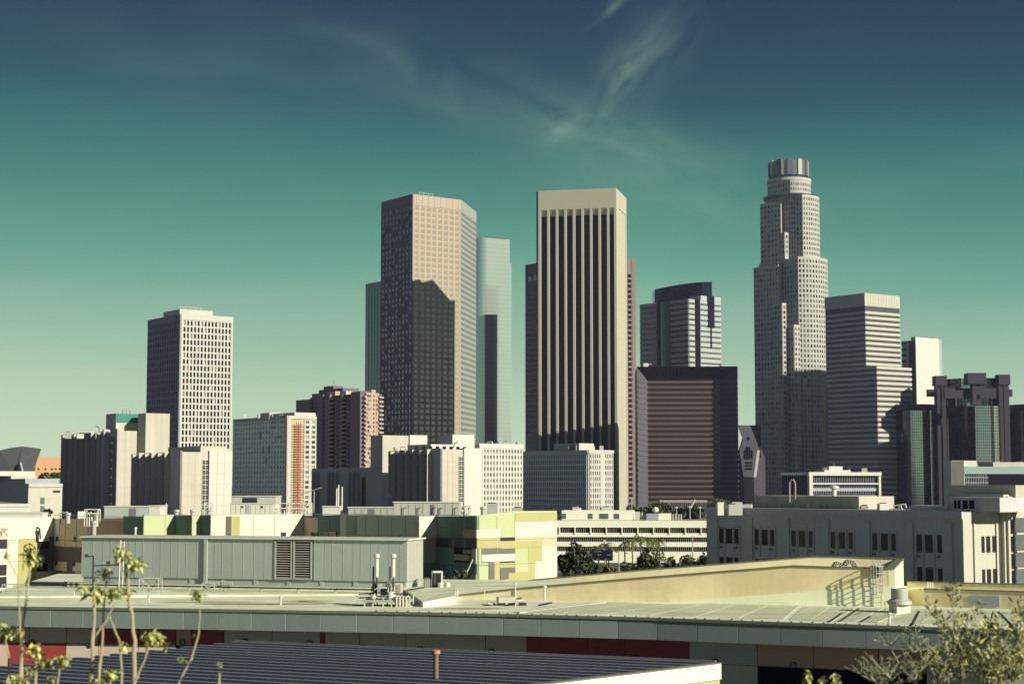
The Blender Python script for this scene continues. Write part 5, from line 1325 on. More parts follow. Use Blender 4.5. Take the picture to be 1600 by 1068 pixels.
# lamps under the overhang
for k, (x, y) in enumerate([(38, 1003), (133, 1005), (275, 1002), (373, 1001), (475, 1004), (559, 1011), (649, 1013), (759, 1017), (870, 1024), (986, 1028), (1107, 1033), (1230, 1038.5), (1340, 1043), (1430, 1048)]):
    s_ = proj_s(x); p = at(s_, -1.08); z = P(x, y, p.y).z
    where = ['leftmost round bulkhead lamp, on the beige panel below the fascia', 'second round bulkhead lamp from the left below the fascia', 'round bulkhead lamp on the small rust panel, left part of the wall', 'round bulkhead lamp at the left end of the corrugated roof ridge', 'round bulkhead lamp on the beige panel left of the narrow red strip',
             'round bulkhead lamp half hidden just right of the narrow red strip', 'round bulkhead lamp peeping over the ridge left of the rusty flue', 'round bulkhead lamp over the ridge right of the rusty flue', 'left lamp of two on the wide dark red wall panels', 'right lamp of two on the wide dark red wall panels',
             'round bulkhead lamp on the grey panel at the roof corner', 'round bulkhead lamp on the rust panel above the black windows', 'round bulkhead lamp on the rust panel beside the bushes', 'round bulkhead lamp hidden behind the right bushes'][k]
    tl = T('wall_lamp', (p.x, p.y, z), where, 'wall lamp', 'round bulkhead lamps along the recessed wall')
    i = max(0, min(len(E) - 2, [j for j in range(len(E) - 1) if acc[j] <= s_ + 1e-6][-1])); d = (E[i + 1] - E[i]).normalized(); n = Vector((d.y, -d.x, 0)); d = Vector((d.x, d.y, 0)); up = Vector((0, 0, 1))

    def ring(r0, r1, o0, o1, mt):
        mm = M(); q = 18
        c = Vector((p.x, p.y, z))
        for a_ in range(q):
            t0, t1 = 2 * math.pi * a_ / q, 2 * math.pi * (a_ + 1) / q; e0 = d * math.cos(t0) + up * math.sin(t0); e1 = d * math.cos(t1) + up * math.sin(t1)
            mm.poly([c + e0 * r0 + n * o1, c + e1 * r0 + n * o1, c + e1 * r1 + n * o1, c + e0 * r1 + n * o1], mt) if r0 > 0 else mm.poly([c + n * (o1 + .03), c + e0 * r1 + n * o1, c + e1 * r1 + n * o1], mt)
            mm.poly([c + e0 * r1 + n * o0, c + e1 * r1 + n * o0, c + e1 * r1 + n * o1, c + e0 * r1 + n * o1], mt)
        return mm
    tl.add('rim', ring(.115, .165, 0, .10, METD)); tl.add('lens', ring(0, .116, .02, .07, mat('lamp_lens', (.85, .80, .58), .35)))
    mm = M(); c = Vector((p.x, p.y, z)) + n * .115; mm.tube([c - d * .11, c + d * .11], .012, METD, 4); mm.tube([c - up * .11, c + up * .11], .012, METD, 4); tl.add('guard', mm)

# ------------------------------------------------------------------ metal plant box on the roof
Aq, Bq = XY(128, 116.3, 870), XY(636, 110, 870); W = Wall(Aq, Bq); Bs = along(Bq, 15, 661, 870)
mb = T('metal_plant_enclosure', (Aq.x, Aq.y, ZR), 'long grey green metal clad rooftop enclosure with twin louvres', 'plant enclosure')
z1, z0 = ZZ(842.3, 112), ZZ(907, 111)
m = M(); Ws = Wall(Bq, Bs + (Bs - Bq) * .0); fpq = [Aq, Bq, Bs, Aq + (Bs - Bq)]; inn = [W.pt(.1, 0, -.1).xy, W.pt(W.L - .1, 0, -.1).xy, Bs - W.d * .1, Aq + (Bs - Bq) + W.d * .1]
m.prism(inn, z0 - .45, z1 - .02, METG); mb.add('core', m)
xs_ = [128]
while xs_[-1] < 636 - 9: xs_.append(xs_[-1] + random.choice([11, 11.5, 16.5, 17]))
xs_[-1] = 636
for a, b in zip(xs_[:-1], xs_[1:]):
    if a < 431 and b > 429: b_ = 429
    if a >= 426 and b <= 492: continue
    u0, u1 = W.u(a, 870), W.u(b, 870)
    if a < 429 < b: u1 = W.u(429, 870)
    if a < 489 < b: u0 = W.u(489, 870)
    mb.piece('wall_panel', W, u0 + .012, min(u1, W.L) - .012, z0, z1, -.08, .0, METG)
    mb.piece('seam', W, u0 - .014, u0 + .014, z0, z1, -.06, .012, METL)
ue = Ws.L
for k in range(5): mb.piece('wall_panel', Ws, ue * k / 5 + .01, ue * (k + 1) / 5 - .01, z0, z1, -.08, 0, METL)
mb.piece('column', W, W.u(320, 870), W.u(325, 870), z0 - .7, z1, .03, .16, METG)
# top flashing
m = M(); m.prism([W.pt(-.15, 0, .18).xy, W.pt(W.L + .15, 0, .18).xy, Bs + W.d * .15 - W.n * .15, fpq[3] - W.d * .15 - W.n * .15], z1, z1 + .10, METW); mb.add('roof_flashing', m)
# louvres
for a, b in ((429.5, 456.5), (458.5, 487.5)):
    u0, u1 = W.u(a, 870), W.u(b, 870); fm = M()
    fm.wb(W, u0, u0 + .09, z0 + .05, z1 - .1, -.06, .07, METL); fm.wb(W, u1 - .09, u1, z0 + .05, z1 - .1, -.06, .07, METL); fm.wb(W, u0, u1, z1 - .16, z1 - .08, -.06, .065, METL); fm.wb(W, u0, u1, z0 + .03, z0 + .11, -.06, .065, METL)
    lo = mb.add('louvre', fm); bk = M(); bk.quad(W, u0, u1, z0 + .05, z1 - .1, -.07, VOID); mesh_ = mb.add('louvre_back', bk)
    n_ = 15
    for j in range(n_):
        z = z0 + .12 + (z1 - z0 - .3) * j / n_; mb.piece('slat', W, u0 + .09, u1 - .09, z, z + .055, -.05, .04, METL)
# base curb and skirt rail below
m = M(); Wc_ = W.off(.15); m.wb(Wc_, -1, W.L + .6, ZR, ZR + .42, -.5, 0, MEMB); m.wb(Wc_, -4, W.L + 3.5, ZR, ZR + .12, 0, 1.7, SHEET); mb.add('base_curb', m)
for k in range(10): mb.piece('support_post', W, 1 + k * W.L / 10, 1.25 + k * W.L / 10, ZR + .42, z0, -.3, -.05, METG)

def pipe(name, label, pts, r, mt, cat='pipe'):
    tt = T(name, pts[0], label, cat); mm = M(); mm.tube(pts, r, mt, 6); tt.add('tube', mm); return tt


W5 = W.off(1.6)
tt = pipe('roof_pipe', 'long dark pipe run on short stands below the metal enclosure', [W5.pt(-3, ZR + .35), W5.pt(W.L - 1.5, ZR + .35)], .055, METD)
for k in range(8): mm = M(); mm.wb(W5, 1 + k * 2.6, 1.12 + k * 2.6, ZR, ZR + .3, -.1, .1, METL); tt.add('stand', mm)
W6 = W.off(1.25); tt = pipe('roof_pipe', 'thin pale conduit just behind the long dark pipe run', [W6.pt(-3, ZR + .48), W6.pt(W.L - 1.5, ZR + .48)], .04, METL)
tt = pipe('roof_pipe', 'thin dark conduit crossing from the antenna rack to the small cabinets', [onz(636, 921, ZR + .4), onz(663, 917, ZR + .5)], .05, METD)

def tube_thing(name, label, cat, specs, mt=METW, loc=None, part='tube'):
    tt = T(name, specs[0][0][0] if loc is None else loc, label, cat)
    for pts, r in specs: mm = M(); mm.tube(pts, r, mt, 6); tt.add(part, mm)
    return tt


def onr(px, py, h=0):
    p = onz(px, py, ZR); return Vector((p.x, p.y, ZR + h))


# trestle frames and pipe braces under the box (left)
for (x, y, wpx, lab) in ((232, 926, 30, 'metal pipe trestle with crossed braces left of the louvres'), (350, 923, 26, 'small braced pipe bracket in the middle of the roof'), (20, 927, 34, 'white valve pipework at the far left roof edge'), (325, 925, 20, 'angled pipe stand left of the antenna rack')):
    a, b = onr(x - wpx / 2, y), onr(x + wpx / 2, y); h = .95 if y > 925 and x > 100 else .6; dv = Vector((.12, .6, 0)); v = []
    for p in (a, b, a + dv, b + dv): v.append(([p, p + Vector((0, 0, h))], .03))
    v += [([a, b + Vector((0, 0, h))], .025), ([b, a + Vector((0, 0, h))], .025), ([a + Vector((0, 0, h)), b + Vector((0, 0, h))], .035), ([a + dv + Vector((0, 0, h)), b + dv + Vector((0, 0, h))], .035)]
    tube_thing('pipe_trestle', lab, 'pipe stand', v, METL, a)
# twin white poles and floodlight mast at left
tube_thing('pole_pair', 'two tall white poles standing close together before the metal enclosure', 'poles', [([onr(185.5, 922), onr(187, 922, 3.35)], .045), ([onr(191, 922), onr(192.5, 922, 3.25)], .045), ([onr(187, 922, 3.2), onr(192.5, 922, 3.2)], .03)], METW, onr(188, 922))
p = onr(145, 922); t5 = T('floodlight_mast', p, 'dark mast with two small floodlights on side arms at left', 'floodlight')
mm = M(); mm.tube([p, p + Vector((0, 0, 2.3))], .05, METD, 6); t5.add('pole', mm)
mm = M(); mm.tube([p + Vector((-.35, 0, 2.25)), p + Vector((.0, 0, 2.3))], .04, METD, 5); mm.tube([p + Vector((0, 0, 1.65)), p + Vector((1.7, .1, 1.7))], .04, METD, 5); t5.add('arm', mm)
for q in (Vector((-.45, -.05, 2.22)), Vector((1.0, 0, 1.75)), Vector((1.6, 0, 1.72))): mm = M(); mm.box(p + q, .26, .2, .2, METD, .3); t5.add('lamp_head', mm)
# vents
def vent(px, py, h, r, label, cap=True, mt=METW):
    p = onr(px, py); tt = T('roof_vent', p, label, 'roof vent'); mm = M(); mm.lathe(p, [(r, 0), (r, h)], mt, 10); tt.add('pipe', mm)
    if cap: mm = M(); mm.lathe(p, [(r * 1.7, h), (r * 2.1, h + .05), (r * 1.7, h + .12), (.01, h + .14)], mt, 10); tt.add('cap', mm)
    return tt


vent(232.5, 941, .32, .05, 'small mushroom vent at left on the pale roof strip'); vent(438.5, 944.5, .38, .06, 'small mushroom vent below the metal enclosure louvres')
vent(115.5, 933, .3, .045, 'short bent vent pipe left of the pole pair', False); vent(1390, 973, .42, .06, 'small mushroom vent in front of the big roof fan'); vent(714.5, 938, .62, .05, 'thin white vent post beside the sloping cream wall', False)
vent(805, 936, .85, .045, 'thin vent stack left of the other, behind the low roof box'); vent(851, 938, .8, .06, 'thin vent stack standing right of the low roof box'); vent(757, 936, .5, .02, 'very thin rod at the left of the low roof box', False)
p = onr(1406, 957); tt = T('roof_fan', p, 'large round white roof exhaust fan on a square curb', 'exhaust fan')
mm = M(); mm.box(p, .85, .85, .45, METW, .3); tt.add('curb', mm)
mm = M(); mm.lathe(p + Vector((0, 0, .45)), [(.62, 0), (.68, .06), (.66, .22), (.5, .30), (.48, .34)], METL, 24); tt.add('base_ring', mm)
mm = M(); mm.lathe(p + Vector((0, 0, .80)), [(.46, 0), (.47, .5), (.45, .55), (.40, .56), (.38, .50), (.01, .50)], METL, 24); tt.add('drum', mm)
for k in range(3): mm = M(); mm.lathe(p + Vector((0, 0, .88 + k * .14)), [(.478, 0), (.478, .03)], METG, 24); tt.add('band', mm)
tube_thing('conduit', 'thin dark conduit looping from the roof to the exhaust fan', 'conduit', [([onr(1383, 962), onr(1383, 962, .75), onr(1398, 957, .8)], .022)], METD)
p = onr(1383, 962, .7); 
def fan_cowl(x, y, Y, r, lab):
    p = P(x, y, Y); tt = T('roof_cowl', p, lab, 'roof cowl'); mm = M(); n = 14
    for a_ in range(n):
        t0, t1 = math.pi * a_ / n, math.pi * (a_ + 1) / n
        mm.hexa([p + Vector((math.cos(t) * rr, dy, math.sin(t) * rr)) for dy in (0, .5) for t, rr in ((t0, r * .45), (t0, r), (t1, r), (t1, r * .45))], METL if a_ % 2 else METD)
    tt.add('hood', mm)
# small low grey box with black feet
p = onr(791, 945); tt = T('roof_box', p, 'low grey rooftop box on black feet beside thin vents', 'roof box'); mm = M(); mm.box(p + Vector((0, 0, .16)), 1.05, .6, .34, METL, .25); tt.add('body', mm)
for k in range(4): mm = M(); mm.box(p + Vector((-.9 + k * .62, .0, 0)), .35, .5, .15, METD, .25); tt.add('foot', mm)
tube_thing('roof_conduit', 'white bent conduit and bracket right of the low grey roof box', 'conduit', [([onr(805, 947), onr(806, 947, .35), onr(818, 945, .3)], .05), ([onr(770, 946, .1), onr(762, 946, .15)], .06)], METW)
tube_thing('roof_conduit', 'small dark bracket at the foot of the right vent stack', 'conduit', [([onr(842, 946, .05), onr(862, 944, .12)], .05)], METD)

# ------------------------------------------------------------------ antenna rack
Wr = Wall(onr(568, 947).xy, onr(640, 947.5).xy); Yr = Wr.A.y
at_ = T('antenna_rack', Wr.pt(0, ZR), 'rooftop antenna rack with two tall white panel antennas and cabinets', 'antenna rack')
def zz(py): return ZZ(py, Yr)
for a in (570, 583, 599, 612, 622, 632, 640):
    for dd in (0, -1.4): at_.piece('leg', Wr, Wr.u(a), Wr.u(a) + .07, ZR, zz(934 if a < 615 else 930), dd - .05, dd, METW)
mm = M(); mm.wb(Wr, -.1, Wr.L, zz(940), zz(936.5), -1.5, .05, METL); at_.add('platform', mm)
for y in (925, 931): mm = M(); mm.tube([Wr.pt(-.3, zz(y + 3), -.1), Wr.pt(Wr.L * .35, zz(y), -.1), Wr.pt(Wr.L, zz(y + 3), -.1)], .035, METD, 5); at_.add('rail', mm)
for a, b, y0, y1, mt, nm in ((571, 582, 942, 951, TEALC, 'cabinet'), (605, 616, 926, 936, METW, 'cabinet'), (589, 594, 912, 924, METL, 'cabinet'), (582, 586, 912, 926, METD, 'cabinet'), (594, 602, 920, 930, METD, 'cabinet')):
    u0, u1 = Wr.u(a), Wr.u(b); mm = M(); mm.wb(Wr, u0, u1, zz(y1), zz(y0), -.9, -.3, mt); at_.add(nm, mm)
c = Wr.pt(Wr.u(611), zz(937), -.3); mm = M(); mm.lathe(c, [(.28, 0), (.28, .42), (.22, .48), (.01, .5)], METW, 16); at_.add('drum', mm)
c = Wr.pt(Wr.u(585), zz(936), .0); mm = M(); mm.lathe(c, [(.05, 0), (.14, .08), (.17, .16), (.14, .25), (.03, .3)], METW, 12); at_.add('dome', mm)
for x, cap0 in ((587, 1), (613, 1)):
    c = Wr.pt(Wr.u(x), 0, -.5); c.z = 0
    mm = M(); mm.lathe((c.x, c.y, zz(902)), [(.10, 0), (.115, .03), (.115, zz(873) - zz(902) - .02), (.10, zz(873) - zz(902))], METW, 14); o = at_.add('antenna', mm)
    mm = M(); mm.lathe((c.x, c.y, zz(871.5)), [(.14, 0), (.17, .02), (.17, .20), (.14, .24), (.01, .25)], METW, 14); at_.add('antenna_cap', mm)
    mm = M(); mm.tube([(c.x, c.y, zz(936)), (c.x, c.y, zz(902))], .045, METD, 6); at_.add('mast', mm); mm = M(); mm.tube([(c.x, c.y, zz(874)), (c.x, c.y, zz(870))], .04, METD, 6); at_.add('bracket', mm)
    q = Wr.pt(Wr.u(x - 5.5), 0, -.6); mm = M(); mm.tube([(q.x, q.y, zz(930)), (q.x, q.y, zz(885))], .055, METL if x > 600 else METD, 6); at_.add('mast', mm)
o = at_.piece('panel_antenna', Wr, Wr.u(617), Wr.u(628), zz(926), zz(910.5), -.4, -.2, METW); at_.piece('panel_face', Wr, Wr.u(619.5), Wr.u(626), zz(924), zz(912.5), -.2, -.17, TANW)
for k in range(8):
    a = Wr.u(572 + k * 7 + random.uniform(-2, 2)); z = zz(random.uniform(918, 934)); mm = M(); mm.tube([Wr.pt(a, z, -.2), Wr.pt(a + .25, z + random.uniform(-.2, .3), -.25), Wr.pt(a + .3, z + .35, -.4)], .035, random.choice([METW, METD, METL]), 5); at_.add('cable', mm)
for k in range(4): mm = M(); mm.lathe(Wr.pt(Wr.u(621 + k * 5), ZR, .1), [(.05, 0), (.05, .55), (.07, .57), (.07, .62)], METW, 8); at_.add('pipe', mm)
for a, b, y in ((554, 568, 941), (556, 570, 934)): mm = M(); mm.tube([Wr.pt(Wr.u(a), zz(y)), Wr.pt(Wr.u(a), zz(y - 4)), Wr.pt(Wr.u(b), zz(y - 5))], .05, METW, 6); at_.add('elbow', mm)
# plinth to the right of the rack, cabinets and tanks on it
a, b = onr(661, 948), onr(711, 943)
tt = T('roof_plinth', a, 'low white sloping roof plinth right of the antenna rack', 'roof curb'); mm = M()
q = [onz(661, 948, ZR), onz(711, 943.5, ZR), onz(709, 926, ZR + .5), onz(636, 926, ZR + .5)]
tp = [onz(661, 941, ZR + .42), onz(711, 930.5, ZR + .42)]
pb = [Vector((p_.x, p_.y, ZR + .002)) for p_ in (q[0], q[1], onz(711, 924, ZR), onz(630, 926, ZR))]
zz1 = P(661, 940, pb[0].y).z; zz2 = P(711, 930.5, pb[1].y).z
mm.prism([v.xy for v in pb], ZR + .002, [zz1, zz2, zz2, zz1], MEMB); tt.add('body', mm)
for x, y, w_, h_, mt, lab in ((668, 926, 9, 17, PURP, 'dark louvred cabinet left of the white tanks'), (683, 926, 15, 27, METW, 'white glazed pump cabinet above the white tanks')):
    p = onr(x, y, .3); tt = T('roof_cabinet', p, lab, 'cabinet'); k_ = p.y / 2634; mm = M(); mm.box(p, w_ * k_, .5, h_ * k_, mt, .26); tt.add('body', mm)
    for q_ in range(3):
        mm = M(); Wk = Wall(p.xy + Vector((-w_ * k_ / 2, -.3)), p.xy + Vector((w_ * k_ / 2, -.3 + w_ * k_ * .0))); u = Wk.L * (q_ + .15) / 3; mm.wb(Wk, u, u + Wk.L * .22, p.z + .1, p.z + h_ * k_ - .1, -.05, .04, METD if mt is METW else METL); tt.add('panel', mm)
for x, lab in ((688.5, 'left of two small white upright tanks on the roof'), (698.5, 'right of two small white upright tanks on the roof')):
    p = onr(x, 927, .25); tt = T('tank', p, lab, 'tank', 'small white tanks on the plinth'); mm = M(); mm.lathe(p, [(.2, 0), (.2, .42), (.17, .47), (.01, .5)], METW, 14); tt.add('body', mm)
    for zq in (.12, .32): mm = M(); mm.lathe(p + Vector((0, 0, zq)), [(.206, 0), (.206, .02)], METL, 14); tt.add('band', mm)
vx = onr(147.5, 838); 
p = XY(148, 150); tt = T('round_duct', (p.x, p.y, ZZ(842, 150)), 'thick round metal duct stack in front of the tan wall', 'duct'); mm = M(); z_a, z_b = ZZ(845, 150), ZZ(818, 150); mm.lathe((p.x, p.y, z_a - 1), [(.22, 0), (.22, z_b - z_a + 1)], METL, 14); tt.add('pipe', mm)
mm = M(); mm.lathe((p.x, p.y, z_b), [(.24, 0), (.31, .02), (.31, .28), (.24, .3), (.01, .3)], METL, 14); tt.add('cap', mm)
p = XY(213, 145); tt = T('slim_vent', (p.x, p.y, ZZ(842, 145)), 'slim white vent pipe before the dark green wall', 'roof vent'); mm = M(); mm.tube([(p.x, p.y, ZZ(842, 145) - 1), (p.x, p.y, ZZ(824, 145))], .09, METW, 8); mm.tube([(p.x, p.y, ZZ(826, 145)), (p.x, p.y, ZZ(823, 145))], .14, METW, 8); tt.add('pipe', mm)

# ------------------------------------------------------------------ sand coloured parapet building
SAND = mat('sand_render', (.76, .67, .46), .85, var=.07, scale=.5, streak=.09, dirt=.3); PALEB = mat('pale_green_render', (.72, .76, .60), .85, var=.05, scale=.5, streak=.06); CAPM = mat('parapet_cap', (.17, .18, .15), .6, .3); CREAMW = mat('sunlit_cream_render', (.74, .70, .48), .85, var=.04, scale=.5, streak=.04)  # cream render: sand shifted in colour for walls that catch the sun
A_ = XY(712, 106, 935); C_ = XY(1398, 98.6, 915); W = Wall(A_, C_)
sb = T('sand_parapet_building', (A_.x, A_.y, 0), 'long low sand coloured building with a sloping parapet and pale base band', 'building')
prof = [(712, 931), (800, 921), (960, 907), (1238, 885), (1300, 887), (1398, 888.5)]
tp = [W.hit(x, y) for x, y in prof]; m = M()
for (u0, a), (u1, b) in zip(tp[:-1], tp[1:]):
    m.hexa([W.pt(u0, 5), W.pt(u1, 5), W.pt(u1, 5, -.3), W.pt(u0, 5, -.3), W.pt(u0, a), W.pt(u1, b), W.pt(u1, b, -.3), W.pt(u0, a, -.3)], SAND)
sb.add('front_wall', m)
m = M()
for (u0, a), (u1, b) in zip(tp[:-1], tp[1:]): m.hexa([W.pt(u0, a, .06), W.pt(u1, b, .06), W.pt(u1, b, -.36), W.pt(u0, a, -.36), W.pt(u0, a + .09, .06), W.pt(u1, b + .09, .06), W.pt(u1, b + .09, -.36), W.pt(u0, a + .09, -.36)], CAPM)
sb.add('parapet_cap', m)
lo = [W.hit(x, y) for x, y in ((1045, 940), (1200, 928), (1300, 921), (1398, 914))]; m = M()
for (u0, a), (u1, b) in zip(lo[:-1], lo[1:]): m.hexa([W.pt(u0, 5, .025), W.pt(u1, 5, .025), W.pt(u1, 5, -.1), W.pt(u0, 5, -.1), W.pt(u0, a, .025), W.pt(u1, b, .025), W.pt(u1, b, -.1), W.pt(u0, a, -.1)], PALEB)
sb.add('base_band', m)
D_ = along(C_, 14, 1411.5, 900); Wd = Wall(C_, D_); m = M(); za, zb = Wd.z(1398, 886), Wd.z(1411.5, 872)
m.hexa([Wd.pt(.0, 5, .02), Wd.pt(Wd.L, 5, .02), Wd.pt(Wd.L, 5, -.35), Wd.pt(.0, 5, -.35), Wd.pt(0, za, .02), Wd.pt(Wd.L, zb, .02), Wd.pt(Wd.L, zb, -.35), Wd.pt(0, za, -.35)], CREAMW); sb.add('end_wall', m)
m = M(); m.hexa([Wd.pt(-.05, za, .08), Wd.pt(Wd.L + .05, zb, .08), Wd.pt(Wd.L + .05, zb, -.4), Wd.pt(-.05, za, -.4), Wd.pt(-.05, za + .09, .08), Wd.pt(Wd.L + .05, zb + .09, .08), Wd.pt(Wd.L + .05, zb + .09, -.4), Wd.pt(-.05, za + .09, -.4)], CAPM); sb.add('parapet_cap', m)
E_ = Wall(XY(748, D_.y + 8.0, 920), D_ + W.n * -.0)
fp_ = [(748, 922.5), (832, 906), (980, 892.5), (1270, 870), (1310, 870.5), (1411, 873.5)]; tq = [E_.hit(x, y) for x, y in fp_]; m = M()
for i, ((u0, a), (u1, b)) in enumerate(zip(tq[:-1], tq[1:])): m.hexa([E_.pt(u0, 5), E_.pt(u1, 5), E_.pt(u1, 5, -.3), E_.pt(u0, 5, -.3), E_.pt(u0, a), E_.pt(u1, b), E_.pt(u1, b, -.3), E_.pt(u0, a, -.3)], CREAMW if i == 0 else SAND)  # left stretch coloured cream so it looks sunlit
sb.add('rear_parapet', m)
m = M()
for i, ((u0, a), (u1, b)) in enumerate(zip(tq[:-1], tq[1:])): m.hexa([E_.pt(u0, a, .05), E_.pt(u1, b, .05), E_.pt(u1, b, -.35), E_.pt(u0, a, -.35), E_.pt(u0, a + .07, .05), E_.pt(u1, b + .07, .05), E_.pt(u1, b + .07, -.35), E_.pt(u0, a + .07, -.35)], CAPM)
sb.add('parapet_cap', m)
m = M(); m.poly([W.pt(tp[0][0], tp[0][1] - .9, -.3), W.pt(tp[3][0], tp[3][1] - .9, -.3), E_.pt(tq[3][0], tq[3][1] - 1.2, 0), E_.pt(tq[0][0], tq[0][1] - .6, 0)], MEMB)
m.poly([W.pt(tp[3][0], tp[3][1] - .9, -.3), W.pt(tp[5][0], tp[5][1] - .9, -.3), E_.pt(tq[5][0], tq[5][1] - 1.2, 0), E_.pt(tq[3][0], tq[3][1] - 1.2, 0)], MEMB); sb.add('roof', m)
fan_cowl(1310, 886, 103.5, .34, 'left of two small half-round louvred cowls behind the sand parapet'); fan_cowl(1328.5, 885, 103.5, .42, 'right of two small half-round louvred cowls behind the sand parapet')
tube_thing('roof_cap_vent', 'tiny white vent cap just left of the two cowls', 'roof vent', [([P(1285, 888, 102), P(1285, 884, 102)], .09), ([P(1281, 884.5, 102), P(1289, 884.5, 102)], .05)], METW)
# caged ladder
ul = W.u(1371, 900); lt = T('caged_ladder', W.pt(ul, ZR), 'caged steel ladder climbing the sand wall at its right end', 'ladder')
zt_ = W.z(1371, 882)
for du in (-.22, .22): mm = M(); mm.tube([W.pt(ul + du, ZR, .22), W.pt(ul + du, zt_ + .35, .22)], .03, METL, 6); lt.add('rail', mm)
z = ZR + .25
while z < zt_: mm = M(); mm.tube([W.pt(ul - .22, z, .22), W.pt(ul + .22, z, .22)], .018, METL, 4); lt.add('rung', mm); z += .3
hz = [ZR + .75, ZR + 1.35, ZR + 1.95, zt_ - .05]
def arc_pt(th, z): return W.pt(ul - .38 * math.cos(th), z, .22 + .72 * math.sin(th))
for z in hz: mm = M(); mm.tube([arc_pt(math.pi * k / 10, z) for k in range(11)], .032, METL, 5); lt.add('hoop', mm)
for k in range(1, 6): mm = M(); th = math.pi * k / 6; mm.tube([arc_pt(th, hz[0]), arc_pt(th, hz[-1])], .028, METL, 5); lt.add('cage_bar', mm)
lt.piece('gate_panel', W, W.u(1360, 890), W.u(1380, 890), W.z(1371, 898.5), W.z(1371, 886), .08, .14, mat('blue_grey_steel', (.10, .12, .16), .5, .3))
for x in (1368, 1374): mm = M(); mm.tube([W.pt(W.u(x, 885), W.z(1371, 890), -.1), W.pt(W.u(x, 885), W.z(1371, 879.5), -.1)], .05, METW, 6); lt.add('handrail', mm)
# bridge pole and second sand block
A2_ = XY(1443.5, 99, 920); B2_ = XY(1690, 95, 920); W2_ = Wall(A2_, B2_)
s2 = T('sand_block', (A2_.x, A2_.y, 0), 'second lower sand coloured block with a grey shade panel at the right edge', 'building')
m = M(); z_t = W2_.z(1500, 922); m.wb(W2_, 0, W2_.L, 5, z_t, -.3, 0, SAND); s2.add('front_wall', m)
m = M(); m.wb(W2_, -.03, W2_.L, z_t, z_t + .06, -.36, .05, CAPM); s2.add('parapet_cap', m)
Wb_ = Wall(A2_ + Vector((.2, 5)), B2_ + Vector((.2, 5))); m = M(); z_b = Wb_.z(1520, 911.5); m.wb(Wb_, 0, Wb_.L, 5, z_b, -.3, 0, SAND); m.wb(Wb_, -.03, Wb_.L, z_b, z_b + .06, -.36, .05, CAPM); s2.add('rear_parapet', m)
Wg_ = Wall(A2_ - Vector((.0, 0)), A2_ + Vector((.01, -.01))); m = M(); m.poly([W2_.pt(0, 5), W2_.pt(0, z_t), Wb_.pt(0, z_b), Wb_.pt(0, 5)], CREAMW); m.poly([W2_.pt(0, z_t - .4, -.3), W2_.pt(W2_.L, z_t - .4, -.3), Wb_.pt(Wb_.L, z_t - .4), Wb_.pt(0, z_t - .4)], MEMB); s2.add('side_wall', m)
s2.piece('shade_panel', W2_, W2_.u(1516, 936), W2_.u(1562, 936), W2_.z(1530, 946), W2_.z(1530, 930), 0, .05, TEALC)  # grey sheet standing in for a shaded patch of wall
tube_thing('bridge_pole', 'horizontal cream pipe brace bridging the gap between the two sand blocks', 'brace', [([P(1411, 919.5, 100), P(1444, 918.5, 100)], .06), ([P(1411, 927, 100), P(1420, 920, 100)], .04), ([P(1443, 925, 100), P(1434, 919, 100)], .04)], CREAMW)
tube_thing('roof_ladder', 'small pale ladder top over the second sand block parapet', 'ladder', [([P(x, 921, 101), P(x, 909, 101)], .04) for x in (1449, 1453, 1457)] + [([P(1449, y, 101), P(1457, y, 101)], .03) for y in (911, 914, 917)], METW)

# ------------------------------------------------------------------ corrugated dark roof in front
P1, P2_, P3 = P(365, 1004, 72), P(1117, 1037, 60.5), P(850, 1069, 54)
ux = (P2_ - P1).normalized(); nrm = ux.cross((P3 - P1)).normalized(); nrm = nrm if nrm.z > 0 else -nrm; vy = ux.cross(nrm).normalized(); vy = vy if vy.y < 0 else -vy
cr = T('corrugated_roof_building', P1, 'near building with a dark corrugated metal roof and cream edge', 'building')
RIB = mat('highlit_roof_rib', (.20, .20, .27), .45, .3, var=.12, scale=.8, rnd=.12); PAN = mat('dark_roof_pan', (.055, .048, .095), .5, .3, var=.15, scale=.8, streak=.1)  # ribs lighter than pans: highlight lines put into the colour
def plane_hit(px, py):
    r = ray(px, py); o_ = Vector((0, 0, HC)); tpar = (P1 - o_).dot(nrm) / r.dot(nrm); return o_ + r * tpar
def uvp(p): q = p - P1; return q.dot(ux), q.dot(vy)
u2, v2 = uvp(P2_); pr_ = [plane_hit(x, y) for x, y in ((1117, 1037), (850, 1069), (560, 1106))]
edge = [uvp(p) for p in pr_]
lefts = [(365, 1004), (330, 1007.5), (120, 1029), (0, 1041), (-60, 1047)]
le = [uvp(plane_hit(x, y)) for x, y in lefts]
def interp(pts, v):
    for (ua, va), (ub, vb) in zip(pts[:-1], pts[1:]):
        if min(va, vb) - 1e-6 <= v <= max(va, vb) + 1e-6: return ua + (ub - ua) * (v - va) / ((vb - va) or 1)
    (ua, va), (ub, vb) = pts[-2], pts[-1]; return ua + (ub - ua) * (v - va) / ((vb - va) or 1)
vmax = 21.; pitch = .95; v = 0.
R3 = Matrix((ux, vy, nrm)).transposed().to_4x4()
def slab(name, u0, u1, v0, v1, h0, h1, mt):
    o = bpy.data.objects.new(name, cube_mesh(mt)); COL.objects.link(o); o.parent = cr.r; c = ux * (u0 + u1) / 2 + vy * (v0 + v1) / 2 + nrm * (h0 + h1) / 2
    o.matrix_basis = Matrix.Translation(c) @ R3 @ Matrix.Diagonal((u1 - u0, v1 - v0, h1 - h0, 1)); return o
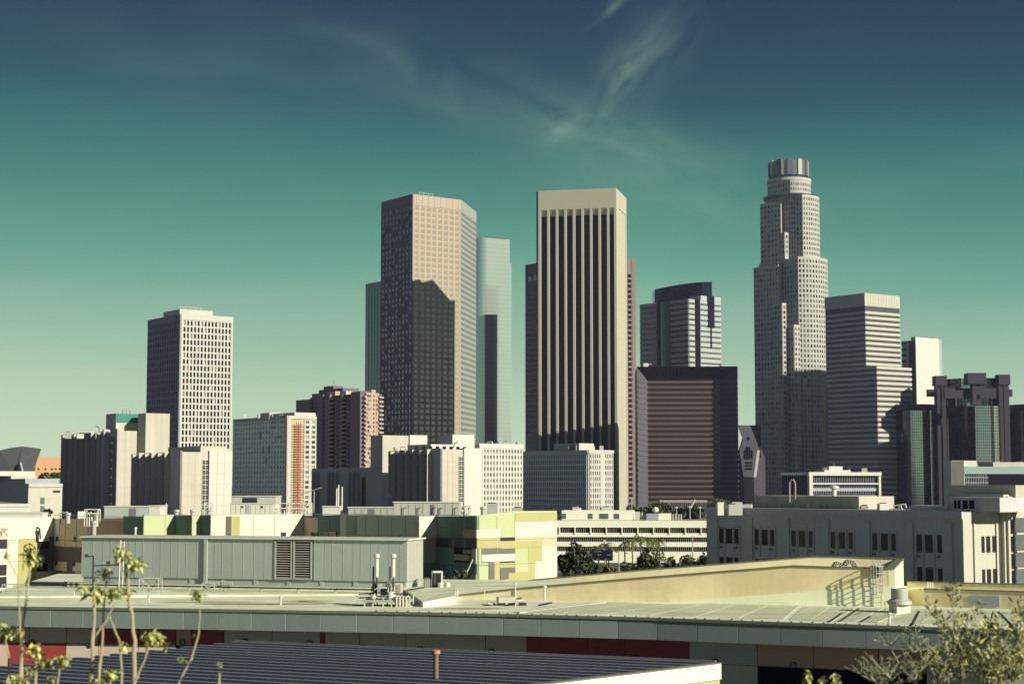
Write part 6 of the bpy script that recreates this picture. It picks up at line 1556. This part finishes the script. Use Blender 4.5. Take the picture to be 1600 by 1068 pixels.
while v < vmax:
    ul_ = interp(le, max(v, 0)); ur_ = interp([(u2, 0)] + edge[1:], v) if v > 0 else u2
    if ur_ - ul_ > .5:
        slab('roof_rib', ul_ - .03, ur_, v, v + pitch * .30, -.10, .07, RIB); slab('roof_pan', ul_, ur_, v + pitch * .30, v + pitch, -.10, -.03, PAN)
    v += pitch
slab('ridge_trim', le[0][0], u2 + .02, -.10, 0, -.15, .12, mat('ridge_metal', (.30, .30, .30), .5, .3))
# cream eave wall at right
a, b = plane_hit(1118, 1037), plane_hit(850, 1069); b = a + (b - a) * 2.2; W = Wall(b.xy, a.xy)
m = M(); zt_l, zt_r = b.z, a.z
def eave(d0, d1, o0, o1, mt, nm): m = M(); m.hexa([W.pt(0, zt_l - d1, o1), W.pt(W.L, zt_r - d1, o1), W.pt(W.L, zt_r - d1, o0), W.pt(0, zt_l - d1, o0), W.pt(0, zt_l - d0, o1), W.pt(W.L, zt_r - d0, o1), W.pt(W.L, zt_r - d0, o0), W.pt(0, zt_l - d0, o0)], mt); cr.add(nm, m)
eave(-.05, .50, 0, .25, PALEB, 'eave_board'); eave(.50, 3.5, 0, .18, CM['ye'], 'wall'); eave(-.09, -.05, -.02, .29, CAPM, 'eave_trim')
m = M(); m.prism([W.A, W.B, P1.xy + Vector((-20, 3))], 0, min(P1.z, a.z) - 1.2, DARKC); cr.add('inner_wall', m)
# rusty flue
p = plane_hit(681, 1063); k_ = p.y / 2634; fl = T('rusty_flue', p, 'rusty round flue with an orange cap on the dark corrugated roof', 'flue')
mm = M(); mm.lathe(p, [(4.2 * k_, 0), (4.2 * k_, 42 * k_)], mat('weathered_flue_metal', (.20, .15, .10), .6, .4, var=.4, scale=5, streak=.2), 16); fl.add('pipe', mm)
mm = M(); mm.lathe(p + Vector((0, 0, 41 * k_)), [(5 * k_, 0), (6.8 * k_, .4 * k_), (6.8 * k_, 6 * k_), (5.5 * k_, 6.5 * k_), (.01, 6.5 * k_)], mat('orange_rust', (.42, .22, .09), .8, var=.2, scale=6), 16); fl.add('cap', mm)
mm = M(); mm.lathe(p - Vector((0, 0, .1)), [(8.5 * k_, 0), (6 * k_, .14), (4.5 * k_, .2)], METD, 16); fl.add('flashing', mm)
# ------------------------------------------------------------------ trees and plants
LEAF = mat('tree_leaf', (.075, .09, .035), .6, var=.5, scale=1.2, rnd=.15); LEAFD = mat('dark_tree_leaf', (.035, .05, .025), .6, var=.5, scale=1.2); LEAFR = mat('reddish_leaf', (.20, .13, .06), .7, var=.4, scale=1.5); BARK = mat('bark', (.16, .13, .09), .9, var=.3, scale=3)
PALML = mat('palm_leaf', (.12, .13, .05), .6, var=.4, scale=1)


def rnd_unit():
    while True:
        v = Vector((random.uniform(-1, 1), random.uniform(-1, 1), random.uniform(-1, 1)))
        if .05 < v.length < 1: return v.normalized()


def crown(m, c, rx, ry, rz, n, s, mts, clumps=14):
    cl = []
    for _ in range(clumps):
        d = rnd_unit() * random.uniform(.35, .85); cl.append((Vector((c.x + d.x * rx, c.y + d.y * ry, c.z + d.z * rz)), random.uniform(.25, .5)))
    for _ in range(n):
        q, r = random.choice(cl); d = rnd_unit() * (random.random() ** .4) * r; p = q + Vector((d.x * rx, d.y * ry, d.z * rz))
        a = rnd_unit(); b = a.cross(rnd_unit()).normalized(); ss = s * random.uniform(.6, 1.3)
        m.poly([p - a * ss, p + b * ss * .5, p + a * ss, p - b * ss * .5], random.choice(mts))


def tree(px, Y, ytop, ybase, wpx, label, mts=None, n=900, s=.35, name='tree', cat='tree', group=None, trunk=.35):
    k = Y / 2634; base = XY(px, Y, ybase); zb, zt = ZZ(ybase, Y), ZZ(ytop, Y); h = zt - zb
    t = T(name, (base.x, base.y, zb), label, cat, group); m = M(); b = Vector((base.x, base.y, zb)); ct = b + Vector((0, 0, h * .6))
    m.tube([b, b + Vector((.1 * h * .2, 0, h * .3)), ct], [h * .035 + .05, h * .028 + .04, .05], BARK, 7)
    for _ in range(5): d = rnd_unit(); m.tube([b + Vector((0, 0, h * random.uniform(.25, .45))), ct + Vector((d.x * wpx * k * .35, d.y * wpx * k * .3, d.z * h * .2))], [h * .015 + .03, .02], BARK, 5)
    t.add('trunk', m); m = M(); crown(m, b + Vector((0, 0, h * (.5 + trunk * .25))), wpx * k / 2, wpx * k / 2, h * (.5 - trunk * .12), n, s, mts or [LEAF, LEAFD]); t.add('crown', m, True); return t


def palm(px, Y, ytop, ybase, label, fr=16, L=2.4):
    b = XY(px, Y, ybase); zb, zt = ZZ(ybase, Y), ZZ(ytop, Y) - L * .35; t = T('palm_tree', (b.x, b.y, zb), label, 'palm tree', 'palms before the ribbon window office' if Y < 350 else None)
    m = M(); m.tube([(b.x, b.y, zb), (b.x + .2, b.y, (zb + zt) / 2), (b.x + .1, b.y, zt)], [.2, .15, .13], BARK, 7); t.add('trunk', m)
    m = M(); c = Vector((b.x + .1, b.y, zt))
    for i in range(fr):
        az_ = 2 * math.pi * i / fr + random.uniform(-.2, .2); up = random.uniform(-.1, 1.1); pts = []
        for j in range(6):
            f = j / 5; pts.append(c + Vector((math.cos(az_) * L * f * .9, math.sin(az_) * L * f * .9, L * (up * f - 1.1 * f * f))))
        m.tube(pts, .025, PALML, 3, False)
        side = Vector((-math.sin(az_), math.cos(az_), 0))
        for j in range(1, 6):
            for q in range(2):
                p_ = pts[j - 1].lerp(pts[j], q / 2)
                for sg in (-1, 1): m.poly([p_, p_ + side * sg * L * .20 + Vector((0, 0, -L * .10)), p_ + (pts[j] - pts[j - 1]) * .35], PALML)
    t.add('crown', m, True)


tree(896, 262, 851, 915, 52, 'dense dark tree against the white end of the colour building', [LEAFD, LEAF], 2600, .42, trunk=.1)
tree(925, 275, 872, 915, 40, 'dark rounded tree right of the dense tree, below the blue sign', [LEAFD], 1500, .4, trunk=.1)
tree(948, 262, 878, 912, 34, 'reddish shrub beside the street lamp post', [LEAFR, LEAF], 800, .3, 'shrub', 'shrub', trunk=.05)
tree(1012, 250, 847, 905, 50, 'open tree with pale twigs in front of the ribbon windows', [LEAF, LEAF, LEAFD], 1500, .28, trunk=.2)
tree(985, 262, 872, 910, 50, 'low dark bush left of the open tree', [LEAFD], 1300, .35, 'shrub', 'shrub', trunk=.05)
tree(1045, 262, 868, 905, 36, 'short bush right of the open tree', [LEAF, LEAFD], 800, .3, 'shrub', 'shrub', trunk=.05)
tree(1082, 262, 868, 903, 52, 'long low hedge bush by the corner of the grey concrete building', [LEAFD, LEAF], 1300, .32, 'shrub', 'shrub', trunk=.05)
tree(1106, 262, 861, 900, 26, 'bush pressed against the left end of the grey concrete building', [LEAFD, LEAF], 700, .3, 'shrub', 'shrub', trunk=.05)
tree(714, 150, 888, 934, 44, 'small bright leafy tree beside the white roof cabinets', [LEAF, LEAF, LEAFD], 1700, .17, trunk=.15)
tree(752, 150, 908, 930, 22, 'little bush at the foot of the light green wall', [LEAF], 350, .14, 'shrub', 'shrub', trunk=.05)
tree(76, 300, 792, 806, 14, 'tiny dark shrub on the low roof at left', [LEAFD], 300, .25, 'shrub', 'shrub', trunk=.05)
tree(67, 640, 738, 756, 26, 'left clump of trees below the peach coloured block', [LEAF, LEAFD], 500, .7, trunk=.05); tree(88, 650, 736, 756, 30, 'right clump of trees below the peach coloured block', [LEAF, LEAFD], 500, .7, trunk=.05)
for k, (x, yt, w_) in enumerate(((990, 788, 30), (1012, 785, 30), (1034, 784, 34), (1060, 786, 36), (1086, 788, 36))):
    tree(x, 700, yt, 815, w_, ['first dark street tree under the red banded tower, at left', 'second dark street tree under the red banded tower', 'middle dark street tree under the red banded tower', 'fourth dark street tree under the red banded tower', 'last dark street tree under the red banded tower, at right'][k], [LEAFD, LEAF], 700, .9, trunk=.05, group='street trees below the dark banded tower')
palm(1121, 690, 776, 815, 'two headed palm left, below the dark banded tower', 18, 4.2); palm(1130, 690, 779, 815, 'slightly lower palm right of the first, below the dark banded tower', 16, 3.8)
palm(1352 + 5, 300, 785, 815, 'palm top behind the roof of the grey concrete building', 18, 1.2)
for k, (x, yt, yb) in enumerate(((934, 850, 905), (946, 845, 905), (975, 842, 905), (987, 838, 905), (1000, 833, 905), (1011, 836, 905), (1020, 842, 905), (1029, 838, 905))):
    palm(x, 300 + k * 3, yt, yb, ['slender palm furthest left before the ribbon windows', 'slender palm second from left before the ribbon windows', 'slender palm third from left before the ribbon windows', 'slender palm fourth from left before the ribbon windows', 'tallest slender palm before the ribbon windows', 'slender palm right beside the tallest one', 'slender palm second from right before the ribbon windows', 'slender palm furthest right before the ribbon windows'][k], 13, 1.9)
# blue sign board
Wn = Wall(XY(909, 280, 865), XY(957, 278, 865)); t = T('sign_board', Wn.pt(0, 0), 'dark blue rectangular street sign with faint pale lettering', 'sign'); z0, z1 = ZZ(875, 279), ZZ(858.5, 279)
NB = mat('navy_sign', (.02, .03, .075), .5); m = M(); m.wb(Wn, 0, Wn.L, z0, z1, -.2, 0, NB); t.add('board', m)
m = M(); m.wb(Wn, .6, .8, 0, z0, -.15, -.05, METD); m.wb(Wn, Wn.L - .8, Wn.L - .6, 0, z0, -.15, -.05, METD); t.add('post', m)
m = M(); LT = mat('pale_lettering', (.35, .40, .42), .6)
for a, b, y in ((.07, .12, 861), (.14, .26, 861), (.42, .62, 861), (.10, .24, 864.5), (.50, .64, 866), (.82, .95, 866), (.12, .28, 868.5), (.13, .16, 872.5), (.34, .37, 873), (.50, .56, 873), (.75, .79, 873)):
    u = a * Wn.L
    while u < b * Wn.L: m.wb(Wn, u, u + .13, ZZ(y + .8, 279), ZZ(y - .8, 279), 0, .02, LT); u += .2
t.add('lettering', m)
# street lamps
for x, Y, yt, yb, lab in ((967, 285, 862, 905, 'thin street lamp post right of the blue sign'), (1082, 330, 838, 885, 'street lamp post at the right before the ribbon windows'), (945, 380, 845, 880, 'faint lamp post left of the palms'), (987, 640, 779, 812, 'left lamp post under the dark banded tower'), (1057, 640, 793, 815, 'second lamp post under the dark banded tower'), (1078, 640, 792, 815, 'third lamp post under the dark banded tower'), (1094, 640, 793, 815, 'lamp post beside the left end of the grey building roof')):
    p = P(x, yt, Y); t = T('street_lamp', (p.x, p.y, ZZ(yb, Y)), lab, 'street lamp'); m = M(); m.tube([(p.x, p.y, ZZ(yb, Y)), p], Y * .0003 + .02, METL, 5); t.add('post', m); m = M(); m.box(p, Y * .0016, .3, Y * .0006, METW); t.add('head', m)
# white arrow-like sculpture and long low canopy under the banded tower
Wn = Wall(XY(1030, 720), XY(1105, 720)); t = T('street_canopy', Wn.pt(0, 0), 'long low pergola with thin beams below the dark banded tower', 'canopy'); m = M(); m.wb(Wn, 0, Wn.L, ZZ(784, 720), ZZ(781, 720), -5, 0, TANW)
for k in range(26): m.wb(Wn, Wn.L * k / 26, Wn.L * k / 26 + .3, 0, ZZ(784, 720), -.3, 0, DARKC)
t.add('frame', m)
t = T('leaning_mast', P(1080, 792, 650), 'white slanting mast among the street trees', 'mast'); m = M(); m.tube([P(1079, 793, 650), P(1086, 780, 650)], .35, WPAINT, 6); t.add('pole', m)
# parked vehicle behind the trees
Wn = Wall(XY(1034, 296, 880), XY(1052, 297, 880)); t = T('parked_bus', Wn.pt(0, 0), 'grey bus half hidden between bushes below the ribbon windows', 'bus'); z0, z1 = .5, 3.1
m = M(); m.wb(Wn, 0, Wn.L * 4, z0, z1, -2.5, 0, METL); t.add('body', m)
m = M()
for k in range(7): m.wb(Wn, .2 + k * 1.1, 1.1 + k * 1.1, z0 + 1.1, z1 - .4, 0, .03, GL_D)
t.add('window', m)
for u in (1.6, 6.2): mm = M(); c = Wn.pt(u, .5, .02); mm.tube([c, c + Vector((0, .4, 0))], .5, METD, 14); t.add('wheel', mm)

# ------------------------------------------------------------------ near plants, left: bare canes with leaf rosettes
CANE = mat('green_cane', (.36, .31, .20), .7, var=.25, scale=12); YL = mat('yellow_green_leaf', (.52, .51, .16), .5, var=.35, scale=20, rnd=.3); YL2 = mat('fresh_green_leaf', (.36, .43, .17), .5, var=.3, scale=20, rnd=.3); OL = mat('orange_leaf', (.46, .38, .17), .5, var=.3, scale=20, rnd=.2)
for mt_ in (YL, YL2, OL):
    b_ = mt_.node_tree.nodes['Principled BSDF']; b_.inputs['Subsurface Weight'].default_value = 0.0
LM = {}


def leaf_mesh(mt, curl):
    key = (mt.name, curl)
    if key in LM: return LM[key]
    me = bpy.data.meshes.new('leaf_blade'); v = []; f = []; n = 6
    for i in range(n + 1):
        s_ = i / n; w_ = .42 * math.sin(math.pi * min(1, s_ * .93 + .05)) ** .8; z = .25 * s_ - curl * s_ * s_
        v += [(-w_ * .5, s_, z + .05 * math.sin(i * 2)), (0, s_, z - .05), (w_ * .5, s_, z + .05 * math.cos(i * 2))]
    for i in range(n):
        for j in range(2): a = i * 3 + j; f.append((a, a + 1, a + 4, a + 3))
    me.from_pydata(v, [], f); me.materials.append(mt); me.update(); LM[key] = me
    for p_ in me.polygons: p_.use_smooth = True
    return me


def rosette(t, c, r, n, mats):
    n = int(n * 2.8)
    for i in range(n):
        o = bpy.data.objects.new('leaf', leaf_mesh(random.choice(mats), random.choice([.25, .5, .8]))); COL.objects.link(o); o.parent = t.r
        a = 2 * math.pi * i / n * 1.618 * 2 + random.uniform(-.4, .4); tilt = random.uniform(-.9, .6); s_ = r * random.uniform(.4, .85)
        o.location = c - t.loc + Vector((random.uniform(-1, 1), random.uniform(-1, 1), random.uniform(-1, 1))) * r * .34; o.rotation_euler = (tilt, random.uniform(-.5, .5), a); o.scale = (s_, s_, s_)


def cane(Y, pts, r, tips, label):
    w_ = [P(x, y, Y + dy) for x, y, dy in pts]; g_ = w_[0]; bot = Vector((g_.x, g_.y, HC - 1.76)); t = T('leafy_cane', bot, label, 'plant', 'bare canes with leaf tufts at left')
    m = M(); allp = [bot] + w_; r *= .78; rr = [r * 1.1 + (r * .55 - r * 1.1) * i / (len(allp) - 1) for i in range(len(allp))]
    q = []; rq = []
    for i in range(len(allp) - 1):
        for j in range(3): f = j / 3; q.append(allp[i].lerp(allp[i + 1], f) + Vector((random.uniform(-1, 1), 0, 0)) * r * .4); rq.append((rr[i] * (1 - f) + rr[i + 1] * f) * random.choice([1, 1, 1.25]))
    q.append(allp[-1]); rq.append(rr[-1]); m.tube(q, rq, CANE, 7); t.add('stem', m)
    for x, y, dy, rad, n, kind in tips: rosette(t, P(x, y, Y + dy), rad * Y / 2634, n, {'y': [YL, YL, YL2], 'o': [OL, YL, YL2], 'g': [YL2, YL], 'd': [YL2, YL]}[kind])
    return t


cane(8.6, [(31, 1066, 0), (35, 990, 0), (41, 936, 0), (47, 880, 0)], .011, [(50, 868, 0, 24, 13, 'd')], 'tall cane second from the left with a flat dark leaf tuft on top')
cane(9.0, [(36, 1066, 0), (28, 900, 0), (9, 869, 0), (14, 845, 0)], .006, [(10, 866, 0, 12, 5, 'd'), (4, 830, 0, 14, 6, 'd')], 'thin crooked cane at the left edge with small tufts')
cane(8.0, [(143, 1066, 0), (145, 1000, 0), (147, 945, 0), (146, 930, 0)], .012, [(150, 925, .1, 26, 16, 'y'), (132, 920, 0, 17, 7, 'g'), (148, 945, 0, 9, 4, 'o')], 'straight thick cane with a wide leaf tuft before the pole pair')
cane(8.3, [(155, 1062, 0), (160, 995, 0), (164, 930, 0), (168, 905, 0)], .009, [(165, 893, 0, 17, 12, 'o'), (178, 925, 0, 18, 12, 'y')], 'cane behind the thick one with an orange tinged tuft')
cane(8.2, [(210, 1066, 0), (210, 1000, 0), (206, 960, 0), (200, 920, 0), (196, 880, 0)], .014, [(191, 862, 0, 22, 14, 'y'), (211, 880, 0, 24, 14, 'o'), (199, 925, 0, 16, 8, 'o')], 'thickest knobbly cane with two leaf tufts near the metal enclosure')
cane(8.0, [(145, 1000, 0), (165, 970, 0), (183, 935, 0)], .008, [(185, 928, 0, 16, 9, 'y')], 'slanting side cane leaning right from the thick one')
cane(8.1, [(190, 1066, 0), (189, 1025, 0), (186, 998, 0), (172, 966, 0)], .008, [(193, 1007, 0, 12, 7, 'y'), (172, 962, 0, 7, 3, 'o')], 'short cane with a small tuft low beside the thickest cane')
cane(7.8, [(210, 1066, 0), (222, 1040, 0), (233, 1008, 0)], .008, [(236, 994, 0, 24, 15, 'g'), (256, 1003, 0, 16, 5, 'y')], 'slanting cane with a drooping pale tuft at its tip')
cane(8.6, [(278, 1068, 0), (298, 1030, 0), (311, 990, 0), (312, 950, 0)], .008, [(307, 931, 0, 18, 12, 'y'), (283, 1029, 0, 12, 7, 'g'), (301, 922, 0, 8, 3, 'o'), (304, 992, 0, 6, 3, 'y')], 'separate curved cane right of the others with a round tuft')
cane(7.6, [(343, 1070, 0), (343, 1050, 0)], .009, [(343, 1038, 0, 7, 8, 'g')], 'little lone bud on a short stalk right of the curved cane')
cane(8.2, [(55, 1068, 0), (56, 1040, 0), (57, 1025, 0)], .010, [(56, 1015, 0, 22, 16, 'y'), (70, 1035, 0, 18, 12, 'y'), (48, 1045, 0, 14, 8, 'o')], 'low bushy cane with crowded yellow green leaves at lower left')
cane(8.2, [(90, 1068, 0), (93, 1045, 0), (98, 1035, 0)], .007, [(98, 1030, 0, 22, 13, 'g'), (20, 1058, 0, 14, 8, 'g'), (36, 1060, 0, 14, 8, 'y'), (80, 1060, 0, 14, 8, 'y')], 'low cane with a green tuft between the bushy cane and the thick one')
cane(7.9, [(172, 1068, 0), (173, 1060, 0)], .008, [(175, 1052, 0, 20, 12, 'y'), (150, 1066, 0, 16, 9, 'g'), (163, 1064, 0, 12, 7, 'y')], 'lowest leafy sprig at the bottom between the canes')
cane(8.3, [(14, 1028, 0), (10, 1005, 0), (8, 994, 0)], .006, [(11, 985, 0, 22, 14, 'y'), (28, 985, 0, 12, 5, 'y')], 'leaf tuft on a thin stalk at the very left edge')

# ------------------------------------------------------------------ near bushes, right
TWIG = mat('grey_twig', (.36, .33, .23), .8, var=.2, scale=10); OLV = mat('olive_leaf', (.30, .33, .13), .55, var=.4, scale=14, rnd=.2); OLD = mat('dark_olive_leaf', (.07, .09, .045), .6, var=.4, scale=14); GLD = mat('golden_leaf', (.46, .38, .14), .6, var=.4, scale=14)


def twiggy(Y, base, branches, label, nleaf, ls, mts, spread):
    b0 = P(base[0], base[1], Y); bot = Vector((b0.x, b0.y, HC - 1.9 - (Y - 9) * .58)); t = T('twiggy_bush', bot, label, 'bush', 'twiggy bushes at right'); m = M(); lf = M()
    for br in branches:
        pts = [bot, b0] + [P(x, y, Y + random.uniform(-.3, .3)) for x, y in br]; m.tube(pts, [.014, .008] + [.006 - .0045 * (i + 1) / len(br) for i in range(len(br))], TWIG, 5)
        for i in range(2, len(pts)):
            for _ in range(6 + 2 * (i > 2)):
                f = random.random(); p_ = pts[i - 1].lerp(pts[i], f); e_ = p_ + Vector((random.uniform(-1, 1), random.uniform(-1, 1), random.uniform(.0, 1.2))) * spread * Y / 2634; m.tube([p_, e_], [.0035, .0015], TWIG, 4, False)
                for _ in range(max(2, int(nleaf * .75))):
                    g_ = random.random(); q = p_.lerp(e_, g_) + rnd_unit() * 3.5 * Y / 2634; a = (rnd_unit() + Vector((0, 0, .8))).normalized(); c_ = a.cross(rnd_unit()).normalized(); s_ = ls * Y / 2634 * random.uniform(.7, 1.6)
                    lf.poly([q, q + a * s_ * .5 + c_ * s_ * .17, q + a * s_, q + a * s_ * .5 - c_ * s_ * .17], random.choice(mts))
    t.add('twigs', m, True); t.add('leaves', lf, True)


twiggy(11.5, (1502, 1066), [[(1500, 1030), (1488, 985), (1462, 965), (1452, 950)], [(1505, 1020), (1493, 960), (1488, 925)], [(1490, 1020), (1478, 990), (1466, 975)], [(1500, 1030), (1510, 990), (1512, 955)], [(1496, 1040), (1520, 1000), (1528, 950)], [(1500, 1010), (1486, 940), (1484, 915)]], 'tallest twiggy bush with open olive leaves at right', 6, 8, [OLV, OLV, OLD, GLD], 17)
twiggy(11, (1585, 1066), [[(1585, 1020), (1590, 975), (1588, 955)], [(1575, 1030), (1560, 990), (1550, 975)], [(1592, 1010), (1600, 970), (1596, 960)], [(1600, 1030), (1612, 990)], [(1570, 1040), (1545, 1010), (1538, 990)]], 'dense golden and olive bush at the right edge', 9, 9, [GLD, OLV, OLD, OLV], 19)
twiggy(12, (1430, 1068), [[(1425, 1040), (1431, 1000), (1432, 985)], [(1410, 1045), (1390, 1010), (1385, 1005)], [(1420, 1040), (1405, 1005)], [(1440, 1030), (1437, 1000)], [(1445, 1040), (1455, 1010)]], 'thin wispy bush with fine twigs left of the tallest bush', 4, 5, [OLV, OLD], 20)
twiggy(11, (1540, 1068), [[(1535, 1045), (1530, 1015), (1525, 1000)], [(1550, 1040), (1556, 1010)], [(1560, 1045), (1570, 1020)], [(1520, 1045), (1508, 1020)]], 'low crowded golden bush between the two tall bushes', 10, 9, [GLD, OLV, OLD], 26)
twiggy(10.5, (1380, 1072), [[(1375, 1055), (1350, 1045)], [(1390, 1058), (1372, 1040)], [(1400, 1055), (1412, 1042)], [(1360, 1062), (1340, 1050)], [(1430, 1060), (1436, 1048)]], 'low grey green shrub along the bottom edge', 10, 6, [mat('grey_green_leaf', (.16, .20, .13), .6, var=.3, scale=14), OLD], 24)
twiggy(11.8, (1470, 1072), [[(1468, 1045), (1460, 1020)], [(1476, 1045), (1482, 1015), (1480, 1000)], [(1466, 1050), (1450, 1035)], [(1480, 1050), (1500, 1035)]], 'low open bush at the foot of the tallest twiggy bush', 6, 8, [OLV, GLD, OLD], 20)
twiggy(11.3, (1560, 1072), [[(1556, 1040), (1549, 1005), (1552, 985)], [(1562, 1040), (1572, 1005)], [(1570, 1050), (1584, 1030)], [(1552, 1050), (1530, 1040)]], 'wispy filler bush just left of the right edge', 6, 8, [OLV, GLD, OLD, OLV], 20)
def sprig(px, py, Y, lab):
    b0 = P(px, py + 24, Y); bot = Vector((b0.x, b0.y, HC - 1.76)); t = T('leafy_sprig', bot, lab, 'plant', 'pale sprigs at the bottom edge'); m = M(); top = P(px, py, Y); m.tube([bot, b0, top], [.012, .008, .004], CANE, 6); t.add('stem', m)
    for k in range(3): rosette(t, b0.lerp(top, k / 2), 11 * Y / 2634, 8, [YL, YL2])


sprig(1263, 1052, 8.5, 'left of three pale green sprigs before the black windows'); sprig(1284, 1062, 8.5, 'middle and lowest of three pale green sprigs before the black windows'); sprig(1305, 1055, 8.5, 'right of three pale green sprigs before the black windows')

# ------------------------------------------------------------------ thin clear-day air
hz = M(); hz.box((0, 1300, -1), 3400, 3300, 420, mat('air', (1, 1, 1))); o = mesh_obj('haze', hz); o['kind'] = 'stuff'
am = bpy.data.materials.new('haze_air'); am.use_nodes = True; am.node_tree.nodes.clear()
pv = am.node_tree.nodes.new('ShaderNodeVolumePrincipled'); mo = am.node_tree.nodes.new('ShaderNodeOutputMaterial'); pv.inputs['Density'].default_value = .000042; pv.inputs['Color'].default_value = (.55, .55, .95, 1); pv.inputs['Anisotropy'].default_value = 0.0
am.node_tree.links.new(pv.outputs[0], mo.inputs['Volume']); o.data.materials.clear(); o.data.materials.append(am)
